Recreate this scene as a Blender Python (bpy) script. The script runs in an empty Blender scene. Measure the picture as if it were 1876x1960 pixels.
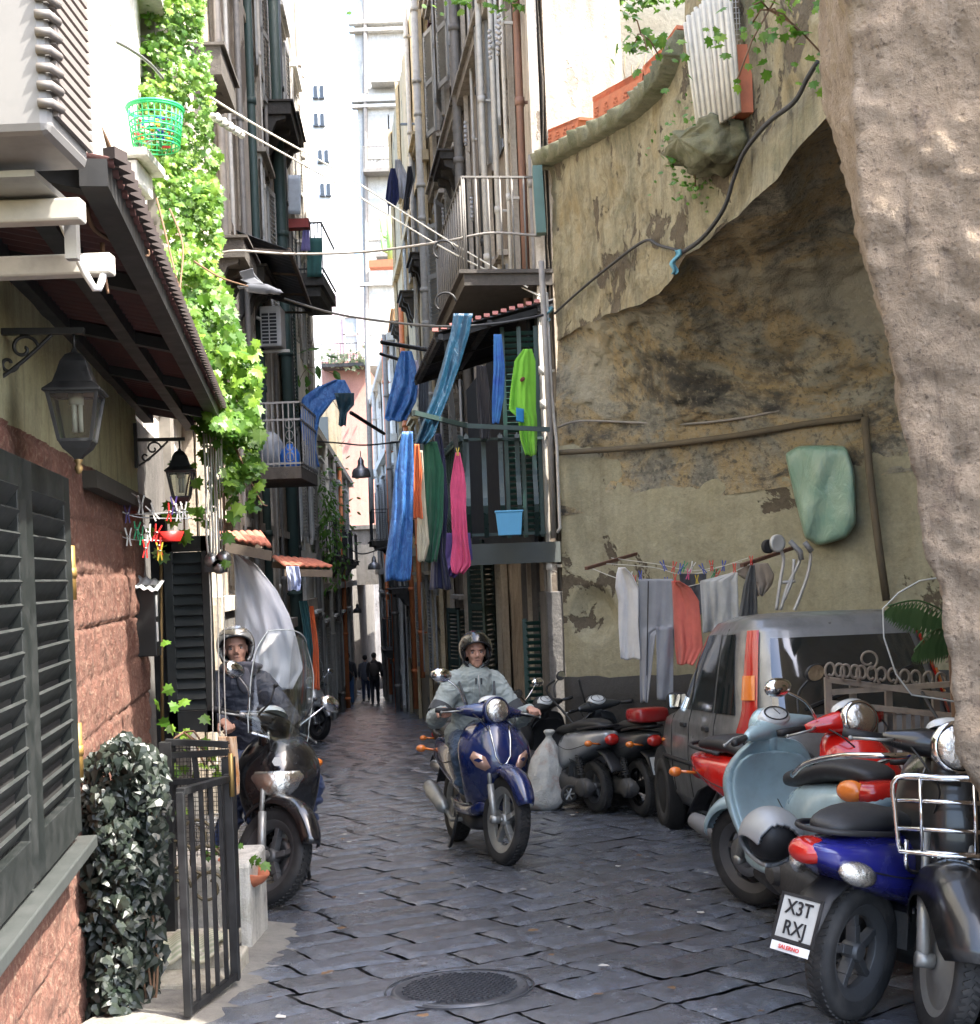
import bpy, bmesh, math, random
import numpy as np
from math import radians, sin, cos, pi, tan, sqrt, atan2
from mathutils import Vector, Matrix, Euler, noise as mnoise

# ---------------------------------------------------------------- camera, sky, sun, exposure
sc = bpy.context.scene
COL = sc.collection
FPX, CX, HY, PHI, CZ = 2400.0, 938.0, 1094.0, radians(2.2), 1.44
cam_d = bpy.data.cameras.new("camera")
cam = bpy.data.objects.new("camera", cam_d); COL.objects.link(cam)
cam_d.sensor_fit = 'HORIZONTAL'; cam_d.sensor_width = 36.0
cam_d.lens = 36.0 * FPX / 1876.0
cam_d.shift_y = (HY - 980.0) / 1876.0
cam_d.clip_start = 0.05; cam_d.clip_end = 2000
cam.matrix_world = Matrix.Translation((0, 0, CZ)) @ Matrix.Rotation(pi / 2, 4, 'X') @ Matrix.Rotation(-PHI, 4, 'Z')
sc.camera = cam
sc.render.resolution_x = 980; sc.render.resolution_y = 1024

SUN_ELEV, SUN_AZ = radians(56), radians(112)      # azimuth measured clockwise from +Y (the camera's forward)
w = bpy.data.worlds.new("World"); sc.world = w; w.use_nodes = True
wn = w.node_tree; wn.nodes.clear()
sky = wn.nodes.new('ShaderNodeTexSky'); sky.sky_type = 'NISHITA'; sky.sun_disc = False
sky.sun_elevation = SUN_ELEV; sky.sun_rotation = SUN_AZ
sky.air_density = 1.0; sky.dust_density = 3.5; sky.ozone_density = 1.0
bg = wn.nodes.new('ShaderNodeBackground'); bg.inputs[1].default_value = 0.15
wo = wn.nodes.new('ShaderNodeOutputWorld')
wn.links.new(sky.outputs[0], bg.inputs[0]); wn.links.new(bg.outputs[0], wo.inputs[0])
sun_d = bpy.data.lights.new("sun", 'SUN'); sun_d.energy = 2.8; sun_d.angle = radians(0.6); sun_d.color = (1.0, 0.95, 0.86)
sun = bpy.data.objects.new("sun", sun_d); COL.objects.link(sun)
sdir = Vector((sin(SUN_AZ) * cos(SUN_ELEV), cos(SUN_AZ) * cos(SUN_ELEV), sin(SUN_ELEV)))
sun.rotation_euler = sdir.to_track_quat('Z', 'Y').to_euler()
sun.location = (10, 0, 20)
sc.view_settings.view_transform = 'Standard'; sc.view_settings.look = 'None'
sc.view_settings.exposure = 2.85; sc.view_settings.gamma = 1.0
sc.cycles.use_denoising = True
sc.cycles.max_bounces = 6; sc.cycles.transparent_max_bounces = 16
sc.cycles.caustics_reflective = False; sc.cycles.caustics_refractive = False

# ---------------------------------------------------------------- geometry of the place
def ray(px, py):
    u = (px - CX) / FPX; v = (HY - py) / FPX; c, s = cos(PHI), sin(PHI)
    return u * c + v * s, -u * s + v * c
def P(px, py, d):
    x, z = ray(px, py)
    return Vector((d * x, d, CZ + d * z))
def gz(y):
    if y < 10: return -0.0766 * y
    if y < 52: return -0.766 - 0.066 * (y - 10)
    return -3.538 - 0.02 * (y - 52)
def G(px, py):
    lo, hi = 1.5, 80.0
    for _ in range(50):
        m = (lo + hi) / 2
        if P(px, py, m).z > gz(m): lo = m
        else: hi = m
    return P(px, py, lo)
def on(px, py, a, b, off=0.0):
    """point of the vertical plane X = a + b*Y seen at a photograph position"""
    x, z = ray(px, py)
    y = (a + off) / (x - b)
    return Vector((x * y, y, CZ + z * y))

R = random.Random(7)
np.random.seed(11)
def _hash(ix, iy, iz, seed):
    h = (ix.astype(np.int64) * 374761393 + iy.astype(np.int64) * 668265263 + iz.astype(np.int64) * 2147483647 + seed * 1274126177) & 0xffffffff
    h = ((h ^ (h >> 13)) * 1274126177) & 0xffffffff
    return ((h ^ (h >> 16)) & 0xffffff) / float(0xffffff)
def vnoise(x, y, z=0.0, seed=0):
    x = np.asarray(x, float); y = np.asarray(y, float); z = np.asarray(z, float) + 0 * x
    ix, iy, iz = np.floor(x), np.floor(y), np.floor(z)
    fx, fy, fz = x - ix, y - iy, z - iz
    fx, fy, fz = [t * t * (3 - 2 * t) for t in (fx, fy, fz)]
    r = 0
    for a in (0, 1):
        for b in (0, 1):
            for c in (0, 1):
                wgt = (fx if a else 1 - fx) * (fy if b else 1 - fy) * (fz if c else 1 - fz)
                r = r + wgt * _hash(ix + a, iy + b, iz + c, seed)
    return r * 2 - 1
def fbm(x, y, z=0.0, o=4, seed=0):
    r = 0; a = 1.0; f = 1.0
    for i in range(o):
        r = r + a * vnoise(np.asarray(x) * f, np.asarray(y) * f, np.asarray(z) * f, seed + i * 17); a *= .5; f *= 2.03
    return r

# ---------------------------------------------------------------- naming
_M = {}          # world matrix of each root / part
def tag(o, label=None, cat=None, group=None, kind=None):
    if label: o["label"] = label
    if cat: o["category"] = cat
    if group: o["group"] = group
    if kind: o["kind"] = kind
    return o
def thing(name, label, cat, loc=(0, 0, 0), rot=(0, 0, 0), group=None, scale=1.0):
    o = bpy.data.objects.new(name, None); COL.objects.link(o)
    o.location = loc; o.rotation_euler = rot; o.scale = (scale,) * 3
    o.empty_display_size = .1
    _M[o.name] = Matrix.Translation(loc) @ Euler(rot).to_matrix().to_4x4() @ Matrix.Scale(scale, 4)
    return tag(o, label, cat, group)
def kids(o): return [c for c in bpy.data.objects if c.parent == o]
def copy_tree(o, parent=None):
    c = o.copy(); COL.objects.link(c)
    if parent: c.parent = parent
    for ch in kids(o): copy_tree(ch, c)
    return c

# ---------------------------------------------------------------- mesh building
class MB:
    def __init__(s): s.v = []; s.f = []; s.s = []; s.n = 0; s.mi = []
    def add(s, vs, fs, smooth=True, mi=0):
        s.v.extend([tuple(p) for p in vs])
        for f in fs:
            s.f.append([i + s.n for i in f]); s.s.append(smooth); s.mi.append(mi)
        s.n += len(vs); return s
    def box(s, c, size, rot=None, mi=0):
        c = Vector(c); hx, hy, hz = [a / 2 for a in size]
        m = rot if rot is not None else Matrix.Identity(3)
        if isinstance(m, (tuple, list)): m = Euler(m).to_matrix()
        vs = [c + m @ Vector((x, y, z)) for x in (-hx, hx) for y in (-hy, hy) for z in (-hz, hz)]
        return s.add(vs, [(0, 1, 3, 2), (4, 6, 7, 5), (0, 4, 5, 1), (2, 3, 7, 6), (0, 2, 6, 4), (1, 5, 7, 3)], False, mi)
    def bar(s, p0, p1, w, h, up=(0, 0, 1), mi=0):
        p0, p1 = Vector(p0), Vector(p1); d = (p1 - p0); L = d.length
        if L < 1e-6: return s
        d.normalize(); u = Vector(up)
        if abs(d.dot(u)) > .98: u = Vector((1, 0, 0))
        side = d.cross(u).normalized(); u2 = side.cross(d).normalized()
        m = Matrix((side, d, u2)).transposed()
        return s.box((p0 + p1) / 2, (w, L, h), m, mi)
    def tube(s, pts, r, n=8, cap=True, closed=False, smooth=True, mi=0):
        pts = [Vector(p) for p in pts]; k = len(pts)
        rs = r if isinstance(r, (list, tuple)) else [r] * k
        t0 = (pts[1] - pts[0]).normalized()
        ref = Vector((0, 0, 1)) if abs(t0.z) < .9 else Vector((1, 0, 0))
        nrm = t0.cross(ref).normalized(); vs = []
        for i, p in enumerate(pts):
            if closed: t = pts[(i + 1) % k] - pts[i - 1]
            elif i == 0: t = pts[1] - p
            elif i == k - 1: t = p - pts[i - 1]
            else: t = (pts[i + 1] - p).normalized() + (p - pts[i - 1]).normalized()
            if t.length < 1e-9: t = t0
            t = t.normalized()
            nrm = (nrm - t * nrm.dot(t))
            if nrm.length < 1e-6: nrm = t.orthogonal()
            nrm.normalize(); b = t.cross(nrm)
            for j in range(n):
                a = 2 * pi * j / n
                vs.append(p + (nrm * cos(a) + b * sin(a)) * rs[i])
        fs = []
        for i in range(k if closed else k - 1):
            for j in range(n):
                a = i * n + j; b2 = i * n + (j + 1) % n; i2 = (i + 1) % k
                fs.append((a, b2, i2 * n + (j + 1) % n, i2 * n + j))
        if cap and not closed:
            fs.append(tuple(range(n - 1, -1, -1))); fs.append(tuple((k - 1) * n + j for j in range(n)))
        return s.add(vs, fs, smooth, mi)
    def lathe(s, prof, n=24, m=None, arc=2 * pi, smooth=True, mi=0):
        m = m if m is not None else Matrix.Identity(4); vs = []; full = abs(arc - 2 * pi) < 1e-6
        cnt = n if full else n + 1
        for (r, z) in prof:
            for j in range(cnt):
                a = arc * j / n
                vs.append(m @ Vector((r * cos(a), r * sin(a), z)))
        fs = []
        for i in range(len(prof) - 1):
            for j in range(n):
                j2 = (j + 1) % cnt
                fs.append((i * cnt + j, i * cnt + j2, (i + 1) * cnt + j2, (i + 1) * cnt + j))
        return s.add(vs, fs, smooth, mi)
    def loft(s, rings, cap=True, smooth=True, mi=0, closed=True):
        n = len(rings[0]); vs = [p for r_ in rings for p in r_]; fs = []
        for i in range(len(rings) - 1):
            for j in range(n if closed else n - 1):
                fs.append((i * n + j, i * n + (j + 1) % n, (i + 1) * n + (j + 1) % n, (i + 1) * n + j))
        if cap and closed:
            fs.append(tuple(range(n - 1, -1, -1))); fs.append(tuple((len(rings) - 1) * n + j for j in range(n)))
        return s.add(vs, fs, smooth, mi)
    def prism(s, poly, vec, smooth=False, mi=0):
        poly = [Vector(p) for p in poly]; n = len(poly); vec = Vector(vec)
        vs = poly + [p + vec for p in poly]
        fs = [tuple(range(n - 1, -1, -1)), tuple(range(n, 2 * n))]
        for i in range(n): fs.append((i, (i + 1) % n, n + (i + 1) % n, n + i))
        return s.add(vs, fs, smooth, mi)
    def quad(s, a, b, c, d, mi=0): return s.add([a, b, c, d], [(0, 1, 2, 3)], False, mi)
    def grid(s, nu, nv, fn, smooth=True, mi=0):
        vs = [fn(i / nu, j / nv) for i in range(nu + 1) for j in range(nv + 1)]; m = nv + 1
        fs = [(i * m + j, (i + 1) * m + j, (i + 1) * m + j + 1, i * m + j + 1) for i in range(nu) for j in range(nv)]
        return s.add(vs, fs, smooth, mi)
    def ball(s, c, r, n=14, m=8, mi=0, rot=None):
        c = Vector(c); rr = r if isinstance(r, (tuple, list)) else (r, r, r)
        M3 = Euler(rot).to_matrix() if rot else Matrix.Identity(3)
        rings = []
        for i in range(1, m):
            a = pi * i / m - pi / 2
            rings.append([c + M3 @ Vector((cos(a) * cos(2 * pi * j / n) * rr[0], cos(a) * sin(2 * pi * j / n) * rr[1], sin(a) * rr[2])) for j in range(n)])
        vs = [p for q in rings for p in q] + [c + M3 @ Vector((0, 0, -rr[2])), c + M3 @ Vector((0, 0, rr[2]))]
        fs = []; k = len(rings)
        for i in range(k - 1):
            for j in range(n): fs.append((i * n + j, i * n + (j + 1) % n, (i + 1) * n + (j + 1) % n, (i + 1) * n + j))
        for j in range(n):
            fs.append((k * n, (j + 1) % n, j)); fs.append((k * n + 1, (k - 1) * n + j, (k - 1) * n + (j + 1) % n))
        return s.add(vs, fs, True, mi)
    def build(s, name, mat, parent=None, world=False, bevel=0, solid=0, sub=0, label=None, fix=True, autosmooth=None):
        me = bpy.data.meshes.new(name)
        vs = s.v
        if world and parent is not None:
            inv = _M[parent.name].inverted(); vs = [inv @ Vector(p) for p in vs]
        me.from_pydata([tuple(p) for p in vs], [], s.f)
        me.polygons.foreach_set('use_smooth', s.s)
        for m in (mat if isinstance(mat, (list, tuple)) else [mat]): me.materials.append(m)
        if any(s.mi): me.polygons.foreach_set('material_index', s.mi)
        me.update()
        if fix:
            bm = bmesh.new(); bm.from_mesh(me); bmesh.ops.recalc_face_normals(bm, faces=bm.faces); bm.to_mesh(me); bm.free()
        if autosmooth and hasattr(me, 'set_sharp_from_angle'):
            me.set_sharp_from_angle(angle=radians(autosmooth))
        o = bpy.data.objects.new(name, me); COL.objects.link(o)
        if parent is not None: o.parent = parent; _M[o.name] = _M[parent.name].copy()
        else: _M[o.name] = Matrix.Identity(4)
        if bevel:
            b = o.modifiers.new("bevel", 'BEVEL'); b.width = bevel; b.segments = 2; b.limit_method = 'ANGLE'; b.angle_limit = radians(40)
        if solid:
            b = o.modifiers.new("solid", 'SOLIDIFY'); b.thickness = solid; b.offset = 0
        if sub:
            b = o.modifiers.new("sub", 'SUBSURF'); b.levels = sub; b.render_levels = sub
        if label: o["label"] = label
        return o
def npmesh(name, V, F, mat, parent=None, smooth=True, world=False):
    """fast mesh from numpy arrays: V (n,3), F (m,k)"""
    V = np.asarray(V, float); F = np.asarray(F, np.int32)
    if world and parent is not None:
        inv = np.array(_M[parent.name].inverted()); V = V @ inv[:3, :3].T + inv[:3, 3]
    me = bpy.data.meshes.new(name); k = F.shape[1]
    me.vertices.add(len(V)); me.vertices.foreach_set('co', V.ravel())
    me.loops.add(F.size); me.loops.foreach_set('vertex_index', F.ravel())
    me.polygons.add(len(F)); me.polygons.foreach_set('loop_start', np.arange(0, F.size, k)); me.polygons.foreach_set('loop_total', np.full(len(F), k))
    me.update(calc_edges=True); me.polygons.foreach_set('use_smooth', np.full(len(F), smooth)); me.validate(); me.update()
    for m in (mat if isinstance(mat, (list, tuple)) else [mat]): me.materials.append(m)
    o = bpy.data.objects.new(name, me); COL.objects.link(o)
    if parent is not None: o.parent = parent; _M[o.name] = _M[parent.name].copy()
    else: _M[o.name] = Matrix.Identity(4)
    return o
def split_loose(o):
    """one object per separate piece, all under the same parent and with the same name"""
    bm = bmesh.new(); bm.from_mesh(o.data); bm.verts.ensure_lookup_table(); seen = set(); isl = []
    for v in bm.verts:
        if v.index in seen: continue
        st = [v]; seen.add(v.index); g = []
        while st:
            q = st.pop(); g.append(q.index)
            for e in q.link_edges:
                t = e.other_vert(q)
                if t.index not in seen: seen.add(t.index); st.append(t)
        isl.append(set(g))
    bm.free()
    for g in isl[1:]:
        n = o.copy(); n.data = o.data.copy(); COL.objects.link(n); b = bmesh.new(); b.from_mesh(n.data); bmesh.ops.delete(b, geom=[v for v in b.verts if v.index not in g], context='VERTS'); b.to_mesh(n.data); b.free()
    b = bmesh.new(); b.from_mesh(o.data); bmesh.ops.delete(b, geom=[v for v in b.verts if v.index not in isl[0]], context='VERTS'); b.to_mesh(o.data); b.free()
def gridfaces(nu, nv):
    i, j = np.meshgrid(np.arange(nu), np.arange(nv), indexing='ij'); m = nv + 1
    a = (i * m + j).ravel()
    return np.stack([a, a + m, a + m + 1, a + 1], 1)
def sweep(pts, k=6):
    """smooth a polyline (Catmull-Rom)"""
    pts = [Vector(p) for p in pts]; out = []
    for i in range(len(pts) - 1):
        p0 = pts[max(i - 1, 0)]; p1 = pts[i]; p2 = pts[i + 1]; p3 = pts[min(i + 2, len(pts) - 1)]
        for j in range(k):
            t = j / k
            out.append(.5 * ((2 * p1) + (p2 - p0) * t + (2 * p0 - 5 * p1 + 4 * p2 - p3) * t * t + (3 * p1 - p0 - 3 * p2 + p3) * t ** 3))
    out.append(pts[-1]); return out
def interp(x, xs, ys): return float(np.interp(x, xs, ys))

# ---------------------------------------------------------------- materials
def new_mat(name):
    m = bpy.data.materials.new(name); m.use_nodes = True; nt = m.node_tree; nt.nodes.clear()
    out = nt.nodes.new('ShaderNodeOutputMaterial'); b = nt.nodes.new('ShaderNodeBsdfPrincipled')
    nt.links.new(b.outputs[0], out.inputs[0]); return m, nt, b, out
def setin(nt, node, key, val):
    if isinstance(val, bpy.types.NodeSocket): nt.links.new(val, node.inputs[key])
    elif val is not None:
        if isinstance(val, (tuple, list)) and len(val) == 3 and node.inputs[key].type == 'RGBA': val = (*val, 1)
        node.inputs[key].default_value = val
def nd(nt, typ, out=0, props=None, **ins):
    n = nt.nodes.new('ShaderNode' + typ)
    for k, v in (props or {}).items(): setattr(n, k, v)
    for k, v in ins.items():
        key = int(k[1:]) if k[0] == 'i' and k[1:].isdigit() else k.replace('_', ' ')
        setin(nt, n, key, v)
    return n.outputs[out]
def noise_(nt, co, scale, detail=4, rough=.55, dist=0.0): return nd(nt, 'TexNoise', Vector=co, Scale=scale, Detail=detail, Roughness=rough, Distortion=dist)
def ramp(nt, fac, stops):
    n = nt.nodes.new('ShaderNodeValToRGB'); nt.links.new(fac, n.inputs[0]); cr = n.color_ramp
    while len(cr.elements) < len(stops): cr.elements.new(.5)
    for e, (p, c) in zip(cr.elements, stops): e.position = p; e.color = (*c, 1) if len(c) == 3 else c
    return n.outputs[0]
def mixc(nt, f, a, b, mode='MIX'):
    n = nt.nodes.new('ShaderNodeMix'); n.data_type = 'RGBA'; n.blend_type = mode
    setin(nt, n, 0, f); setin(nt, n, 6, a); setin(nt, n, 7, b); return n.outputs[2]
def geo_pos(nt, scale=(1, 1, 1), rot=(0, 0, 0), world=True):
    co = nd(nt, 'NewGeometry') if world else nd(nt, 'TexCoord', out=3)
    return nd(nt, 'Mapping', Vector=co, Scale=scale, Rotation=rot)
def val(nt, f, lo, hi):
    n = nt.nodes.new('ShaderNodeMapRange'); nt.links.new(f, n.inputs[0])
    n.inputs[1].default_value = lo; n.inputs[2].default_value = hi; return n.outputs[0]
def bump(nt, h, strength=.4, dist=.01): return nd(nt, 'Bump', Height=h, Strength=strength, Distance=dist)

_mc = {}
def mat(name, col, rough=.55, metal=0.0, dirt=.25, dscale=9, bumpy=0.0, bscale=60, coat=0.0, spec=.5, sub=None, alpha=1, trans=0, dirtcol=None):
    """a plain surface with grime: the base colour varies a little and gathers dust"""
    if name in _mc: return _mc[name]
    m, nt, b, out = new_mat(name)
    co = geo_pos(nt, world=False)
    n1 = noise_(nt, co, dscale, 6, .62)
    dc = dirtcol or tuple(min(1, c * .45 + .035) for c in col)
    f = nd(nt, 'Math', props={'operation': 'MULTIPLY'}, i0=val(nt, n1, .45, .8), i1=dirt * 1.6)
    c = mixc(nt, f, col, dc)
    setin(nt, b, 'Base Color', c)
    rn = nd(nt, 'Math', props={'operation': 'MULTIPLY_ADD'}, i0=val(nt, n1, .3, .8), i1=.25 * (1 if rough > .12 else .5), i2=max(0.02, rough - .06))
    setin(nt, b, 'Roughness', rn); setin(nt, b, 'Metallic', metal); setin(nt, b, 'Specular IOR Level', spec)
    if coat: setin(nt, b, 'Coat Weight', coat); setin(nt, b, 'Coat Roughness', .06)
    if trans: setin(nt, b, 'Transmission Weight', trans)
    if alpha < 1: setin(nt, b, 'Alpha', alpha)
    if bumpy: setin(nt, b, 'Normal', bump(nt, noise_(nt, co, bscale, 5, .6), bumpy, .01))
    _mc[name] = m; return m
def plaster(name, c1, c2, c3, peel=None, streak=.5, scale=1.0, peel_at=.62, bstr=.5, rough=.9, grime=(.05, .045, .035), grime_amt=.5, fine=1.0):
    """old lime plaster: blotches of three tones, rain streaks, grime, and peeled patches"""
    if name in _mc: return _mc[name]
    m, nt, b, out = new_mat(name)
    co = geo_pos(nt); cs = geo_pos(nt, scale=(3.0, 3.0, .28))
    big = noise_(nt, co, .9 * scale, 6, .6, .6); med = noise_(nt, co, 3.6 * scale, 8, .68, .4); fn = noise_(nt, co, 26 * scale * fine, 6, .7)
    st = noise_(nt, cs, 1.6 * scale, 8, .7)
    c = ramp(nt, big, [(.36, c1), (.5, c2), (.64, c3)])
    c = mixc(nt, val(nt, med, .38, .66), c, mixc(nt, .5, c2, c1))
    g = nd(nt, 'Math', props={'operation': 'MULTIPLY'}, i0=val(nt, st, .46, .72), i1=streak)
    c = mixc(nt, g, c, grime)
    g2 = nd(nt, 'Math', props={'operation': 'MULTIPLY'}, i0=val(nt, med, .54, .74), i1=grime_amt)
    c = mixc(nt, g2, c, grime)
    h = nd(nt, 'Math', props={'operation': 'MULTIPLY_ADD'}, i0=fn, i1=.5, i2=med)
    if peel:
        pm = noise_(nt, geo_pos(nt, scale=(1.3, 1.3, .9)), .95 * scale, 7, .62, .3)
        pmask = val(nt, pm, peel_at, peel_at + .012)
        pc = mixc(nt, val(nt, fn, .35, .65), peel, tuple(x * .5 for x in peel))
        c = mixc(nt, pmask, c, pc)
        h = nd(nt, 'Math', props={'operation': 'MULTIPLY_ADD'}, i0=pmask, i1=-.9, i2=h)
    c = mixc(nt, .35, c, mixc(nt, 1.0, c, ramp(nt, fn, [(.3, (.45, .45, .45)), (.7, (1.25, 1.25, 1.25))]), 'MULTIPLY'))
    setin(nt, b, 'Base Color', c); setin(nt, b, 'Roughness', rough)
    setin(nt, b, 'Normal', bump(nt, h, bstr, .03)); _mc[name] = m; return m
def glassmat(name, tint=(.9, .95, .95), rough=.02, mixg=.12):
    if name in _mc: return _mc[name]
    m, nt, b, out = new_mat(name); nt.nodes.remove(b)
    t = nt.nodes.new('ShaderNodeBsdfTransparent'); t.inputs[0].default_value = (*tint, 1)
    g = nt.nodes.new('ShaderNodeBsdfGlossy'); g.inputs['Roughness'].default_value = rough
    fr = nd(nt, 'Fresnel', IOR=1.5)
    f = nd(nt, 'Math', props={'operation': 'MULTIPLY_ADD'}, i0=fr, i1=.45, i2=mixg)
    mx = nt.nodes.new('ShaderNodeMixShader'); nt.links.new(f, mx.inputs[0]); nt.links.new(t.outputs[0], mx.inputs[1]); nt.links.new(g.outputs[0], mx.inputs[2])
    nt.links.new(mx.outputs[0], out.inputs[0]); _mc[name] = m; return m
def clothmat(name, col, weave=.3, rough=.85, transl=.15, folds=True, col2=None):
    if name in _mc: return _mc[name]
    m, nt, b, out = new_mat(name); co = geo_pos(nt, world=False)
    n = noise_(nt, co, 5, 6, .6); f = noise_(nt, co, 220, 2, .5)
    c = mixc(nt, val(nt, n, .35, .7), col, col2 or tuple(x * .72 for x in col))
    setin(nt, b, 'Base Color', c); setin(nt, b, 'Roughness', rough); setin(nt, b, 'Sheen Weight', .15)
    hh = nd(nt, 'Math', props={'operation': 'MULTIPLY_ADD'}, i0=f, i1=.15 * weave, i2=noise_(nt, geo_pos(nt, scale=(1, 1, .35), world=False), 16, 4, .55, .6))
    setin(nt, b, 'Normal', bump(nt, hh, .45, .02))
    tr = nt.nodes.new('ShaderNodeBsdfTranslucent'); nt.links.new(c, tr.inputs[0])
    mx = nt.nodes.new('ShaderNodeMixShader'); mx.inputs[0].default_value = transl
    nt.links.new(b.outputs[0], mx.inputs[1]); nt.links.new(tr.outputs[0], mx.inputs[2]); nt.links.new(mx.outputs[0], out.inputs[0])
    _mc[name] = m; return m
def leafmat(name, c1, c2, transl=.45, rough=.5):
    if name in _mc: return _mc[name]
    m, nt, b, out = new_mat(name)
    rnd = nd(nt, 'NewGeometry', out=8) if False else noise_(nt, geo_pos(nt), 2.3, 3, .6)
    isl = nt.nodes.new('ShaderNodeNewGeometry').outputs['Random Per Island']
    c = mixc(nt, isl, c1, c2)
    c = mixc(nt, val(nt, rnd, .35, .7), c, tuple(x * .8 for x in c1))
    setin(nt, b, 'Base Color', c); setin(nt, b, 'Roughness', rough)
    tr = nt.nodes.new('ShaderNodeBsdfTranslucent'); nt.links.new(c, tr.inputs[0])
    mx = nt.nodes.new('ShaderNodeMixShader'); mx.inputs[0].default_value = transl
    nt.links.new(b.outputs[0], mx.inputs[1]); nt.links.new(tr.outputs[0], mx.inputs[2]); nt.links.new(mx.outputs[0], out.inputs[0])
    _mc[name] = m; return m

M_iron = mat('black_iron', (.007, .0075, .008), .45, .0, .35, bumpy=.15)
M_blackp = mat('black_plastic', (.014, .014, .015), .5, 0, .35)
M_rubber = mat('tyre_rubber', (.018, .018, .018), .75, 0, .7, dirtcol=(.06, .055, .05), bumpy=.2, bscale=90)
M_chrome = mat('chrome', (.78, .78, .78), .1, 1.0, .25, dirtcol=(.3, .28, .26))
M_steel = mat('dull_steel', (.42, .42, .42), .35, .9, .4)
M_rust = mat('rusty_iron', (.16, .08, .05), .85, .2, .6, bumpy=.4)
M_whitep = mat('white_plastic', (.72, .72, .70), .4, 0, .25)
M_greyp = mat('grey_plastic', (.22, .22, .22), .55, 0, .3)
M_rope = mat('pale_rope', (.55, .53, .46), .9, 0, .3)
M_wire = mat('dark_cable', (.03, .03, .032), .6)
M_greenp = mat('dark_green_paint', (.012, .045, .035), .35, 0, .35)
M_terra = mat('terracotta', (.42, .13, .06), .8, 0, .45, bumpy=.3)
# ================================================================ GROUND
def basalt():
    m, nt, b, out = new_mat('wet_basalt')
    co = geo_pos(nt)
    n1 = noise_(nt, co, 1.1, 5, .6, .5); n2 = noise_(nt, co, 14, 8, .7); n3 = noise_(nt, co, 70, 5, .75)
    isl = nt.nodes.new('ShaderNodeNewGeometry').outputs['Random Per Island']
    c = mixc(nt, val(nt, n2, .35, .7), (.075, .09, .12), (.20, .23, .285))
    c = mixc(nt, nd(nt, 'Math', props={'operation': 'MULTIPLY'}, i0=isl, i1=.75), c, (.07, .072, .078))
    setin(nt, b, 'Base Color', c)
    wet = nd(nt, 'Math', props={'operation': 'MULTIPLY_ADD'}, i0=val(nt, n2, .3, .7), i1=.16, i2=nd(nt, 'Math', props={'operation': 'MULTIPLY_ADD'}, i0=val(nt, n1, .35, .65), i1=.14, i2=.08))
    setin(nt, b, 'Roughness', wet); setin(nt, b, 'Specular IOR Level', 1.0)
    h = nd(nt, 'Math', props={'operation': 'MULTIPLY_ADD'}, i0=n3, i1=.45, i2=n2)
    setin(nt, b, 'Normal', bump(nt, h, 1.0, .045))
    setin(nt, b, 'Coat Weight', 1.0); setin(nt, b, 'Coat Roughness', .2); setin(nt, b, 'Coat IOR', 1.6); setin(nt, b, 'Coat Normal', bump(nt, h, .28, .025))
    return m
M_basalt = basalt()
M_joint = mat('joint_mud', (.02, .018, .016), .8, 0, .4)
def build_ground():
    ys = np.array([-40, 0, 10, 52, 120, 500.]); zs = np.array([gz(y) for y in ys])
    mb = MB()
    for i in range(len(ys) - 1):
        mb.quad((-300, ys[i], zs[i] - .035), (300, ys[i], zs[i] - .035), (300, ys[i + 1], zs[i + 1] - .035), (-300, ys[i + 1], zs[i + 1] - .035))
    tag(mb.build('ground', M_joint), kind='structure')
    V, Fc = [], []; base = 0; rg = np.random.RandomState(5)
    ang = radians(33); ca, sa = cos(ang), sin(ang); rw = .31
    for r_ in range(-130, 190):
        s = -70 + rg.rand() * .7
        while s < 70:
            L = .42 + rg.rand() * .30
            cxp = s + L / 2; cyp = (r_ + .5) * rw
            x = cxp * ca - cyp * sa; y = cxp * sa + cyp * ca
            s0 = s; s += L
            if not (2.2 < y < 56): continue
            lo = -1.9 - .155 * y if y < 12 else -4.4 - .06 * (y - 12)
            hi = 3.6 + .25 * max(0, 9 - y) if y < 12 else 2.9 - .12 * (y - 12)
            if not (lo - .3 < x < hi): continue
            nu, nv = (15, 9) if y < 9 else ((9, 6) if y < 18 else (4, 3))
            gu = np.linspace(0, 1, nu + 1); gv = np.linspace(0, 1, nv + 1)
            U, W_ = np.meshgrid(gu, gv, indexing='ij')
            g = .0075 + .004 * rg.rand()
            S = s0 + g + U * (L - 2 * g); T = r_ * rw + g + W_ * (rw - 2 * g)
            X = S * ca - T * sa; Y = S * sa + T * ca
            X = X + .075 * vnoise(S * .9, T * .9, 3); Y = Y + .075 * vnoise(S * .9, T * .9, 9)
            ed = np.minimum(np.minimum(U, 1 - U) * L, np.minimum(W_, 1 - W_) * rw)
            rnd = -.014 * np.clip(1 - ed / .016, 0, 1) ** 2
            tilt = (U - .5) * (rg.rand() - .5) * .008 + (W_ - .5) * (rg.rand() - .5) * .008 + (rg.rand() - .5) * .003
            H = rnd + tilt + .006 * fbm(X * 7, Y * 7, 0, 3, 3) + (.0035 * fbm(X * 30, Y * 30, 0, 2, 8) if y < 9 else 0)
            Z = np.interp(Y, [-10, 0, 10, 52, 60], [gz(-10), 0, gz(10), gz(52), gz(60)]) + H
            V.append(np.stack([X.ravel(), Y.ravel(), Z.ravel()], 1)); Fc.append(gridfaces(nu, nv) + base); base += V[-1].shape[0]
    o = npmesh('pavement', np.concatenate(V), np.concatenate(Fc), M_basalt)
    tag(o, kind='structure')
build_ground()

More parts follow.
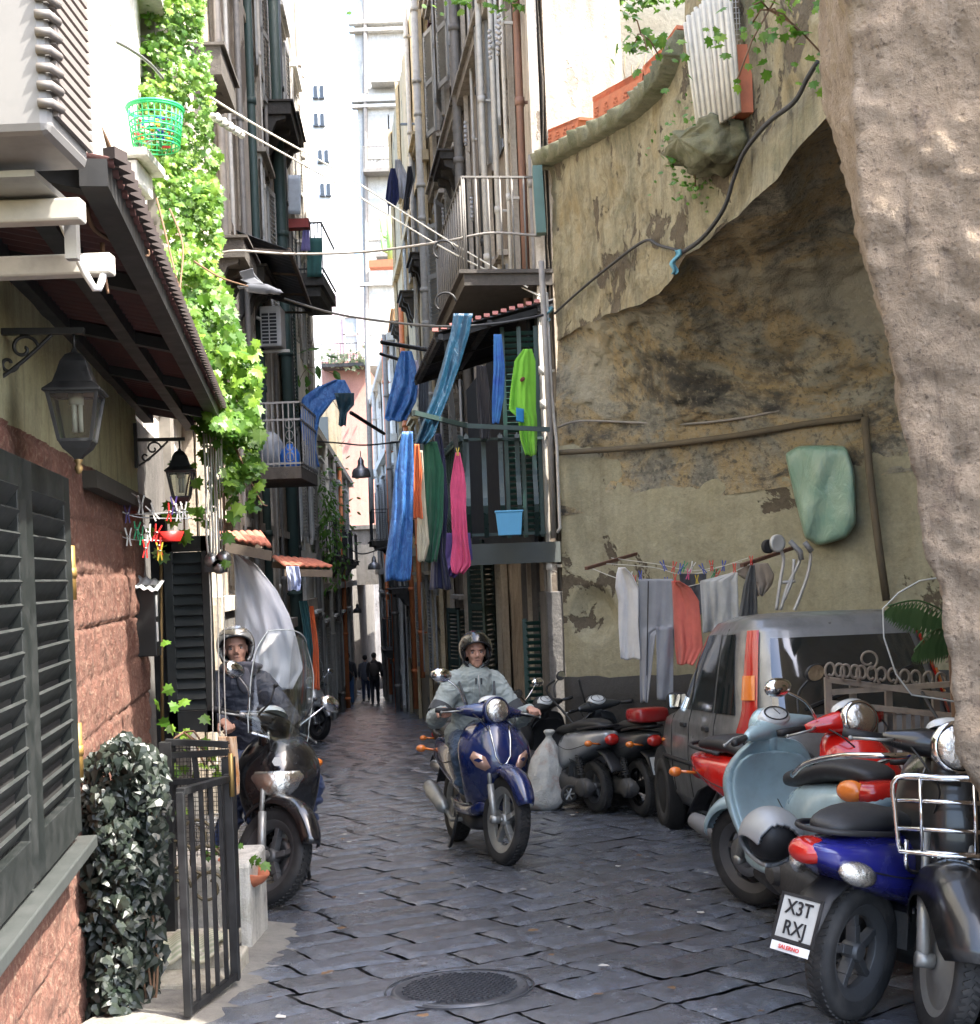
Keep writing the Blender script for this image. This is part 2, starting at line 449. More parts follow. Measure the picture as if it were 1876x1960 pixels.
def litter():
    rg = np.random.RandomState(21); mb = MB()
    for k in range(110):
        y = rg.uniform(4.6, 14); x = rg.uniform(-1.1 - .1 * y, 1.5); z = gz(y) + .012; s = rg.uniform(.006, .022); a = rg.uniform(0, 6.28); pts = []
        for j in range(5): b = a + j * 1.257; r_ = s * rg.uniform(.5, 1.2); pts.append((x + r_ * cos(b) * 1.6, y + r_ * sin(b), z + rg.uniform(0, .006)))
        mb.add(pts, [(0, 1, 2, 3, 4)], False, k % 3)
    o = mb.build('litter', [mat('scrap_paper', (.5, .48, .42), .8), mat('dead_leaf', (.16, .09, .04), .8), mat('grey_scrap', (.2, .2, .2), .8)], fix=False)
    tag(o, 'scattered tiny scraps of paper and dead leaves on the wet paving', 'litter', kind='stuff')
litter()
# manhole cover in the street
def manhole():
    M = mat('manhole_iron', (.075, .08, .09), .3, .4, .5)
    c = G(1150 * .766, 1894); c = G(880, 1892)
    th = thing('manhole_cover', 'oval cast iron drain cover with a diamond grip pattern set in the wet paving', 'manhole cover', (c.x, c.y, c.z + .004), (radians(-4.35), 0, radians(12)), scale=.78)
    mb = MB(); mb.lathe([(.0, .0), (.36, .0), (.37, .004), (.385, .004), (.395, .0), (.40, -.02)], 48)
    mb.build('cover_plate', M, th)
    mb = MB(); mb.tube([(.43 * cos(a), .43 * sin(a), .0) for a in np.linspace(0, 2 * pi, 49)[:-1]], .006, 6, closed=True); mb.build('rim', M, th)
    mb = MB()
    k = 0
    for i in range(-12, 13):
        for j in range(-12, 13):
            x = (i + .5 * (j % 2)) * .034; y = j * .027
            if x * x + y * y < .33 ** 2:
                mb.box((x, y, .006), (.022, .009, .012), (0, 0, .6 if j % 2 else -.6))
    mb.build('grip_pattern', M, th)
manhole()

# ================================================================ LEFT NEAR HOUSE (rough pink stone)
LA, LB = -1.0, -.155           # its wall plane
ln = Vector((1, .155, 0)).normalized()
def LW(y, z, off=0): return Vector((LA + LB * y, y, z)) + ln * off
def pinkstone():
    m, nt, b, out = new_mat('pink_stone'); co = geo_pos(nt)
    n1 = noise_(nt, co, 2.2, 5, .6); n2 = noise_(nt, co, 40, 6, .7); n3 = noise_(nt, geo_pos(nt, scale=(1, 1, .35)), 17, 6, .7, .5)
    c = mixc(nt, val(nt, n1, .35, .65), (.145, .056, .037), (.19, .088, .061))
    c = mixc(nt, val(nt, n2, .5, .66), c, (.29, .185, .13))
    c = mixc(nt, val(nt, n3, .56, .72), c, (.07, .035, .028))
    setin(nt, b, 'Base Color', c); setin(nt, b, 'Roughness', .85)
    h = nd(nt, 'Math', props={'operation': 'MULTIPLY_ADD'}, i0=n2, i1=.5, i2=n3)
    setin(nt, b, 'Normal', bump(nt, h, 1.0, .04)); return m
M_pink = pinkstone()
M_cream = plaster('cream_plaster', (.34, .31, .17), (.40, .37, .22), (.29, .27, .165), peel=(.3, .1, .06), peel_at=.68, streak=.5, grime_amt=.4, scale=2)
def left_house():
    th = thing('stone_house', 'house with a rough pink stone wall and cream plaster under a corrugated awning, left foreground', 'house', LW(5, gz(5)))
    y0, y1, z0, z1 = 1.6, 8.12, -.85, 2.02; nu, nv = 430, 190
    U, Vv = np.meshgrid(np.linspace(0, 1, nu + 1), np.linspace(0, 1, nv + 1), indexing='ij')
    Y = y0 + U * (y1 - y0); Z = z0 + Vv * (z1 - z0)
    ch = .25; row = np.floor(Z / ch); fz = Z / ch - row
    bl = .52; sh = (np.mod(row * 7.13, 3.0)) / 3.0 * bl
    cx_ = (Y + sh) / bl; col = np.floor(cx_); fx = cx_ - col
    ed = np.minimum(np.minimum(fz, 1 - fz) * ch, np.minimum(fx, 1 - fx) * bl)
    hsh = _hash(row, col, row * 0, 5)
    D = .016 * np.clip(ed / .018, 0, 1) ** .6 + .012 * hsh + .011 * fbm(Y * 10, Z * 10, 0, 5, 21) * np.clip(ed / .02, 0, 1)
    X = LA + LB * Y + ln.x * D; Yn = Y + ln.y * D
    V = np.stack([X.ravel(), Yn.ravel(), Z.ravel()], 1)
    o = npmesh('stone_facing', V, gridfaces(nu, nv), M_pink, th, world=True)
    mb = MB()      # return of the corner and wall core
    a, b_ = LW(1.4, -1.2, -.01), LW(8.1, -1.2, -.01); dp = -ln * .35
    mb.prism([a, b_, b_ + dp, a + dp], (0, 0, 3.95)); mb.build('wall', M_cream, th, True)
    V2 = []
    nu2, nv2 = 20, 150
    for i in range(nu2 + 1):
        for j in range(nv2 + 1):
            p = LW(8.115, z0 + (z1 - z0) * j / nv2, -.34 * i / nu2)
            zz = p.z / ch; e = min(zz % 1, 1 - zz % 1) * ch
            d = .015 * min(1, e / .025) ** .6 + .010 * float(fbm(p.x * 8, p.z * 7, 2, 4, 4))
            V2.append(p + Vector((0, 1, 0)) * d)
    npmesh('corner_stones', V2, gridfaces(nu2, nv2), M_pink, th, world=True)
    # plaster band between the stones and the awning
    mb = MB(); mb.grid(60, 14, lambda u, v: LW(1.6 + 6.45 * u, 2.02 + .75 * v, .006 + .008 * float(fbm(u * 20, v * 3, 0, 3, 2)))); mb.build('plaster_band', M_cream, th, True)
    # upper wall
    mb = MB(); a, b_ = LW(1.2, 2.75, -.02), LW(8.05, 2.75, -.02); mb.prism([a, b_, b_ + dp, a + dp], (0, 0, 5.2))
    mb.build('upper_wall', plaster('upper_white', (.6, .58, .5), (.68, .66, .6), (.5, .47, .4)), th, True)
    # ledge beam at the top of the stones
    mb = MB(); mb.bar(LW(5.8, 1.94, .05), LW(8.0, 1.94, .05), .09, .08); mb.build('timber_rail', mat('old_timber', (.035, .03, .022), .9), th, True)
    # windows: two louvred leaves
    Mg = mat('grey_green_shutter', (.008, .0105, .010), .5, 0, .3)
    Ml = mat('shutter_louvre', (.019, .022, .021), .5, 0, .3)
    wz0, wz1 = .53, 1.83
    for (ya, yb) in ((3.2, 4.20), (4.23, 5.03)):
        mb = MB()
        fw = .075
        for (p, q) in ((LW(ya, wz0, .07), LW(yb, wz0, .07)), (LW(ya, wz1, .07), LW(yb, wz1, .07))): mb.bar(p, q, .045, .16 if p.z < 1 else .11)
        for yy in (ya + fw / 2, yb - fw / 2): mb.bar(LW(yy, wz0 - .07, .072), LW(yy, wz1 + .05, .072), .05, fw, up=(0, 1, 0))
        sh = mb.build('window_shutter', Mg, th, True, bevel=.003)
        mb = MB(); n = 15
        for k in range(n):
            z = wz0 + .12 + (wz1 - wz0 - .2) * k / (n - 1)
            p, q = LW(ya + fw, z, .068), LW(yb - fw, z, .068); dd = (q - p).normalized()
            mm = Matrix((Vector((ln.x, ln.y, 0)), dd, Vector((0, 0, 1)))).transposed() @ Matrix.Rotation(radians(-38), 3, 'Y').inverted()
            mb.box((p + q) / 2, (.012, (q - p).length, .085), mm)
        mb.build('louvres', Ml, sh, True)
        _ = sh
    mb = MB(); mb.bar(LW(3.1, wz0 - .13, .08), LW(5.12, wz0 - .13, .08), .13, .05); mb.build('window_sill', mat('sill_grey', (.04, .045, .043), .5, 0, .3), th, True, bevel=.006)
    mb = MB(); mb.bar(LW(3.22, (wz0 + wz1) / 2, .035), LW(5.0, (wz0 + wz1) / 2, .035), .02, wz1 - wz0); mb.build('recess_shade_panel', mat('recess_shade', (.008, .008, .008), .9), th, True)  # black backing panel, painted as the shade behind the louvres
    mb = MB()
    for z in (.78, 1.5):
        mb = MB(); mb.tube([LW(5.07, z - .11, .09), LW(5.07, z + .11, .09)], .018, 10); mb.tube([LW(5.07, z - .02, .09), LW(5.07, z + .02, .09)], .022, 10)
        mb.box(LW(5.09, z, .06), (.02, .05, .16)); mb.build('hinge', mat('brass_hinge', (.3, .18, .05), .5, .5, .5), th, True)
    # dark panel past the corner, its colour standing for shade in the doorway
    mb = MB(); mb.box(LW(8.42, .55, -.28), (.5, .06, 2.9)); mb.build('doorway', mat('doorway_shade', (.012, .013, .012), .7), th, True)
    return th
left_house()

def awning():
    th = thing('corrugated_awning', 'low corrugated awning of dark ribbed sheets on black beams over the lanterns', 'awning', LW(5, 2.6))
    Mr = mat('awning_underside', (.075, .026, .022), .8, 0, .5, bumpy=.2)
    y0, y1 = 3.1, 8.7
    def zz(t): return 2.60 - .12 * t
    mb = MB(); nu = 260
    def fn(u, v):
        y = y0 + (y1 - y0) * u; p = LW(y, zz(v) + .045, -.05 + .62 * v); p.z += .016 * sin(y * 2 * pi / .085); return p
    mb.grid(nu, 3, fn); mb.build('corrugated_sheet', Mr, th, True, solid=.004)
    mb = MB()
    for off, wd in ((.02, .07), (.30, .06), (.52, .07)): mb.bar(LW(y0, zz(off / .57), off), LW(y1, zz(off / .57), off), wd, .07)
    y = 3.2
    while y < y1: mb.bar(LW(y, zz(0), 0), LW(y, zz(1) - .0, .55), .06, .05); y += 1.15
    mb.build('beams', mat('awning_beam', (.006, .006, .006), .6, 0, .3), th, True)
    mb = MB()
    for k in range(75):
        yy = y0 + (y1 - y0) * k / 75
        mb.bar(LW(yy, zz(1) + .06, .56), LW(yy + .05, zz(1) + .06, .585), .035, .03)
    mb.build('tile_edge', mat('edge_tiles', (.03, .02, .018), .8, 0, .4), th, True)
awning()

# ================================================================ RIGHT: arched retaining wall
FA, FB = 4.79, -.30
AA, AB = .77 + 1.2 * 13.4, -1.2
M_arch = plaster('mossy_plaster', (.24, .185, .09), (.31, .275, .18), (.15, .14, .085), peel=(.13, .10, .06), peel_at=.575, streak=.85, grime=(.05, .046, .03), grime_amt=.8, scale=1.5, bstr=1.0)
M_backw = plaster('patched_plaster', (.30, .27, .165), (.35, .325, .225), (.235, .215, .14), peel=(.13, .105, .07), peel_at=.60, streak=.35, grime=(.12, .10, .06), grime_amt=.35, scale=1.0, bstr=.6)
def vaultmat():
    m, nt, b, out = new_mat('vault_masonry'); co = geo_pos(nt); cs = geo_pos(nt, scale=(1, .8, 1.7))
    n1 = noise_(nt, co, .8, 7, .68, .8); n2 = noise_(nt, cs, 1.1, 9, .72, .8); n3 = noise_(nt, co, 18, 8, .72)
    c = ramp(nt, n1, [(.32, (.09, .085, .075)), (.44, (.27, .255, .20)), (.53, (.36, .27, .14)), (.60, (.30, .28, .21)), (.70, (.40, .37, .29))])
    c = mixc(nt, val(nt, n2, .55, .66), c, (.055, .052, .047))
    c = mixc(nt, val(nt, n2, .46, .36), c, (.42, .31, .15))
    f3 = nd(nt, 'Math', props={'operation': 'MULTIPLY'}, i0=val(nt, n3, .53, .62), i1=.8)
    c = mixc(nt, f3, c, (.10, .095, .08))
    n4 = noise_(nt, geo_pos(nt, scale=(.6, .5, 1.2)), .9, 7, .62, .5)
    c = mixc(nt, val(nt, n4, .54, .62), c, (.06, .058, .052))
    c = mixc(nt, val(nt, n4, .44, .36), c, (.36, .33, .25))
    c = mixc(nt, nd(nt, 'Math', props={'operation': 'MULTIPLY'}, i0=val(nt, n3, .46, .38), i1=.5), c, (.40, .35, .25))
    setin(nt, b, 'Base Color', c); setin(nt, b, 'Roughness', .93)
    h = nd(nt, 'Math', props={'operation': 'MULTIPLY_ADD'}, i0=n3, i1=.6, i2=n2)
    setin(nt, b, 'Normal', bump(nt, h, 1.0, .05)); return m
M_vault = vaultmat()
edge_px = [(1066, 655), (1110, 625), (1170, 600), (1230, 580), (1262, 563), (1285, 535), (1310, 495), (1340, 475), (1395, 425), (1450, 380), (1510, 310), (1550, 262), (1585, 225)]
edgeF = [on(x, y, FA, FB) for x, y in edge_px]
edgeF.append(Vector((FA + FB * 7.0, 7.0, edgeF[-1].z + .45))); edgeF.append(Vector((FA + FB * 5.5, 5.5, edgeF[-1].z + .3)))
top_px = [(1045, 300), (1110, 264), (1160, 238), (1220, 200), (1262, 158), (1290, 120), (1310, 70)]
topF = [on(x, y, FA, FB) for x, y in top_px]
def arch_wall():
    th = thing('arched_wall', 'tall mossy retaining wall with a stained vaulted recess beneath it', 'wall', (1.5, 11, gz(11)))
    ysE = [p.y for p in edgeF][::-1]; zsE = [p.z for p in edgeF][::-1]
    ysT = [p.y for p in topF][::-1]; zsT = [p.z for p in topF][::-1]
    nu, nv = 260, 110
    ymax = edgeF[0].y; ymin = 5.5; ystep = topF[-1].y - .02
    V = []
    for i in range(nu + 1):
        y = ymax + (ymin - ymax) * i / nu
        zb = np.interp(y, ysE, zsE) + .016 * float(fbm(y * 3.5, 1, 0, 4, 44)); zt = np.interp(y, ysT, zsT) if y > ystep - .35 else 8.5
        if y <= ystep and y > ystep - .9: zt = zsT[0] + .3
        elif y <= ystep: zt = 8.5
        j = np.linspace(0, 1, nv + 1); z = zb + (zt - zb) * j
        x = FA + FB * y + 0 * z
        d = .045 * fbm(x * .9 + 5, y * 1.1 + 0 * z, z * 1.1, 5, 31) + .012 * fbm(x * 9, y * 9 + 0 * z, z * 9, 3, 5)
        d = d * np.clip(np.minimum(j, 1 - j) * 12, .0, 1)
        V.append(np.stack([x - d * .96, y - d * .28, z], 1))
    npmesh('arch_face', np.concatenate(V), gridfaces(nu, nv), M_arch, th, world=True)
    # mossy coping along the curved top
    M_moss = plaster('moss_coping', (.10, .10, .05), (.16, .15, .09), (.07, .075, .03), streak=.3, grime_amt=.6, scale=3)
    mb = MB(); cp = sweep([p + Vector((-.02, 0, -.03)) for p in topF], 16)
    rings = []
    for i, p in enumerate(cp):
        wob = .045 * float(fbm(i * .9, 2, 0, 3, 3))
        rings.append([p + Vector((-.12 + wob, 0, -.10)), p + Vector((-.13 - wob, 0, .03 + wob)), p + Vector((-.05, 0, .09)), p + Vector((.35, .1, .08)), p + Vector((.35, .1, -.12))])
    mb.loft(rings); mb.build('coping', M_moss, th, True)
    # thickness of the wall behind its face, up to the terrace
    mb = MB(); mb.grid(30, 1, lambda u, v: Vector((FA + FB * (13.4 - 5.0 * u) + .02 + .6 * v, 13.4 - 5.0 * u, float(np.interp(13.4 - 5.0 * u, ysT, zsT)) - .06)))
    mb.build('terrace', M_arch, th, True)
    # back wall of the recess
    nu, nv = 190, 170; V = []
    for i in range(nu + 1):
        y = 13.4 - 3.6 * i / nu; z = np.linspace(-1.6, 2.75, nv + 1); x = AA + AB * y + 0 * z
        d = .035 * fbm(x * 1.2, y * 1.2 + 0 * z, z * 1.2, 5, 77)
        # a broken hole low on the left, near the corner
        hp = on(1136, 1175, AA, AB)
        rr = ((y - hp.y) / .17) ** 2 + ((z - hp.z) / .28) ** 2
        d = d - .10 * np.clip(1.3 - rr, 0, 1)
        V.append(np.stack([x - d * .7, y - d * .7, z], 1))
    npmesh('recess_wall', np.concatenate(V), gridfaces(nu, nv), M_backw, th, world=True)
    # vault from the back wall up to the edge of the arch
    nu, nv = 200, 90; V = []
    tE = np.linspace(0, 1, len(edgeF)); 
    ex = np.array([[p.x, p.y, p.z] for p in edgeF]); cum = np.concatenate([[0], np.cumsum(np.linalg.norm(np.diff(ex, axis=0), axis=1))]); cum /= cum[-1]
    for i in range(nu + 1):
        u = i / nu; e = np.array([np.interp(u, cum, ex[:, k]) for k in range(3)]); e[2] += .016 * float(fbm(e[1] * 3.5, 1, 0, 4, 44))
        ya = 13.4 - 3.6 * min(1, u * 1.0); a = np.array([AA + AB * ya, ya, 2.0 + .25 * u])
        t = np.linspace(0, 1, nv + 1)
        q = 1 - np.cos(t * pi / 2); s_ = np.sin(t * pi / 2)
        x = a[0] + (e[0] - a[0]) * q; y = a[1] + (e[1] - a[1]) * q; z = a[2] + (e[2] - a[2]) * s_
        d = .07 * fbm(x * 1.3, y * 1.3, z * 1.6, 5, 91) + .02 * fbm(x * 8, y * 8, z * 8, 3, 12)
        d = d * np.clip((1 - t) * 10, 0, 1) * np.clip(t * 8, .2, 1)
        V.append(np.stack([x + d * .3, y + d * .3, z + d], 1))
    npmesh('vault', np.concatenate(V), gridfaces(nu, nv), M_vault, th, world=True)
    # closing wall behind the pier, raised and roofed unseen to stop sun leaking in
    mb = MB(); mb.box((5.3, 7.9, 4.0), (.3, 5.4, 11.5)); mb.box((3.9, 7.6, 8.4), (3.0, 4.6, .2)); mb.build('side_wall', M_arch, th, True)
    # dark dado
    mb = MB()
    def fd(u, v):
        y = 13.38 - 3.5 * u; return Vector((AA + AB * y - .03, y - .03, gz(y) - .05 + (1.32 + .012 * float(fbm(u * 30, 1, 0, 2, 1))) * v + .0))
    mb.grid(40, 6, fd); mb.build('dado', plaster('dark_dado', (.035, .034, .033), (.05, .048, .045), (.028, .027, .026), streak=.4, grime_amt=.3, scale=3), th, True, solid=.05)
    # eroded corbel under the cane screen
    mb = MB()
    pts = [(1345, 262), (1375, 238), (1412, 216), (1425, 230), (1425, 300), (1395, 330), (1350, 330), (1325, 300)]
    rings = []
    for k, (off, s_) in enumerate(((.0, 1.0), (-.16, .95), (-.30, .72))):
        pass
    cc = on(1378, 270, FA, FB, 0); pl = [on(x, y, FA, FB) - cc for x, y in pts]
    for k in range(15):
        t = k / 14; s_ = sqrt(max(0.0, 1 - t ** 3.0)) * .98 + .02; ring = []
        for i in range(64):
            q = i / 64 * len(pl); v = pl[int(q) % len(pl)].lerp(pl[(int(q) + 1) % len(pl)], q % 1); p = cc + v * s_ + Vector((-.34 * t, -.1 * t, 0))
            nz = float(fbm(p.x * 9, p.y * 9, p.z * 9, 4, 6)); ring.append(p + (v.normalized() * .07 + Vector((-.05, 0, 0)) * (t > .3)) * nz)
        rings.append(ring)
    mb.loft(rings, smooth=True); mb.build("corbel", M_moss, th, True)
    return th
arch_wall()

# rock pier, right foreground
def rockmat():
    m, nt, b, out = new_mat('tuff_rock'); co = geo_pos(nt); cs = geo_pos(nt, scale=(1.6, 1.6, .5))
    n1 = noise_(nt, cs, 1.2, 6, .62, .6); n2 = noise_(nt, cs, 9, 8, .72, .5); n3 = noise_(nt, co, 55, 6, .75)
    v = nt.nodes.new('ShaderNodeTexVoronoi'); v.inputs['Scale'].default_value = 22; nt.links.new(co, v.inputs['Vector'])
    c = ramp(nt, n1, [(.33, (.33, .245, .165)), (.5, (.43, .33, .235)), (.66, (.37, .285, .205))])
    c = mixc(nt, val(nt, n2, .5, .72), c, (.56, .44, .33))
    c = mixc(nt, val(nt, n2, .44, .3), c, (.21, .155, .115))
    c = mixc(nt, val(nt, n3, .55, .66), c, (.17, .125, .09))
    c = mixc(nt, nd(nt, 'Math', props={'operation': 'MULTIPLY'}, i0=val(nt, n1, .6, .68), i1=.45), c, (.45, .33, .13))
    setin(nt, b, 'Base Color', c); setin(nt, b, 'Roughness', .92)
    h = nd(nt, 'Math', props={'operation': 'MULTIPLY_ADD'}, i0=n3, i1=.6, i2=n2)
    h = nd(nt, 'Math', props={'operation': 'MULTIPLY_ADD'}, i0=val(nt, v.outputs[0], .0, .25), i1=.35, i2=h)
    setin(nt, b, 'Normal', bump(nt, h, 1.0, .06)); return m
def pier():
    th = thing('rock_pier', 'massive rough pinkish rock pier leaning over the scooters at the right edge', 'rock pier', (2.4, 4.6, gz(4.6)))
    ridge = [(-900, 1590), (0, 1621), (168, 1634), (319, 1641), (470, 1661), (638, 1708), (740, 1728), (802, 1724), (850, 1745), (903, 1752), (970, 1757), (1071, 1772), (1131, 1802), (1222, 1814), (1310, 1828), (1436, 1832), (1463, 1850), (1515, 1885), (1700, 1925), (2150, 1950)]
    sil = [(-900, 1560), (0, 1564), (118, 1571), (222, 1584), (312, 1621), (487, 1661), (591, 1702), (700, 1745), (2150, 2000)]
    ry = [a for a, _ in ridge]; rx = [b for _, b in ridge]; sy = [a for a, _ in sil]; sx = [b for _, b in sil]
    nv = 420; V = []; ns, nf = 50, 90
    for j in range(nv + 1):
        py = -880 + (2140 + 880) * j / nv
        r_ = np.array(P(interp(py, ry, rx), py, 4.25)); bk = np.array(P(interp(py, sy, sx), py, 7.2))
        # keep the side face at the ridge's own level, at the silhouette's bearing
        rt = r_ + np.array([1.9, -.75, 0]); bb = bk + np.array([1.8, .2, 0])
        row = []
        for k in range(ns): row.append(bk + (r_ - bk) * (k / ns))
        for k in range(nf + 1): row.append(r_ + (rt - r_) * (k / nf))
        row.append(bb)
        V.append(row)
    V = np.array(V)                       # (nv+1, m, 3)
    m = V.shape[1]; X, Y, Z = V[..., 0], V[..., 1], V[..., 2]
    d = .032 * fbm(X * 1.9, Y * 1.9, Z * 1.3, 6, 51) + .035 * np.abs(fbm(X * 8, Y * 8, Z * 5, 5, 9)) - .025 * np.clip(fbm(X * 14, Y * 14, Z * 9, 3, 19) - .35, 0, 1)
    d[:, -1] = 0
    idx = np.arange(m); side = np.clip((idx - ns + 4) / 8, 0, 1)
    nx = -.95 * (1 - side) - .25 * side; ny = -.3 * (1 - side) - .95 * side
    V[..., 0] += d * nx; V[..., 1] += d * ny
    V[..., 2] += .02 * fbm(X * 3, Y * 3, Z * 3, 3, 3)
    npmesh('rock_face', V.reshape(-1, 3), gridfaces(nv, m - 1), rockmat(), th, world=True)
pier()
# ================================================================ BUILDINGS ALONG THE ALLEY
class Fac:
    def __init__(s, a, b, side):
        s.a, s.b, s.side = a, b, side; s.n = Vector((-1, b, 0)).normalized() if side > 0 else Vector((1, -b, 0)).normalized()
    def W(s, y, z, off=0): return Vector((s.a + s.b * y, y, z)) + s.n * off
    def px(s, px, py, off=0):
        e = off / abs(s.n.x) * (1 if s.n.x > 0 else -1)
        return on(px, py, s.a + e, s.b)
M_grey = plaster('weathered_grey', (.40, .335, .26), (.50, .43, .345), (.31, .26, .205), peel=(.40, .34, .27), peel_at=.6, streak=.75, grime=(.05, .045, .038), grime_amt=.45, scale=1.1)
M_beige = plaster('weathered_beige', (.44, .385, .31), (.52, .46, .38), (.35, .31, .25), peel=(.25, .2, .15), peel_at=.6, streak=.6, grime=(.075, .065, .05), grime_amt=.4, scale=1.0)
M_yellow = plaster('ochre_plaster', (.60, .45, .25), (.68, .55, .34), (.56, .46, .31), peel=(.36, .3, .22), peel_at=.62, streak=.5, grime_amt=.3, scale=1.0)
M_white = plaster('pale_plaster', (.66, .64, .58), (.74, .72, .68), (.58, .55, .48), peel=(.45, .42, .35), peel_at=.66, streak=.45, grime=(.25, .23, .19), grime_amt=.3)
M_rose = plaster('rose_plaster', (.62, .30, .24), (.68, .36, .29), (.58, .33, .27), streak=.35, grime=(.35, .2, .17), grime_amt=.3)
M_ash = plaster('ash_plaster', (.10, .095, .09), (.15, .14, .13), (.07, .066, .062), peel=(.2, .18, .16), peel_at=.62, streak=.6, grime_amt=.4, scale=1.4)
M_slab = plaster('balcony_stone', (.06, .052, .045), (.09, .08, .07), (.045, .04, .035), streak=.5, grime_amt=.5, scale=3)
M_pipeg = mat('grey_pipe', (.24, .22, .195), .6, .1, .5)
M_pipel = mat('pale_pipe', (.55, .52, .46), .5, 0, .4)
M_piped = mat('dark_pipe', (.05, .055, .055), .5, .2, .4)
M_pipeo = mat('orange_pipe', (.62, .19, .06), .5, 0, .35)
M_piper = mat('brown_pipe', (.2, .1, .065), .6, 0, .4)
M_gl = mat('window_pane', (.03, .035, .04), .08, 0, .15, spec=.8)
M_shg = mat('shutter_green', (.04, .07, .06), .55, 0, .35)
M_shw = mat('shutter_grey', (.42, .41, .38), .6, 0, .35)
M_wood = mat('weathered_wood', (.13, .10, .075), .85, 0, .5, bumpy=.3)

def pipe(fc, th, y, z0, z1, off, r, m, name='drain_pipe', joints=True):
    mb = MB(); pts = [fc.W(y, z0, off), fc.W(y, z1, off)]
    mb.tube([pts[0], (pts[0] + pts[1]) / 2, pts[1]], r, 10)
    if joints:
        z = z0 + .8 + R.random()
        while z < z1 - .2:
            mb.tube([fc.W(y, z, off), fc.W(y, z + .09, off)], r * 1.28, 10); mb.bar(fc.W(y, z + .04, off), fc.W(y, z + .04, -.02), .03, .03); z += 2.1
    return mb.build(name, m, th, True)
def balcony(fc, th, y0, y1, z, depth=.7, rail=True, h=.95, m=None, thick=.12, cor=True, railmat=None, n=None):
    mb = MB(); yc = (y0 + y1) / 2
    a, b = fc.W(y0, z, depth / 2), fc.W(y1, z, depth / 2); mb.bar(a, b, depth, thick)
    a, b = fc.W(y0 - .04, z + thick / 2 + .012, depth / 2 + .02), fc.W(y1 + .04, z + thick / 2 + .012, depth / 2 + .02); mb.bar(a, b, depth + .05, .03)
    if cor:
        for k in range(3):
            y = y0 + .12 + (y1 - y0 - .24) * k / 2
            prof = [(0, -.06), (depth * .85, -.06), (depth * .8, -.16), (depth * .5, -.2), (depth * .35, -.36), (.1, -.44), (0, -.6)]
            mb.prism([fc.W(y - .06, z + dz, o) for o, dz in prof], fc.W(y + .06, 0, 0) - fc.W(y - .06, 0, 0))
    bo = mb.build('balcony', m or M_slab, th, True)
    if rail:
        mb = MB(); zb = z + thick / 2 + .06; zt = z + thick / 2 + h; e = depth - .04
        for zz in (zb, zt):
            mb.bar(fc.W(y0, zz, e), fc.W(y1, zz, e), .03, .02); mb.bar(fc.W(y0, zz, 0), fc.W(y0, zz, e), .03, .02); mb.bar(fc.W(y1, zz, 0), fc.W(y1, zz, e), .03, .02)
        k = n or max(4, int((y1 - y0) / .13))
        for i in range(k + 1):
            y = y0 + (y1 - y0) * i / k; mb.bar(fc.W(y, zb, e), fc.W(y, zt, e), .016, .016, up=(0, 1, 0))
        for i in range(1, 5):
            for yy in (y0, y1): mb.bar(fc.W(yy, zb, e * i / 5), fc.W(yy, zt, e * i / 5), .016, .016, up=(0, 1, 0))
        mb.build('railing', railmat or M_iron, bo, True)
    return bo
def window(fc, th, y, z, wd=1.0, h=1.9, sm=None, ajar=.0, trim=None, open_=True):
    """a framed opening with panes and two louvred leaves folded back or ajar"""
    mb = MB()
    for s_ in (-1, 1): mb.bar(fc.W(y + s_ * (wd / 2 + .06), z - h / 2 - .1, .03), fc.W(y + s_ * (wd / 2 + .06), z + h / 2 + .1, .03), .10, .12, up=(0, 1, 0))
    mb.bar(fc.W(y - wd / 2 - .12, z + h / 2 + .13, .05), fc.W(y + wd / 2 + .12, z + h / 2 + .13, .05), .16, .09)
    mb.bar(fc.W(y - wd / 2 - .2, z + h / 2 + .21, .09), fc.W(y + wd / 2 + .2, z + h / 2 + .21, .09), .24, .07)
    wo_ = mb.build('window', trim or M_beige, th, True)
    mb = MB(); mb.bar(fc.W(y - wd / 2, z, .012), fc.W(y + wd / 2, z, .012), .02, h); mb.build('pane', M_gl, wo_, True)
    sm = sm or M_shg
    for s_ in (-1, 1):
        mb = MB(); hy = y + s_ * wd / 2; lw = wd / 2 * .96; ang = ajar
        # leaf direction: along the wall outward (folded back) or swung by ajar
        du = (fc.W(hy + s_, 0, 0) - fc.W(hy, 0, 0)).normalized()
        dv = (du * cos(ang) + fc.n * sin(ang)); base = fc.W(hy, z, .09)
        up = Vector((0, 0, 1)); nn = dv.cross(up).normalized(); m3 = Matrix((dv, nn, up)).transposed()
        for q in (0.03, lw - .03): mb.box(base + dv * q, (.06, .035, h), m3)
        for zz in (-h / 2 + .05, 0, h / 2 - .05): mb.box(base + dv * lw / 2 + up * zz, (lw, .035, .09), m3)
        k = int(h / .075)
        for i in range(k):
            zz = -h / 2 + .1 + (h - .2) * i / (k - 1)
            mb.box(base + dv * lw / 2 + up * zz, (lw - .1, .008, .06), m3 @ Matrix.Rotation(.6, 3, 'X'))
        mb.build('shutter', sm, wo_, True)
    return wo_
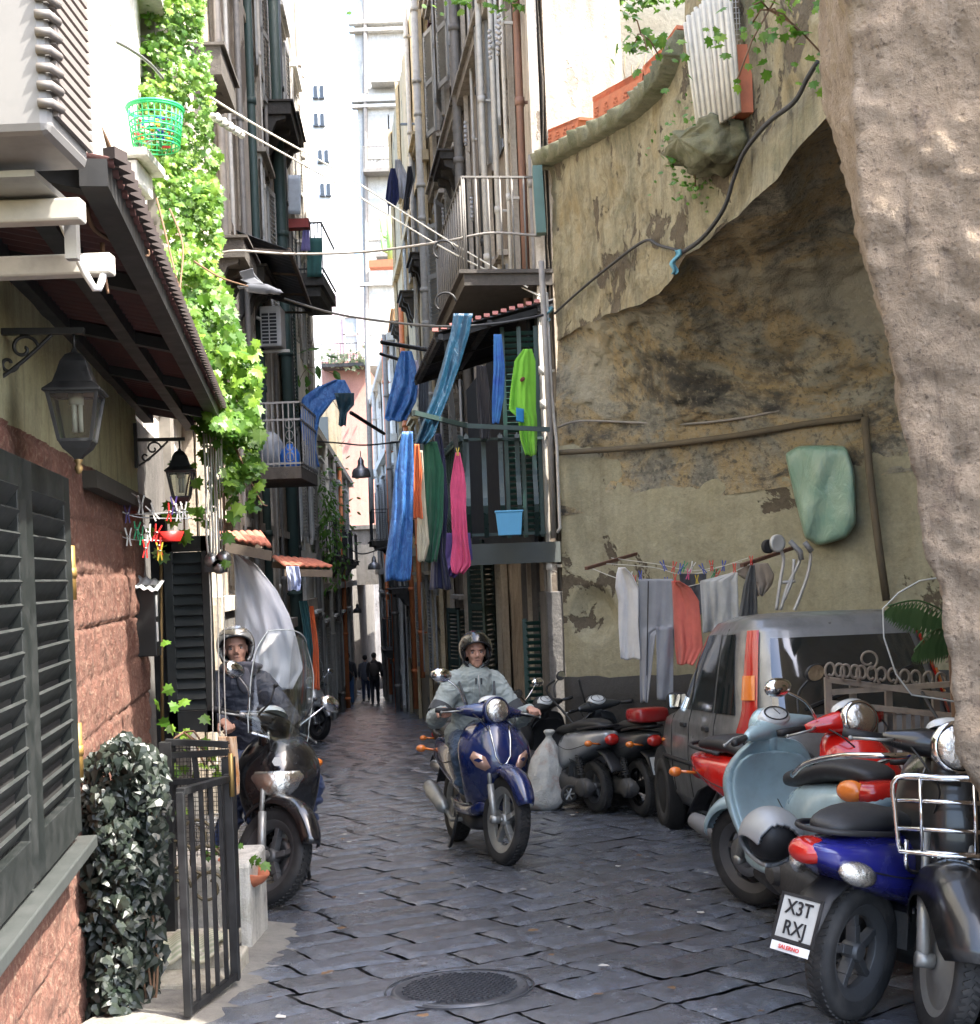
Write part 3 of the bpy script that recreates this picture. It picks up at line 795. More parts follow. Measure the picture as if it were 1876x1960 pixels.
def core(fc, th, y0, y1, z0, z1, m, t=.6, seg=None, name='wall', amp=.02):
    nu = seg or int((y1 - y0) * 5); nv = int((z1 - z0) * 4)
    U, Vv = np.meshgrid(np.linspace(0, 1, nu + 1), np.linspace(0, 1, nv + 1), indexing='ij'); Y = y0 + U * (y1 - y0); Z = z0 + Vv * (z1 - z0)
    D = amp * fbm(Y * 1.5, Z * 1.5, 0, 4, int(abs(fc.a) * 10)); X = fc.a + fc.b * Y + fc.n.x * D
    npmesh(name, np.stack([X.ravel(), Y.ravel(), Z.ravel()], 1), gridfaces(nu, nv), m, th, world=True)
    mb = MB(); d = -fc.n * t; a, b = fc.W(y0 + .001, z0, -.03), fc.W(y1, z0, -.03); mb.prism([a, b, b + d, a + d], (0, 0, z1 - z0)); return mb.build('side_wall', m, th, True)
def strip(fc, mb, y, z0, z1, wd, out): mb.bar(fc.W(y, z0, out / 2), fc.W(y, z1, out / 2), out, wd, up=(0, 1, 0))
def band(fc, mb, y0, y1, z, h, out): mb.bar(fc.W(y0, z, out / 2), fc.W(y1, z, out / 2), out, h)

# ---- right side
RA, RB = 2.566, -.134
RF = Fac(RA, RB, 1)
def right_near():
    th = thing('grey_tenement', 'tall weathered grey tenement covered in pipes, on the right behind the green balcony', 'building', RF.W(19, gz(19)))
    core(RF, th, 13.45, 25, -2.6, 18, M_grey, t=.85)
    mb = MB()
    for y, wd, o in ((13.75, .55, .10), (15.3, .35, .07), (17.4, .5, .09), (19.6, .35, .07), (22.0, .5, .09), (24.4, .5, .09)): strip(RF, mb, y, -2.3, 15, wd, o)
    mb.build('pilasters', M_beige, th, True)
    mb = MB()
    for z in (1.72, 5.2, 8.9, 12.6): band(RF, mb, 16.2, 25, z, .16, .16); band(RF, mb, 16.2, 25, z + .12, .06, .22)
    mb.build('string_courses', M_beige, th, True)
    # windows
    for (y, z, aj) in ((16.3, 4.2, .15), (20.8, 3.5, .4), (20.8, 7.1, .2), (16.3, 7.9, .2), (23.2, 3.5, .6), (23.2, 7.1, .5), (20.8, 10.8, .3), (23.2, 10.8, .3), (18.6, .9, .5), (22.4, -.2, .4), (16.3, 11.4, .2)):
        window(RF, th, y, z, .95, 2.0, M_shw if z > 2 else M_shg, aj)
    for (y0, y1, z, d) in ((19.9, 21.2, 4.9, .45), (22.8, 24.1, 4.4, .45), (20.3, 21.5, 8.2, .4)):
        balcony(RF, th, y0, y1, z, d, rail=z < 4)
    for (x, m, r, o, z0, z1) in ((903, M_pipeg, .075, .14, 2.6, 15), (928, M_pipel, .022, .10, 2.6, 12), (948, M_piped, .055, .13, 2.4, 15), (962, M_pipel, .045, .2, 2.6, 15), (975, M_pipel, .04, .12, 2.6, 15), (1003, M_pipel, .025, .16, 2.6, 15), (1030, M_piper, .045, .14, 1.6, 15), (895, M_pipeg, .04, .12, 1.0, 15), (1040, M_pipeg, .03, .1, -1.5, 6)):
        p = RF.px(x, 500); pipe(RF, th, p.y, z0, z1, o, r, m)
    for x in (1050, 1060):
        p = RF.px(x, 800, .1); pipe(RF, th, max(13.5, p.y), .2, 4.4, .12, .028, M_pipel)
    # bunches of insulators and pulleys
    mb = MB()
    for (x, y) in ((958, 30), (955, 50), (893, 235), (940, 60), (905, 380), (850, 400), (822, 430), (800, 640)):
        p = RF.px(x, y, .25); mb = MB()
        for k in range(5):
            for q in (0, .09): mb.ball(p + Vector((-.02, q * 1.6, -.065 * k)), (.028, .028, .026), 8, 5)
        mb.build('insulators', mat('porcelain', (.38, .37, .36), .25), th, True)
    # ground floor: pale stucco pier, door recess, dark pier
    mb = MB(); mb.bar(RF.W(14.75, .1, .015), RF.W(15.9, .1, .015), .06, 4.0); mb.build('stucco_panel', plaster('slate_stucco', (.13, .13, .135), (.17, .17, .175), (.10, .10, .105), streak=.3, scale=4, bstr=1.0), th, True)
    mb = MB(); mb.bar(RF.W(13.46, -.35, .06), RF.W(13.9, -.35, .06), .22, 3.1); mb.build('corner_post', M_ash, th, True, bevel=.01)
    d = mb = MB(); mb.bar(RF.W(13.95, -.35, .02), RF.W(14.72, -.35, .02), .05, 2.7); dr = mb.build('door', mat('black_green_door', (.008, .02, .017), .4, 0, .3), th, True)
    mb = MB()
    for k in range(7): mb.bar(RF.W(14.0 + .1 * k, -1.65, .055), RF.W(14.0 + .1 * k, .95, .055), .018, .06, up=(0, 1, 0))
    mb.build('door_boards', mat('door_boards', (.012, .03, .026), .4, 0, .3), dr, True)
    mb = MB(); mb.ball(RF.W(14.62, -.35, .10), .03); mb.build('door_knob', mat('brass', (.5, .32, .1), .3, .9), dr, True)
    # open green shutter leaf facing us beside the door
    mb = MB(); b0 = RF.W(13.93, -.35, .10); dv = Vector((-1, .1, 0)).normalized()
    for q in (0, .24): mb.bar(b0 + dv * q + Vector((0, 0, -1.25)), b0 + dv * q + Vector((0, 0, 1.25)), .05, .035, up=(0, 1, 0))
    for k in range(34): mb.box(b0 + dv * .12 + Vector((0, 0, -1.2 + 2.4 * k / 33)), (.22, .012, .05), (radians(38), 0, 0))
    mb.build('door_shutter', M_greenp, th, True)
    return th
TH_RN = right_near()

def green_balcony():
    """bulging balcony with green louvred door and black roof"""
    z = .15 - 0.0
    p0 = P(950, 1052, 12.4); zf = p0.z + .12
    y0, y1 = 13.5, 15.6
    th = thing('green_balcony', 'green iron balcony with bulging bars, slatted green door and a dark sloping roof', 'balcony', RF.W(14.4, zf - .1, .4))
    dp = 1.02
    mb = MB(); mb.bar(RF.W(y0, zf - .06, dp / 2), RF.W(y1, zf - .06, dp / 2), dp, .05); mb.build('floor_slab', M_slab, th, True)
    mb = MB(); mb.bar(RF.W(y0 - .03, zf - .15, 0), RF.W(y0 - .03, zf - .15, dp), .06, .22); mb.bar(RF.W(y0, zf - .15, dp), RF.W(y1, zf - .15, dp), .06, .22)
    mb.build('edge_beam', mat('grey_green_beam', (.06, .07, .065), .6, 0, .5), th, True)
    mb = MB(); ht = 1.06
    def bulge(pb, outv):
        pts = []
        for t in np.linspace(0, 1, 14):
            b = .17 * sin(pi * min(1, t / .62)) ** 1.0 if t < .62 else -.0
            b = .20 * math.exp(-((t - .3) / .24) ** 2) - .03
            pts.append(pb + outv * b + Vector((0, 0, .03 + ht * t)))
        pts.append(pb + outv * .03 + Vector((0, 0, ht + .06))); pts.append(pb + outv * .06 + Vector((0, 0, ht + .02)))
        return pts
    M_gbar = mat('green_bar', (.009, .026, .022), .3, .1, .3)
    for k in range(6):
        off = dp * (k + .3) / 5.6; pb = RF.W(y0, zf, off)
        pts = bulge(pb, Vector((0, -1, 0)))
        bars = MB()
        for i in range(len(pts) - 1): bars.bar(pts[i], pts[i + 1] + (pts[i + 1] - pts[i]) * .08, .05, .012, up=(0, -1, .2))
        bars.build('railing_bar', M_gbar, th, True)
    for k in range(12):
        y = y0 + (y1 - y0) * k / 11; pts = bulge(RF.W(y, zf, dp), RF.n)
        bars = MB()
        for i in range(len(pts) - 1): bars.bar(pts[i], pts[i + 1] + (pts[i + 1] - pts[i]) * .08, .02, .035, up=RF.n)
        bars.build('railing_bar', M_gbar, th, True)
    mb = MB()
    for zz in (.06, ht + .02):
        mb.bar(RF.W(y0, zf + zz, 0), RF.W(y0, zf + zz, dp), .04, .03); mb.bar(RF.W(y0, zf + zz, dp), RF.W(y1, zf + zz, dp), .04, .03)
    # outrigger rail for washing
    q0 = P(1052, 822, 12.4); q1 = P(893, 815, 12.3); q2 = P(792, 790, 11.6)
    mb.bar(q0, q1, .035, .045); mb.bar(q1, q2, .035, .045)
    mb.build('handrail', mat('teal_rail', (.03, .055, .052), .5, .1, .4), th, True)
    # louvred door on the wall, seen through the bars, plus panel blackened as interior shade
    mb = MB(); zt = zf + 2.35
    mb.bar(RF.W(13.6, zf + 1.2, .23), RF.W(19.2, zf + 1.2, .23), .04, 2.5); mb.build('interior_shade_panel', mat('interior_shade', (.008, .008, .009), .9), th, True)
    mb = MB(); b0 = RF.W(13.58, zf + 1.15, .16); dv = Vector((-1, .02, 0))
    for q in (0, .18, .36): mb.bar(b0 + dv * q + Vector((0, 0, -1.13)), b0 + dv * q + Vector((0, 0, 1.15)), .045, .035, up=(0, 1, 0))
    for k in range(34):
        for q in (.09, .27): mb.box(b0 + dv * q + Vector((0, 0, -1.08 + 2.16 * k / 33)), (.15, .012, .045), (radians(38), 0, 0))
    mb.build('louvred_leaf', M_greenp, th, True)
    # roof
    r = [P(845, 668, 12.0), P(878, 590, 13.3), P(1045, 560, 13.6), P(1045, 610, 12.6)]
    zr = P(930, 600, 13.2).z
    mb = MB()
    a0, a1 = RF.W(13.4, zr + .16, -.02), RF.W(16.2, zr + .16, -.02); b0_, b1 = RF.W(13.2, zr - .22, 1.28), RF.W(16.2, zr - .22, 1.28)
    def fr(u, v):
        p = (a0 * (1 - u) + a1 * u) * (1 - v) + (b0_ * (1 - u) + b1 * u) * v; p.z += .02 * sin(u * 2 * pi * 24); return p
    mb.grid(180, 4, fr); mb.build('roof_sheet', mat('roof_black', (.018, .02, .024), .5, .1, .4), th, True, solid=.006)
    mb = MB()
    for v in (.12, .55, .96):
        mb.bar(a0.lerp(b0_, v) + Vector((0, 0, -.05)), a1.lerp(b1, v) + Vector((0, 0, -.05)), .05, .06)
    for u in (.02, .5, .98): mb.bar(a0.lerp(a1, u) + Vector((0, 0, -.06)), b0_.lerp(b1, u) + Vector((0, 0, -.06)), .05, .06)
    mb.bar(RF.W(13.5, zf, dp), b0_ + Vector((.1, .2, 0)), .05, .05)
    mb.build('roof_frame', M_iron, th, True)
    mb = MB()
    for k in range(14):
        u = k / 14; p = b0_.lerp(a0, u); mb.box(p + Vector((0, -.02, .03)), (.06, .05, .035))
    split_loose(mb.build('tile_end', mat('pink_tile_ends', (.5, .2, .18), .7), th, True))
    # old stone balcony just above, with its slim balusters
    zs = P(930, 545, 13.4).z + .05
    mb = MB(); mb.bar(RF.W(13.45, zs, .45), RF.W(16.6, zs, .45), .95, .13); mb.bar(RF.W(13.42, zs + .08, .47), RF.W(16.6, zs + .08, .47), 1.02, .04)
    mb.build('upper_slab', M_slab, th, True)
    mb = MB()
    for k in range(7): mb.tube([RF.W(13.55, zs + .1, .1 + .13 * k), RF.W(13.55, zs + 1.12, .1 + .13 * k)], .012, 6)
    for k in range(14): mb.tube([RF.W(13.55 + .22 * k, zs + .1, .9), RF.W(13.55 + .22 * k, zs + 1.12, .9)], .012, 6)
    mb.bar(RF.W(13.55, zs + 1.12, 0), RF.W(13.55, zs + 1.12, .9), .03, .02); mb.bar(RF.W(13.55, zs + 1.12, .9), RF.W(16.5, zs + 1.12, .9), .03, .02)
    mb.build('upper_railing', mat('dull_baluster', (.15, .14, .125), .7, 0, .4), th, True)
    for (x, zz) in ((.95, .3), (.95, -.25)):
        mb = MB(); c = RF.W(13.4, zs + zz, .98)
        mb.tube([c + Vector((-.05 - .11 * (1 - cos(a)) , -.02, .10 * sin(a))) for a in np.linspace(0, 4.2, 12)], .012, 6); mb.build('scroll_bracket', M_iron, th, True)
green_balcony()

def right_far():
    f2 = Fac(RA - .12, RB, 1)
    th = thing('ochre_tenement', 'ochre tenement with orange drainpipes beyond the grey tenement', 'building', f2.W(30, gz(30)))
    core(f2, th, 25.02, 36, -3.4, 14, M_yellow, t=1.2)
    mb = MB()
    for y in (25.4, 28.6, 32.2, 35.6): strip(f2, mb, y, -3, 14, .5, .08)
    for z in (2.0, 5.9, 9.8): band(f2, mb, 25, 36, z, .2, .12)
    mb.build('mouldings', M_yellow, th, True)
    for y in (26.9, 30.4, 33.9):
        for z, aj in ((3.9, .2), (.2, .3)) + (((9.4, .1),) if y < 31 else ()): window(f2, th, y, z, 1.0, 2.1, M_shw, aj * .25, M_yellow)
        for z in (2.65, 8.1): balcony(f2, th, y - .6, y + .6, z, .3, rail=False, m=M_slab)
    balcony(f2, th, 33.5, 35.2, 1.0, .6)
    for (x, m, r, z0, z1) in ((852, M_pipel, .08, 2, 14), (832, M_pipel, .07, 1.0, 14), (808, M_pipel, .05, 1.0, 14), (776, M_pipeo, .07, -2, 8.6), (792, M_pipeo, .06, -1, 3.5)):
        p = f2.px(x, 500); pipe(f2, th, min(35.5, max(25.2, p.y)), z0, z1, .16, r, m)
    f3 = Fac(RA - .25, RB, 1)
    th = thing('pale_tenement', 'pale sunlit tenement with an orange drainpipe near the end of the alley', 'building', f3.W(42, gz(42)))
    core(f3, th, 36.02, 50, -4, 8.4, M_white, t=2.0)
    mb = MB()
    for y in (36.4, 40, 44, 48): strip(f3, mb, y, -3.6, 8.4, .5, .09)
    for z in (1.6, 5.4, 8.3): band(f3, mb, 36, 50, z, .22, .2)
    mb.build('mouldings', M_white, th, True)
    for y in (38.1, 42, 46):
        for z, aj in ((3.5, .6), (-.4, .5)): window(f3, th, y, z, 1.1, 2.1, M_shw, aj * .4, M_white)
    balcony(f3, th, 37.2, 39.2, 2.4, .8, cor=True); balcony(f3, th, 38, 39.6, -.9, .5)
    for (x, m, r, z0, z1) in ((748, M_pipeo, .085, -2.6, 8.6), (722, M_pipel, .07, -3, 8.4), (735, M_pipeo, .06, -2.5, 2.5)):
        p = f3.px(x, 700); pipe(f3, th, min(49, max(36.3, p.y)), z0, z1, .18, r, m)
    pipe(f3, th, 36.3, -3, 8.4, .25, .07, M_pipeg)
right_far()

def end_block():
    # house built over the end of the alley with a passage under it
    th = thing('passage_house', 'pale house closing the alley above a dark passage, with a grey drainpipe down its edge', 'building', (-4.2, 51, gz(51)))
    k1, k2 = (693 - 938) / 2400, -.052
    Y = 51.0; xl = P(699, 600, Y).x; xr = -2.0; zt = P(700, -260, Y).z; zb = P(700, 700, Y).z
    mb = MB()
    nu, nv = 24, 60
    def f(u, v):
        x = xl + (xr - xl) * u; z = zb + (zt - zb) * v; return Vector((x, Y + .03 * float(fbm(x, z, 0, 3, 3)), z))
    mb.grid(nu, nv, f); mb.build('wall', M_white, th, True)
    mb = MB(); mb.box(((xl + xr) / 2, Y + 2.02, (zb + zt) / 2), (xr - xl, 3.95, zt - zb)); mb.build('side_wall', M_white, th, True)
    mb = MB()
    for py in (45, 60, 190, 205, 545): z = P(740, py, Y).z; mb.box(((xl + xr) / 2 - .05, Y - .12, z), (xr - xl + .3, .3, .12 if py != 190 else .3))
    split_loose(mb.build('cornice', M_white, th, True))
    for (x, y, w_, h) in ((725, 130, .9, 1.7), (765, 262, .9, 1.8), (725, 262, .9, 1.8), (725, 420, .9, 1.7), (765, 420, .9, 1.7), (725, 600, .9, 1.7)):
        p = P(x, y, Y); mb = MB(); mb.box(p + Vector((0, -.02, 0)), (w_, .06, h)); mb.build('window', mat('pale_shutter', (.5, .49, .45), .6), th, True)
    p = P(756, 130, Y); mb = MB(); mb.box(p + Vector((0, -.35, -.75)), (1.9, .7, .12))
    for i in range(12): mb.box(p + Vector((-.85 + 1.7 * i / 11, -.66, -.3)), (.02, .02, .8))
    mb.box(p + Vector((0, -.66, .1)), (1.8, .03, .03)); mb.build('balcony', M_pipel, th, True)
    for (bx, by) in ((738, 330), (762, 490)):
        p = P(bx, by, Y); mb = MB(); mb.box(p + Vector((0, -.35, -.1)), (1.7, .7, .14)); mb.box(p + Vector((0, -.66, .85)), (1.7, .03, .03))
        for i in range(13): mb.box(p + Vector((-.82 + 1.64 * i / 12, -.66, .4)), (.025, .025, .9))
        mb.build('balcony', M_pipeg, th, True)
    mb = MB(); mb.tube([P(699, -200, Y - .15), P(699, 300, Y - .15), P(702, 640, Y - .15), P(712, 1000, 47)], .10, 8); mb.build('drain_pipe', M_pipeg, th, True)
    # rose house
    th = thing('rose_house', 'rose pink house front standing over the passage at the end of the alley', 'building', (-5.5, 57, gz(57)))
    Y = 57.0; a = P(615, 700, Y); b = P(760, 1108, Y)
    mb = MB(); zb = P(680, 1120, Y).z; zt = P(680, 690, Y).z
    mb.grid(20, 30, lambda u, v: Vector((a.x + (b.x - a.x) * u, Y, zb + (zt - zb) * v)))
    mb.build('wall', M_rose, th, True)
    mb = MB(); mb.box(((a.x + b.x) / 2, Y + 1.55, (zb + zt) / 2), (b.x - a.x, 3, zt - zb)); mb.build('side_wall', M_rose, th, True)
    zz = P(680, 1010, Y).z; mb = MB(); mb.grid(10, 8, lambda u, v: Vector((a.x + (b.x - a.x) * u, Y - .05, zb + (zz - zb) * v))); mb.box(((a.x + b.x) / 2, Y - .1, zz), (b.x - a.x, .25, .18))
    mb.build('stone_band', M_ash, th, True)
    zt2 = P(680, 560, Y + 3).z; mb = MB(); mb.box(((a.x + b.x) / 2, Y + 3.0, (zt + zt2) / 2), (b.x - a.x, .3, zt2 - zt)); mb.build('attic_wall', plaster('lilac_plaster', (.66, .56, .6), (.74, .64, .67), (.6, .52, .55)), th, True)
    p = P(672, 640, Y + 2.8); mb = MB()
    for dx in (-.32, .32): mb.box(p + Vector((dx, 0, 0)), (.08, .08, 1.7))
    for dz in (-.85, 0, .85): mb.box(p + Vector((0, 0, dz)), (.72, .08, .08))
    wq = mb.build('window', M_whitep, th, True); mb = MB(); mb.box(p + Vector((0, .04, 0)), (.6, .02, 1.6)); mb.build('pane', mat('bright_pane', (.35, .42, .42), .1), wq, True)
    mb = MB(); p = P(665, 702, Y - .5); mb.box(p, (2.2, 1.2, .15)); bq = mb.build('balcony', M_ash, th, True)
    mb = MB()
    for i in range(16): mb.box(p + Vector((-1.05 + 2.1 * i / 15, -.58, .5)), (.02, .02, .9))
    mb.box(p + Vector((0, -.58, .95)), (2.2, .03, .03)); mb.build('railing', M_iron, bq, True)
    # side walls and far wall of the passage
    th = thing('passage_walls', 'dark passage walls at the foot of the rose house with a grey wall beyond', 'wall', (-4.6, 62, gz(62)))
    mb = MB(); xL = P(652, 1250, 47).x; xR = P(752, 1250, 47).x
    mb.box((xL - 1.3, 56.5, -.5), (1.9, 17, 6.2)); mb.box((xR * 1.2 + 1.9, 57, -.5), (1.9, 13, 6.2)); mb.build('side_wall', M_ash, th, True)
    mb = MB(); mb.grid(20, 20, lambda u, v: Vector((-9 + 9 * u, 68, gz(68) - .2 + 9 * v))); mb.build('far_wall', plaster('grey_far', (.34, .32, .31), (.42, .4, .39), (.28, .27, .26), peel=(.2, .19, .18), streak=.5), th, True)
    # bright tower and blocks beyond
    th = thing('white_tower', 'tall white block with small dark paired windows far behind the alley', 'building', (-12, 92, gz(90)))
    Y = 92; a = P(560, 600, Y).x; b = P(657, 600, Y).x; zt = P(600, -300, Y).z
    mb = MB(); mb.box(((a + b) / 2, Y + 5, zt / 2 - 3), (b - a, 10, zt + 6)); mb.build('wall', mat('tower_white', (.82, .82, .80), .8, 0, .1), th, True)
    for (x, y) in ((611, 175), (612, 228), (620, 298), (624, 362)):
        for dx in (-9, 3):
            mb = MB(); mb.box(P(x + dx + 2, y, Y - .03), (.26, .12, .8)); mb.box(P(x + dx + 2, y + 13, Y - .1), (.4, .3, .08)); mb.build('window', M_gl, th, True)
end_block()

def white_house():
    th = thing('terrace_house', 'cream house wall with bare creeper stems above the terracotta planters', 'building', (3, 14.4, 4))
    y = 14.25; xl = P(1041, 100, y).x
    mb = MB(); mb.grid(50, 60, lambda u, v: Vector((xl + 6 * u, y + .02 * float(fbm(u * 9, v * 9, 0, 4, 3)), 2.6 + 8.4 * v)))
    mb.build('wall', plaster('cream_house', (.29, .275, .235), (.33, .315, .28), (.25, .235, .20), peel=(.21, .19, .15), peel_at=.64, streak=.3, grime=(.26, .24, .19), grime_amt=.3, scale=.9, bstr=.3), th, True)
    mb = MB(); mb.box((xl + 3.02, y + 2.05, 6.8), (5.96, 4, 8.4)); mb.build('side_wall', M_white, th, True)
    mb = MB(); rr = random.Random(4)
    for k in range(26):
        x = xl + .1 + rr.random() * 2.6; z = 7.4 - rr.random() * .4; pts = []; dx = (rr.random() - .5) * .16
        for i in range(10 + rr.randint(0, 8)):
            pts.append((x, y - .03, z)); x += dx + (rr.random() - .5) * .09; z -= .13 + rr.random() * .1
            if rr.random() < .3: dx = (rr.random() - .5) * .3
        mb.tube(pts, [.007 * (1 - .7 * i / len(pts)) for i in range(len(pts))], 4)
    mb.build('creeper_stems', mat('dry_stem', (.22, .17, .11), .9), th, True)
white_house()

# ---- left side
L2A, L2B = -2.168, -.064
L2 = Fac(L2A, L2B, -1)
def left_row():
    # house with the creeper
    f1 = Fac(LA - .12, LB, -1)
    th = thing('creeper_house', 'sunlit white house smothered in bright green creeper behind the awning', 'building', f1.W(10, gz(10)))
    core(f1, th, 8.2, 13, -1.4, 9.5, M_white, t=1.0)
    mb = MB()
    for z in (3.2, 6.3): band(f1, mb, 8.2, 13, z, .16, .2)
    split_loose(mb.build('ledge', M_white, th, True))
    mb = MB(); strip(f1, mb, 10.6, -1.2, 9.5, .12, .12); mb.build('drain_pipe', M_pipeg, th, True)
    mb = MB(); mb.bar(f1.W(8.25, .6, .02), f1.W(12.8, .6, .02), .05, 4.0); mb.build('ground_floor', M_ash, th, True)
    mb = MB(); a = P(232, 316, 8.6); b = P(298, 306, 8.6)
    # stone corbel ledge under the basket
    c = (P(266, 312, 8.7)); mb.box((c.x - .05, 8.7, c.z), (.34, .5, .06)); mb.box((c.x - .08, 8.7, c.z - .12), (.24, .4, .16)); mb.box((c.x - .1, 8.72, c.z - .32), (.18, .3, .26))
    mb.build('stone_ledge', M_white, th, True, bevel=.01)
    # L2 grey tenement
    th = thing('pipe_tenement', 'tall grey brown tenement with green drainpipes on the left of the alley', 'building', L2.W(20, gz(20)))
    core(L2, th, 13.02, 23, -2.8, 16, M_grey, t=1.5)
    mb = MB()
    for y, wd in ((13.3, .5), (15.4, .4), (17.6, .4), (19.6, .4), (22.7, .5)): strip(L2, mb, y, -2.6, 16, wd, .1)
    for z in (2.2, 5.9, 9.6, 13.3): band(L2, mb, 13.02, 23, z, .12, .10)
    mb.build('mouldings', M_beige, th, True)
    for (x, m, r, o) in ((492, M_shg, .06, .12), (541, M_shg, .10, .15), (556, M_piped, .06, .14), (470, M_pipeg, .04, .1), (432, M_pipeg, .05, .1), (449, M_pipel, .03, .09), (520, M_pipeg, .03, .1), (549, M_pipeg, .04, .12), (510, M_pipel, .03, .1)):
        p = L2.px(x, 500, o); pipe(L2, th, min(22.9, max(13.1, p.y)), -1.8, 16, o, r, m)
    for (x, z) in ((500, 6.7), (535, 5.5), (500, 10.4), (450, 11)):
        p = L2.px(x, 500); window(L2, th, p.y, z, .95, 2.3, M_shg if z < 6 else M_shw, .15)
    # crumbling balcony undersides
    for (pts, d, ht) in (([(385, 0), (408, 0), (438, 88), (395, 132)], 12.6, .5), ([(424, 220), (462, 190), (478, 262), (450, 310)], 14.0, .5), ([(474, 262), (498, 262), (500, 305), (478, 318)], 16, .35)):
        pass
    balcony(L2, th, 13.1, 14.2, 6.9, .40, rail=False, thick=.3); balcony(L2, th, 14.3, 15.5, 5.25, .42, rail=False, thick=.22)
    balcony(L2, th, 17.0, 18.0, 5.6, .35, rail=False, thick=.2); balcony(L2, th, 20.6, 22.2, 9.2, .5, rail=False, thick=.2)
    # canopy
    q0 = P(478, 458, 16.6); mb = MB()
    a0, a1 = L2.W(16.2, q0.z + .05, 0), L2.W(20.2, q0.z + .05, 0); b0, b1 = L2.W(16.4, q0.z - .2, .75), L2.W(20.2, q0.z - .2, .75)
    mb.grid(60, 2, lambda u, v: (a0.lerp(a1, u)).lerp(b0.lerp(b1, u), v) + Vector((0, 0, .015 * sin(u * 120))))
    mb.build('canopy', mat('canopy_sheet', (.10, .105, .11), .4, .3, .4), th, True, solid=.01)
    mb = MB()
    for u in (0, .33, .66, 1): mb.bar(a0.lerp(a1, u) - Vector((0, 0, .25)), b0.lerp(b1, u) - Vector((0, 0, .03)), .03, .03)
    mb.bar(b0, b1, .05, .06); mb.build('canopy_frame', M_wood, th, True)
    # ground storey boards, doors
    for (y, m, zz) in ((13.9, M_ash, .2), (16.2, M_wood, .1), (18.8, M_ash, 0), (21.4, M_greenp, -.3)):
        mb = MB(); mb.bar(L2.W(y - .6, zz - .4, .08), L2.W(y + .6, zz - .4, .08), .08, 2.6); dd = mb.build('door', m, th, True)
        mb = MB()
        for s_ in (-1, 1): mb.bar(L2.W(y + s_ * .7, zz - 1.8, .1), L2.W(y + s_ * .7, zz + 1.0, .1), .16, .14, up=(0, 1, 0))
        mb.bar(L2.W(y - .75, zz + 1.0, .1), L2.W(y + .75, zz + 1.0, .1), .16, .16); mb.build('door_frame', M_beige, dd, True)
    # L3
    f3 = Fac(-2.25, L2B + .001, -1)
    th = thing('cream_tenement', 'bright cream tenement stacked with small balconies, left side past the pipes', 'building', f3.W(26, gz(26)))
    core(f3, th, 23.02, 29.5, -4, 17, M_white, t=2)
    mb = MB()
    for y in (23.4, 26.2, 29.1): strip(f3, mb, y, -3.4, 17, .4, .08)
    for z in (1.9, 9.4, 13): band(f3, mb, 23.02, 29.5, z, .2, .12)
    mb.build('mouldings', M_white, th, True)
    mb = MB(); mb.bar(f3.W(23.1, -1.2, .05), f3.W(29.4, -1.2, .05), .1, 4.4); mb.build('ground_floor', M_grey, th, True)
    for y in (24.8, 27.7):
        for z, aj in ((3.4, .3), (7.4, .2), (11.2, .2), (-.6, .3)): window(f3, th, y, z, 1.1, 2.2, M_shw, aj * .4, M_white)
    for y, z in ((24.8, 10.3), (27.7, 7.9)): balcony(f3, th, y - .8, y + .8, z, .4, rail=False)
    for (x, m) in ((590, M_pipeg), (597, M_pipel)):
        p = f3.px(x, 900); pipe(f3, th, min(29.3, max(23.3, p.y)), -3, 16, .13, .06, m)
    f4 = Fac(-2.35, L2B + .001, -1)
    th = thing('low_tenement', 'lower grey tenement with hanging ferns far along the left of the alley', 'building', f4.W(38, gz(38)))
    core(f4, th, 29.52, 50, -4.6, 5.2, M_grey, t=2)
    mb = MB()
    for y in (30, 34, 38, 42, 46): strip(f4, mb, y, -4, 5.2, .5, .1)
    for z in (1.2, 5.1): band(f4, mb, 29.52, 50, z, .2, .2)
    mb.build('mouldings', M_beige, th, True)
    for y in (32, 36, 40, 44):
        for z, aj in ((3.2, .4), (-.9, .3)): window(f4, th, y, z, 1.1, 2.1, M_shw, aj * .4, M_white)
        balcony(f4, th, y - .8, y + .8, 1.9, .5)
    for (x, m) in ((612, M_pipel), (628, M_pipeg), (640, M_pipeo)):
        p = f4.px(x, 900); pipe(f4, th, min(49, max(29.7, p.y)), -3.4, 5, .16, .07, m)
    th = thing('yellow_house', 'narrow yellowish house beside the rose house at the alley end', 'building', (-6.6, 52, gz(52)))
    mb = MB(); xa, xb = P(560, 800, 52).x, P(642, 800, 52).x; mb.box(((xa + xb) / 2, 53, 2.5), (xb - xa, 2, 13)); mb.build('wall', M_yellow, th, True)
    for z in (1.5, 4.6, 7.4):
        mb = MB(); mb.box((xb - .6, 51.95, z), (.6, .1, 1.4)); mb.build('window', M_gl, th, True)
left_row()
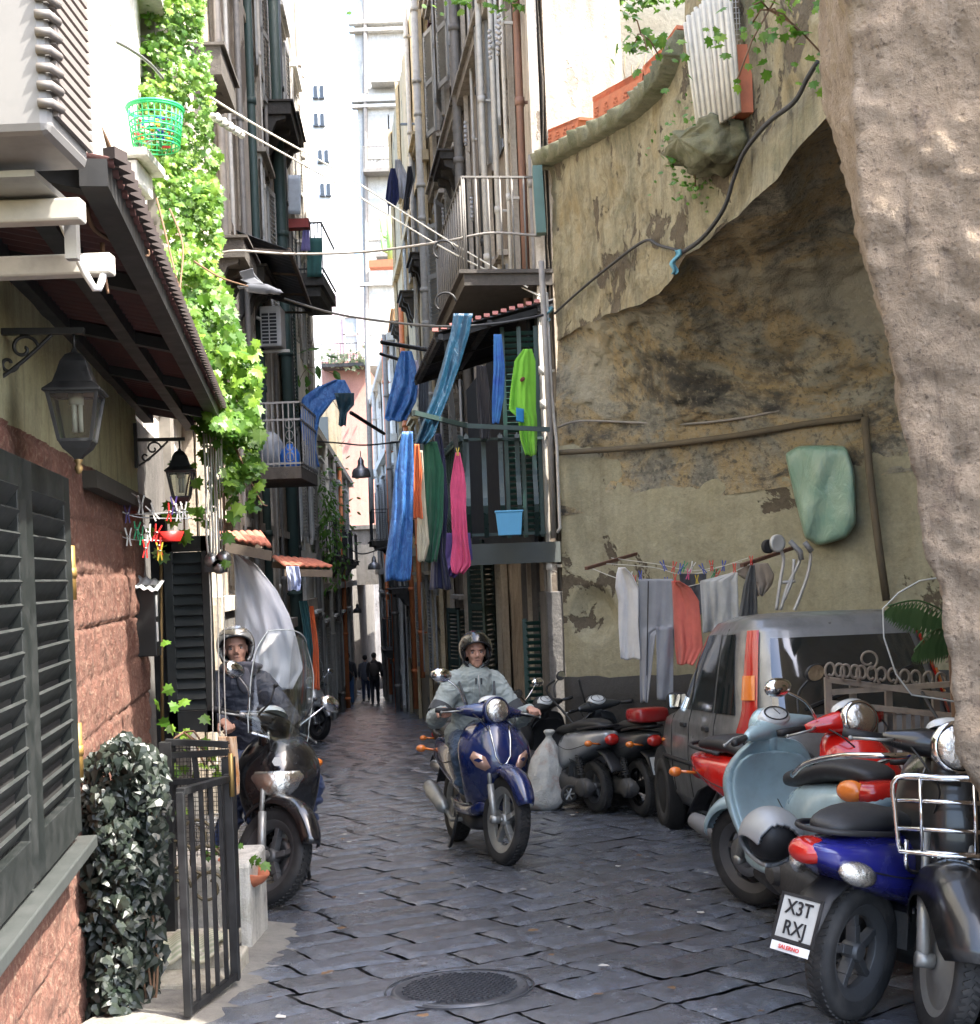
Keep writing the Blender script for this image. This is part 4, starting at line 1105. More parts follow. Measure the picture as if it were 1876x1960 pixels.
# ================================================================ GREENERY
def leaf_template(kind):
    if kind == 'vine':     # five pointed lobes
        pts = [(0, -.42), (.18, -.36), (.36, -.44), (.34, -.2), (.55, -.06), (.34, .06), (.38, .28), (.16, .22), (0, .56), (-.16, .22), (-.38, .28), (-.34, .06), (-.55, -.06), (-.34, -.2), (-.36, -.44), (-.18, -.36)]
    elif kind == 'ivy':
        pts = [(0, -.38), (.25, -.42), (.42, -.15), (.28, .1), (.0, .6), (-.28, .1), (-.42, -.15), (-.25, -.42)]
    else:
        pts = [(0, -.5), (.16, -.3), (.22, 0), (.14, .3), (0, .55), (-.14, .3), (-.22, 0), (-.16, -.3)]
    return np.array([(0, 0)] + pts)
def leaves(name, parent, pos, nrm, size, mat_, kind='vine', fold=.16, seed=0, tipdown=True):
    """many separate small leaf faces; pos (n,3), nrm (n,3) facing, size (n)"""
    rg = np.random.RandomState(seed); T = leaf_template(kind); n = len(pos); k = len(T)
    nrm = nrm / (np.linalg.norm(nrm, axis=1, keepdims=True) + 1e-9)
    tip = np.tile(np.array([[0, 0, -1.0]]), (n, 1)) + rg.normal(0, .45, (n, 3))
    tip -= nrm * np.sum(tip * nrm, 1, keepdims=True); tip /= np.linalg.norm(tip, axis=1, keepdims=True) + 1e-9
    sd = np.cross(tip, nrm)
    tx, ty = T[:, 0], T[:, 1]
    zz = -fold * np.abs(tx) * 1.6 - fold * ty * ty
    V = pos[:, None, :] + size[:, None, None] * (sd[:, None, :] * tx[None, :, None] + tip[:, None, :] * ty[None, :, None] + nrm[:, None, :] * zz[None, :, None])
    m = k - 1; f = np.array([(0, 1 + i, 1 + (i + 1) % m) for i in range(m)])
    F = (f[None] + (np.arange(n) * k)[:, None, None]).reshape(-1, 3)
    return npmesh(name, V.reshape(-1, 3), F, mat_, parent, smooth=False, world=True)
M_vine = leafmat('vine_leaf', (.07, .19, .02), (.30, .47, .06), .5, .42)
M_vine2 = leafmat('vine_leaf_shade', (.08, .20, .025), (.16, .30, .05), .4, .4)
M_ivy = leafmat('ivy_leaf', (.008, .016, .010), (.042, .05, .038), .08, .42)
M_stem = mat('brown_stem', (.16, .09, .05), .8)
def vine():
    th = thing('climbing_vine', 'bright sunlit green creeper cascading over the awning edge on the left', 'climbing plant', Vector((-2.1, 8.6, gz(8.6))))
    rg = np.random.RandomState(3); pos = []; nr = []; sz = []
    # curtain outline: per photo row, left and right limits and depth
    rows = [(-60, 268, 388, 10.6), (60, 268, 396, 10.4), (130, 266, 398, 10.2), (210, 262, 402, 10.0), (300, 280, 410, 9.8), (380, 300, 418, 9.6), (430, 310, 428, 9.4), (520, 322, 424, 9.1), (590, 338, 440, 8.8), (650, 362, 470, 8.4), (710, 375, 492, 8.2), (770, 392, 498, 8.1), (830, 405, 508, 8.0), (880, 425, 500, 7.95), (930, 440, 470, 7.9)]
    ry = [r[0] for r in rows]
    for i in range(7600):
        py = rg.uniform(-60, 935)
        if py > 820 and rg.rand() < .55: continue
        l = np.interp(py, ry, [r[1] for r in rows]); r_ = np.interp(py, ry, [r[2] for r in rows]); d = np.interp(py, ry, [r[3] for r in rows])
        wob = 14 * float(vnoise(py * .03, 5, 1)) 
        px = l + (r_ + wob - l) * (rg.rand() ** .85)
        cl = float(vnoise(px * .03, py * .022, 0, 4))
        if cl < -.35 and rg.rand() < .7: continue
        d2 = d + rg.normal(0, .16) - .25 * cl; pos.append(P(px, py, d2)); nr.append((.45 + rg.normal(0, .35), -.75 + rg.normal(0, .35), .35 + rg.normal(0, .4)))
        sz.append(rg.uniform(.03, .092) * (1.25 if py > 560 else .95))
    for k in range(26):      # hanging sprays
        px = rg.uniform(375, 500); py = rg.uniform(640, 860); d = 8.05 + rg.normal(0, .1)
        for j in range(rg.randint(4, 12)):
            pos.append(P(px + rg.normal(0, 7), py + j * 13, d)); nr.append((.3 + rg.normal(0, .4), -.8, .3 + rg.normal(0, .4))); sz.append(rg.uniform(.05, .1))
    for (px, py, s_) in ((322, 625, .16), (345, 640, .12), (440, 935, .10), (455, 975, .11), (447, 990, .12), (436, 1030, .10), (460, 935, .07), (432, 1080, .07), (352, 595, .1), (366, 640, .1)):
        pos.append(P(px, py, 7.8)); nr.append((.2, -.9, .2)); sz.append(s_)
    pos = np.array([tuple(p) for p in pos]); nr = np.array(nr); sz = np.array(sz)
    leaves('foliage', th, pos, nr, sz, M_vine, 'vine', seed=5)
    mb = MB()
    for pts in ([(300, 380, 8.9), (345, 560, 8.5), (375, 660, 8.2), (405, 740, 8.0), (425, 800, 8.0)], [(325, 400, 8.9), (350, 470, 8.7), (345, 560, 8.4), (360, 620, 8.2), (382, 720, 8.1)], [(165, 395, 3.6), (182, 440, 3.7), (235, 470, 3.9), (280, 490, 4.0), (284, 478, 4.0)], [(196, 465, 3.7), (200, 520, 3.7), (207, 562, 3.7)],
                [(372, 500, 8.5), (420, 530, 8.3), (475, 548, 8.2)], [(440, 830, 8.0), (470, 900, 8.0), (500, 960, 8.0), (512, 968, 8.0)], [(416, 720, 8.1), (425, 860, 8.0), (430, 980, 7.9), (428, 1080, 7.9)]):
        pp = sweep([P(*q) for q in pts], 5); mb.tube(pp, [.008 * (1 - .5 * i / len(pp)) for i in range(len(pp))], 5)
    mb.build('stem', M_stem, th, True)
    mb = MB()
    for pts in ([(165, 200, 7), (200, 270, 7.4), (215, 310, 7.6)], [(160, 0, 7.5), (178, 40, 7.6), (186, 72, 7.7)], [(172, 0, 7.6), (190, 30, 7.7), (205, 50, 7.8)]):
        pp = sweep([P(*q) for q in pts], 5); mb.tube(pp, .028, 6)
    mb.build('trunk', M_stem, th, True)
vine()
def ivy():
    rg = np.random.RandomState(9)
    base = G(250, 1940)
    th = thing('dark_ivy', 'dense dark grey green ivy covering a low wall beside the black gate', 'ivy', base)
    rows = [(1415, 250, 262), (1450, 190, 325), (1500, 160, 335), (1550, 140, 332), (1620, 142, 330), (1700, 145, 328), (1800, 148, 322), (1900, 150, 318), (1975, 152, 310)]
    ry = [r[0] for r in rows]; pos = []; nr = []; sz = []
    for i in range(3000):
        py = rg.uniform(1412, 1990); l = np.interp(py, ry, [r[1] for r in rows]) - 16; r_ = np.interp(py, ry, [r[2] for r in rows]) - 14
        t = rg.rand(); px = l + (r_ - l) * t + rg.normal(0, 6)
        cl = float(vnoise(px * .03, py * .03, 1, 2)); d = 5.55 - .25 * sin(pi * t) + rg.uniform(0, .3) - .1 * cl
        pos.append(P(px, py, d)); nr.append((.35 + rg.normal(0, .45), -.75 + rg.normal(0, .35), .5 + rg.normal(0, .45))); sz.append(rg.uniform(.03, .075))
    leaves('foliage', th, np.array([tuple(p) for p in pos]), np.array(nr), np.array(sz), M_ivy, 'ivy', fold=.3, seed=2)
    mb = MB(); a, b = G(155, 1965), G(318, 1950); cz = P(240, 1450, 5.8).z
    mb.prism([(-1.86, 5.80, base.z - .3), (-1.62, 5.80, base.z - .3), (-1.68, 6.1, base.z - .3), (-1.94, 6.1, base.z - .3)], (0, 0, cz - base.z + .15)); mb.build('low_wall', mat('ivy_wall', (.02, .018, .015), .95), th, True)
    mb = MB()
    for k in range(22):
        x = rg.uniform(148, 292); pts = [P(x + 10 * sin(q * .9 + k), 1960 - q * 60, 5.55) for q in range(8)]; mb.tube(sweep(pts, 3), .006, 5)
    mb.build('stem', M_stem, th, True)
ivy()
def tuft(name, label, cat, c, n, spread, size, m, kind='vine', seed=1, stems=4, droop=.3, group=None):
    rg = np.random.RandomState(seed); th = thing(name, label, cat, Vector(c), group=group)
    sp = np.array(spread); pos = np.array(c) + rg.normal(0, 1, (n, 3)) * sp * .5
    nr = rg.normal(0, .5, (n, 3)) + np.array([0, -.7, .5]); leaves('foliage', th, pos, nr, rg.uniform(.6, 1.2, n) * size, m, kind, seed=seed)
    mb = MB()
    for k in range(stems):
        e = pos[rg.randint(n)]; p0 = Vector(c) + Vector((0, .02, sp[2] * droop)); mb.tube([p0, (p0 + Vector(e)) / 2 + Vector((0, 0, .04)), Vector(e)], .006, 5)
    mb.build('stem', M_stem, th, True); return th
tuft('wall_fern', 'small bushy green tuft growing from the wall below the cane screen', 'plant', on(1328, 300, FA, FB, -.12), 260, (.26, .16, .42), .045, M_vine2, seed=4)
tuft('balcony_plant', 'leafy green sprig standing behind the terracotta trough', 'plant', P(1228, 82, 9.6), 34, (.28, .1, .26), .10, M_vine, seed=5)
tuft('creeper_fringe', 'light green creeper fringe hanging along the top of the cream house wall', 'climbing plant', P(1180, -6, 13.9), 420, (1.9, .1, .16), .10, M_vine, seed=6)
tuft('creeper_spray', 'thin green creeper spray hanging beside the rock pier', 'climbing plant', P(1475, 55, 7.8), 75, (.55, .1, .42), .085, M_vine, seed=7, stems=8)
tuft('hanging_fern', 'long green fern trailing from a small balcony far along the alley', 'plant', P(628, 1010, 29), 500, (.5, .4, 1.3), .14, M_vine2, 'thin', seed=8)
tuft('alley_shrub', 'broad leaved green plant on a balcony above the blue tarpaulin', 'plant', P(590, 720, 24), 26, (.8, .3, .6), .26, M_vine2, 'thin', seed=9)
tuft('window_flowers', 'pale flowering plants in the window box over the rose house', 'plant', P(668, 690, 56), 160, (1.6, .3, .5), .22, leafmat('pale_flower', (.45, .5, .25), (.75, .72, .5), .3), seed=10)
tuft('tray_leaves', 'light green leaves with one red leaf behind the clothes pegs', 'plant', P(352, 990, 7.9), 24, (.2, .1, .3), .09, M_vine, seed=12)
def fern():
    c = P(1790, 1190, 6.6); th = thing('palm_fern', 'arching green fern fronds behind the clear windscreen at the right', 'plant', c); M = leafmat('fern_leaf', (.05, .13, .045), (.10, .2, .08), .3)
    for (a, b, cc) in (((1826, 1180), (1760, 1150), (1700, 1160)), ((1830, 1210), (1790, 1205), (1750, 1245))):
        mb = MB(); sp = sweep([P(a[0], a[1], 6.6), P(b[0], b[1], 6.55), P(cc[0], cc[1], 6.5)], 9); mb.tube(sp, .005, 5)
        for i in range(1, len(sp) - 1):
            t = (sp[i + 1] - sp[i - 1]).normalized(); L = .17 * sin(pi * (i / len(sp)) ** .7) + .03
            for s_ in (-1, 1):
                dr = (t * .25 + Vector((0, s_ * .1, -.95 if s_ < 0 else -.35))).normalized(); e = sp[i] + dr * L; sd = t * .018
                mb.add([sp[i] - sd * .5, sp[i] + dr * L * .5 - sd, e, sp[i] + dr * L * .5 + sd], [(0, 1, 2, 3)], False)
        mb.build('frond', M, th, True)
    mb = MB(); g = G(1800, 1700); mb.tube([c + Vector((.08, 0, 0)), Vector((c.x + .1, c.y, gz(c.y) + .3))], .02, 6); mb.build('stem', M_stem, th, True)
    mb = MB(); mb.lathe([(.0, 0), (.13, 0), (.17, .3), (.19, .3), (.19, .34), (.15, .34), (.15, .28), (0, .28)], 20, Matrix.Translation((c.x + .1, c.y, gz(c.y)))); mb.build('pot', M_terra, th, True)
fern()
def cactus():
    c = P(748, 500, 44); th = thing('potted_cactus', 'tall pale green branching cactus in a trough high on the bright balcony', 'cactus', c)
    mb = MB(); mb.tube([c, c + Vector((0, 0, 1.6))], .11, 8)
    for s_, z in ((-1, .3), (1, .4), (-1, .8), (1, .9)): mb.tube([c + Vector((0, 0, z)), c + Vector((s_ * .25, 0, z + .1)), c + Vector((s_ * .28, 0, z + .7))], .07, 8)
    mb.build('trunk', mat('cactus_green', (.3, .5, .15), .6), th, True)
    mb = MB(); mb.box(c + Vector((0, 0, -.12)), (1.5, .5, .25)); mb.build('trough', M_terra, th, True)
cactus()
# planters on the coping, cane screen
def planter(x0, y0, x1, y1, h, label, d0=None, far=None):
    a = on(x0, y0, FA, FB, .05); b = on(x1, y1, FA, FB, .05); c = (a + b) / 2; th = thing('terracotta_trough', label, 'planter', c, group='terracotta planters along the curved coping')
    dirv = (b - a); L = dirv.length; dirv.normalize(); sidev = Vector((.95, .3, 0)); up = sidev.cross(dirv) ;
    if up.z < 0: up = -up
    mb = MB(); wd = .3
    def ring(z, g): 
        return [a - dirv * g + up * z, b + dirv * g + up * z, b + dirv * g + up * z + sidev * (wd + g), a - dirv * g + up * z + sidev * (wd + g)]
    mb.loft([ring(0, -.03), ring(h * .86, 0), ring(h * .86, .02), ring(h, .02), ring(h, -.02), ring(h * .8, -.03)], smooth=False); mb.build('trough', M_terra, th, True)
    mb = MB(); n = max(2, int(L / .2))
    for k in range(n):
        q = a.lerp(b, (k + .5) / n) + up * h * .45 - sidev * .012
        for j in range(6):
            aa = j * pi / 3; mb.ball(q + dirv * .035 * cos(aa) + up * .04 * sin(aa), (.006, .013, .013), 6, 4)
    mb.build('relief', M_terra, th, True)
    mb = MB(); mb.box(c + up * h * .86 + sidev * wd / 2, (.2, L * .8, .03), Matrix((sidev, dirv, up)).transposed()); mb.build('soil', mat('soil', (.03, .022, .016), .95), th, True)
    return th
planter(1046, 284, 1106, 262, .19, 'square terracotta planter at the low end of the coping')
planter(1134, 246, 1228, 200, .30, 'long terracotta planter in the middle of the curved coping')
planter(1234, 182, 1268, 150, .26, 'terracotta planter stepped above the long one on the coping')
planter(1272, 140, 1300, 100, .24, 'uppermost terracotta planter beside the cane screen')
def cane():
    th = thing('cane_screen', 'pale upright cane fence standing on the mossy corbel', 'screen', on(1370, 250, FA, FB, -.15))
    n = 17; mb = MB()
    for k in range(n):
        t = k / (n - 1); tx = 1312 + (1392 - 1312) * t; ty = 45 - 75 * t; bx = 1340 + (1414 - 1340) * t; by = 262 - 48 * t
        a = on(bx, by, FA, FB, -.16 - .02 * (k % 2)); b = on(tx, ty - R.random() * 14, FA, FB, -.16 - .02 * (k % 2)); mb.tube([a, (a + b) / 2 + Vector((R.uniform(-.008, .008), 0, 0)), b], .02, 7)
    mb.build('canes', mat('dry_cane', (.50, .46, .38), .75, 0, .4), th, True)
    mb = MB()
    for f in (.2, .75):
        a = on(1340 - 28 * f, 262 - 217 * f, FA, FB, -.12); b = on(1414 - 22 * f, 214 - 244 * f, FA, FB, -.12); mb.tube([a, b], .012, 6)
    mb.build('binding', M_stem, th, True)
    th = thing('railing_planter', 'orange trough and wire mesh beside the cane screen', 'planter', on(1418, 170, FA, FB, .1)); mb = MB()
    mb.box(on(1419, 160, FA, FB, .0), (.12, .2, .5)); mb.build('trough', M_terra, th, True)
    mb = MB(); a = on(1407, 118, FA, FB, -.05); 
    for k in range(8): mb.tube([a + Vector((.022 * k, 0, 0)), a + Vector((.022 * k, 0, .55))], .003, 4)
    for k in range(14): mb.tube([a + Vector((0, 0, .04 * k)), a + Vector((.16, 0, .04 * k))], .003, 4)
    mb.build('mesh', M_pipel, th, True)
cane()
# ================================================================ SCOOTERS
def paint(name, col, coat=.6, rough=.28, metal=0.0, dirt=.38): return mat(name, col, rough, metal, dirt, coat=coat, dscale=6)
M_seat = mat('seat_vinyl', (.022, .022, .023), .5, 0, .3, bumpy=.1, bscale=120)
M_lens = mat('headlamp_glass', (.80, .78, .72), .10, .95, .15, coat=.8, bumpy=.9, bscale=38)
M_redl = mat('red_lens', (.45, .015, .01), .15, 0, .15, coat=.6)
M_oran = mat('orange_lens', (.75, .2, .03), .15, 0, .15, coat=.6)
M_alu = mat('cast_alloy', (.11, .11, .11), .45, .5, .5)
M_alul = mat('light_alloy', (.36, .36, .34), .4, .6, .45)
M_eng = mat('engine_metal', (.075, .073, .07), .6, .4, .7, bumpy=.3)
M_screen = glassmat('clear_screen', (.95, .97, .96), .02, .0)
M_smoke = mat('smoked_screen', (.01, .01, .012), .12, 0, .1, coat=.5)
M_mirror = mat('mirror_glass', (.75, .78, .8), .03, 1.0, .05)
def sring(x, zc, hw, hh, e=2.6, n=20, yc=0, tilt=0.0):
    out = []
    for i in range(n):
        a = 2 * pi * i / n; c, s = cos(a), sin(a)
        yy = hw * math.copysign(abs(c) ** (2 / e), c); zz = hh * math.copysign(abs(s) ** (2 / e), s)
        out.append(Vector((x + tilt * zz, yc + yy, zc + zz)))
    return out
def hring(z, xc, hx, hy, e=2.6, n=22, bow=0.0):
    """horizontal section; bow pulls the sides back for a curved leg shield"""
    out = []
    for i in range(n):
        a = 2 * pi * i / n; c, s = cos(a), sin(a)
        xx = hx * math.copysign(abs(c) ** (2 / e), c); yy = hy * math.copysign(abs(s) ** (2 / e), s)
        out.append(Vector((xc + xx - bow * (yy / hy) ** 2, yy, z)))
    return out
def xf(mb, f, start=0):
    mb.v[start:] = [tuple(f(Vector(p))) for p in mb.v[start:]]
def wheel(th, x, Rw, wd, nsp, rim_m, f=None, y=0, disc=True, spoke_w=.035, hubcap=None):
    e = bpy.data.objects.new('wheel', None); COL.objects.link(e); e.parent = th; _M[e.name] = _M[th.name].copy()
    C = Matrix.Translation((x, y, Rw)) @ Matrix.Rotation(pi / 2, 4, 'X'); f = f or (lambda p: p)
    h = wd / 2; ri = Rw - wd * .78
    prof = [(ri, -h * .72), (ri + .008, -h * .8), (Rw - wd * .34, -h), (Rw - wd * .12, -h * .86), (Rw - .006, -h * .45), (Rw, 0), (Rw - .006, h * .45), (Rw - wd * .12, h * .86), (Rw - wd * .34, h), (ri + .008, h * .8), (ri, h * .72), (ri - .0, 0)]
    mb = MB(); mb.lathe(prof + [prof[0]], 44, C)
    for k in range(56):      # tread blocks
        a = 2 * pi * k / 56
        for s_ in (-1, 1):
            c = C @ Vector(((Rw - .001) * cos(a + s_ * .03), (Rw - .001) * sin(a + s_ * .03), s_ * h * .32))
            rad = (c - C @ Vector((0, 0, s_ * h * .32))).normalized(); t = Vector((0, 1, 0)).cross(rad)
            m3 = Matrix((t, Vector((0, 1, 0)), rad)).transposed() @ Matrix.Rotation(.5 * s_, 3, 'Z'); mb.box(c, (.014, h * .55, .008), m3)
    xf(mb, f); mb.build('tyre', M_rubber, e)
    mb = MB(); mb.lathe([(ri + .004, -h * .78), (ri + .004, -h * .62), (ri - .03, -h * .4), (ri - .034, 0), (ri - .03, h * .4), (ri + .004, h * .62), (ri + .004, h * .78), (ri - .012, h * .6), (ri - .045, h * .3), (ri - .045, -h * .3), (ri - .012, -h * .6), (ri + .004, -h * .78)], 40, C)
    mb.lathe([(0, -h * .7), (.035, -h * .7), (.045, -h * .3), (.045, h * .3), (.035, h * .7), (0, h * .7)], 18, C)
    if hubcap: mb.lathe([(0, h * .9), (ri * .35, h * .85), (ri * .5, h * .55), (ri * .92, h * .5), (ri * .95, h * .2)], 28, C); mb.lathe([(0, -h * .9), (ri * .35, -h * .85), (ri * .5, -h * .55), (ri * .92, -h * .5), (ri * .95, -h * .2)], 28, C)
    for k in range(nsp):
        a = 2 * pi * k / nsp + .3
        p = [C @ Vector((r_ * cos(a + dv), r_ * sin(a + dv), 0)) for r_, dv in ((.03, 0), (ri * .55, .06), (ri - .02, .10))]
        up = Vector((0, 1, 0)); mb.bar(p[0], p[1], spoke_w, h * .8, up=up); mb.bar(p[1], p[2], spoke_w * .85, h * .7, up=up)
    xf(mb, f); mb.build('rim', rim_m, e, bevel=.002)
    if disc:
        mb = MB(); D = C @ Matrix.Translation((0, 0, -h * .8)); mb.lathe([(.06, 0), (.11, 0), (.11, .005), (.06, .005), (.06, 0)], 28, D); mb.lathe([(0, -.004), (.06, -.004), (.06, .008)], 16, D); xf(mb, f); mb.build('brake_disc', M_steel, e)
    return e
def text_obj(name, s, size, m, mtx, parent, thick=.001, align='CENTER', sx=1.0):
    cu = bpy.data.curves.new(name, 'FONT'); cu.body = s; cu.size = size; cu.extrude = thick; cu.align_x = align; cu.align_y = 'CENTER'; cu.offset = size * .012
    o = bpy.data.objects.new(name, cu); COL.objects.link(o); dg = bpy.context.evaluated_depsgraph_get(); dg.update()
    me = bpy.data.meshes.new_from_object(o.evaluated_get(dg)); bpy.data.objects.remove(o)
    me.transform(Matrix(mtx) @ Matrix.Diagonal((sx, 1, 1, 1))); me.materials.clear(); me.materials.append(m); ob = bpy.data.objects.new(name, me); COL.objects.link(ob); ob.parent = parent; _M[ob.name] = _M[parent.name].copy(); return ob
def frame(o, x, y): 
    """matrix from an origin and two axis directions"""
    x = Vector(x).normalized(); y = Vector(y); y = (y - x * y.dot(x)).normalized(); z = x.cross(y)
    m = Matrix((x, y, z)).transposed().to_4x4(); m.translation = Vector(o); return m

def scooter(name, label, loc, head, paintm, group=None, lean=0.0, steer=0.0, Rf=.29, Rr=.28, wb=1.34, rim=None, nsp=5, style='modern', screen=None, mirrors=(1, 1), rack=None, plate=None, plate2=None,
            front_light='bar', tail='round', seatcol=None, inner=None, stripe=None, muffler=True, hubcap=None, fork=None, topbox=None, scale=1.0, chrome_rail=False, classic_fender=False, detail=True, sidepanel=None, rear_w=1.0, legw=1.0, mirror_m=None, badge=None):
    yaw = atan2(head[1], head[0]); slope = .0766 * head[1] / sqrt(head[0] ** 2 + head[1] ** 2)
    th = thing(name, label, 'scooter', Vector(loc), (lean, slope, yaw), group, scale)
    rim = rim or M_alu; inner = inner or M_blackp; xa, xr = wb / 2, -wb / 2; seatcol = seatcol or M_seat; mm_ = mirror_m or M_chrome
    ax = Vector((xa - .10, 0, .6)); axis = Vector((-.42, 0, 1)).normalized(); Rs = Matrix.Rotation(steer, 3, axis)
    S = lambda p: ax + Rs @ (Vector(p) - ax)
    wheel(th, xa, Rf, .10, nsp, rim, S, disc=True, hubcap=hubcap); wheel(th, xr, Rr, .115, nsp, rim, None, disc=False, hubcap=hubcap)
    # fork
    mb = MB(); fk = fork or M_alul
    for s_ in (-1, 1):
        mb.tube([S((xa, s_ * .085, Rf)), S((xa - .05, s_ * .085, Rf + .12)), S((xa - .09, s_ * .085, Rf + .22))], [.024, .024, .024], 10); mb.tube([S((xa - .09, s_ * .085, Rf + .20)), S((xa - .17, s_ * .08, Rf + .42))], .015, 10)
        mb.tube([S((xa, s_ * .05, Rf)), S((xa, s_ * .11, Rf))], .028, 10)
    mb.tube([S((xa, -.1, Rf)), S((xa, .1, Rf))], .014, 8); mb.build('fork', fk, th)
    # front mudguard
    mb = MB(); rings = []; gw = .085 if not classic_fender else .13; gR = Rf + .028
    a0, a1 = (radians(22), radians(150)) if not classic_fender else (radians(15), radians(158))
    for i in range(19):
        t = i / 18; a = a0 + (a1 - a0) * t; wt = gw * (.62 + .38 * sin(pi * min(1, max(0, t))) ** .5)
        rg_ = []
        for j in range(9):
            b = (j / 8 - .5) * 2; rr = gR + (.045 if not classic_fender else .07) * (1 - b * b) - (.02 if abs(b) > .9 else 0) - (.05 if classic_fender and abs(b) > .9 else 0)
            rg_.append(S((xa + rr * cos(a), b * wt, Rf + rr * sin(a))))
        rings.append(rg_)
    mb.loft(rings, cap=False, closed=False); mb.build('front_mudguard', paintm if style != 'bare' else M_blackp, th, solid=.005, fix=False)
    # leg shield
    mb = MB(); lw = legw
    if style == 'classic': prof = [(.34, .36, .05, .17), (.45, .40, .055, .20), (.6, .425, .05, .225), (.78, .41, .045, .23), (.92, .37, .045, .20), (1.0, .35, .05, .12)]
    else: prof = [(.30, .34, .05, .13), (.42, .43, .075, .17), (.55, .50, .095, .20), (.68, .515, .11, .225), (.78, .48, .10, .225), (.88, .42, .085, .17), (.95, .38, .06, .10)]
    mb.loft([hring(z, xc, hx, hy * lw, 2.4, 26, bow=.13 if style != 'classic' else .10) for z, xc, hx, hy in prof]); mb.build('leg_shield', paintm, th, sub=1)
    mb = MB(); mb.loft([hring(z, xc - .095, .035, hy * lw * .86, 2.8, 22, bow=.06) for z, xc, hx, hy in prof[:-1]]); mb.build('inner_shield', inner, th, sub=1)
    if style == 'modern' and stripe:
        mb = MB()
        for s_ in (-1, 1):
            mb.tube([(.50, s_ * .07, .90), (.565, s_ * .062, .80), (.60, s_ * .05, .70), (.60, s_ * .025, .655), (.60, 0, .645)], .007, 6)
        mb.build('chrome_trim', M_chrome, th)
        for s_ in (-1, 1):
            mb = MB(); mb.loft([[Vector((.505 - .14 * (abs(y) / .225) ** 2 + .098 - dx, s_ * y, z)) for y, z in ((.085, .63), (.12, .70), (.185, .735), (.205, .69), (.17, .63), (.12, .605))] for dx in (.06, -.004, -.012)]); mb.build('indicator', mat('indicator_glass', (.6, .36, .26), .12, .3, .1, coat=.8), th)
    if front_light == 'shield':
        mb = MB(); pts = []
        def fl(u, v):
            y = (u - .5) * .36; zt = .745 - .02 * abs(u - .5); zb = .745 - .145 * (1 - (2 * u - 1) ** 2) ** .6
            z = zt + (zb - zt) * v; return Vector((.60 - .19 * (y / .2) ** 2 + .018 + .02 * sin(pi * v) - .03 * abs(z - .69), y, z))
        mb.grid(20, 8, fl); mb.build('headlight', M_lens, th, solid=.01)
        mb = MB(); pts = [Vector((.615, 0, .80)) + Vector((0, .028 * cos(a), .028 * sin(a))) for a in np.linspace(0, 2 * pi, 7)[:-1]]; mb.prism(pts, (.012, 0, 0)); mb.build('badge', M_chrome, th)
    # floor, tunnel, belly
    mb = MB(); mb.loft([sring(x, zc, hw, hh, 4, 18) for x, zc, hw, hh in ((.44, .38, .13, .05), (.34, .32, .16, .05), (.1, .31, .18, .045), (-.12, .32, .18, .05), (-.24, .36, .15, .06))]); mb.build('floorboard', paintm if style != 'classic' else M_blackp, th, sub=1)
    mb = MB(); mb.loft([sring(x, zc, hw, hh, 3, 14) for x, zc, hw, hh in ((.36, .24, .10, .05), (.1, .22, .12, .06), (-.25, .24, .10, .08))])
    mb.bar((-.05, .12, .24), (-.16, .17, .02), .03, .02) if False else None
    mb.build('under_tray', M_blackp, th)
    # rear body
    mb = MB(); w_ = rear_w
    bd = [(-.02, .44, .10, .12), (-.10, .52, .135, .20), (-.25, .58, .165 * w_, .19), (-.45, .62, .185 * w_, .155), (-.65, .655, .18 * w_, .13), (-.82, .69, .15 * w_, .095), (-.95, .725, .10, .055), (-1.0, .74, .06, .03)]
    mb.loft([sring(x, zc, hw, hh, 3.0, 24, tilt=-.15) for x, zc, hw, hh in bd]); mb.build('rear_body', sidepanel or paintm, th, sub=1)
    # seat
    mb = MB(); mb.loft([sring(x, zc, hw, hh, 2.6, 20) for x, zc, hw, hh in ((.02, .735, .06, .03), (-.08, .765, .12, .045), (-.25, .785, .14, .05), (-.42, .80, .15, .05), (-.52, .835, .145, .055), (-.70, .845, .135, .05), (-.86, .835, .10, .04), (-.92, .825, .06, .02))]); mb.build('seat', seatcol, th, sub=1)
    # engine, transmission, shock, silencer
    mb = MB(); mb.loft([sring(x, zc, .05, hh, 2.4, 18, yc=.13) for x, zc, hh in ((.0, .30, .06), (-.12, .30, .10), (-.3, Rr + .01, .085), (-.5, Rr, .075), (xr - .02, Rr, .095), (xr - .1, Rr, .07), (xr - .13, Rr, .03))])
    mb.lathe([(0, .05), (.05, .05), (.085, .035), (.09, 0)], 22, Matrix.Translation((xr, .15, Rr)) @ Matrix.Rotation(-pi / 2, 4, 'X')); mb.lathe([(.0, .04), (.04, .04), (.055, .0)], 16, Matrix.Translation((-.15, .17, .3)) @ Matrix.Rotation(-pi / 2, 4, 'X'))
    mb.box((-.22, 0, .34), (.34, .2, .16))
    for k in range(6): mb.box((-.10 + .03 * k, .0, .36), (.008, .23, .14))
    mb.build('engine', M_eng, th, bevel=.004)
    mb = MB(); q0, q1 = Vector((xr + .02, .14, Rr + .06)), Vector((xr + .10, .13, .62)); mb.tube([q0, q1], .014, 8)
    for k in range(9): c = q0.lerp(q1, .2 + .07 * k); mb.tube([c + Vector((.03 * cos(a), .03 * sin(a), .006 * a / 3)) for a in np.linspace(0, 2 * pi, 11)[:-1]], .006, 5, closed=True)
    mb.build('shock_absorber', M_eng, th)
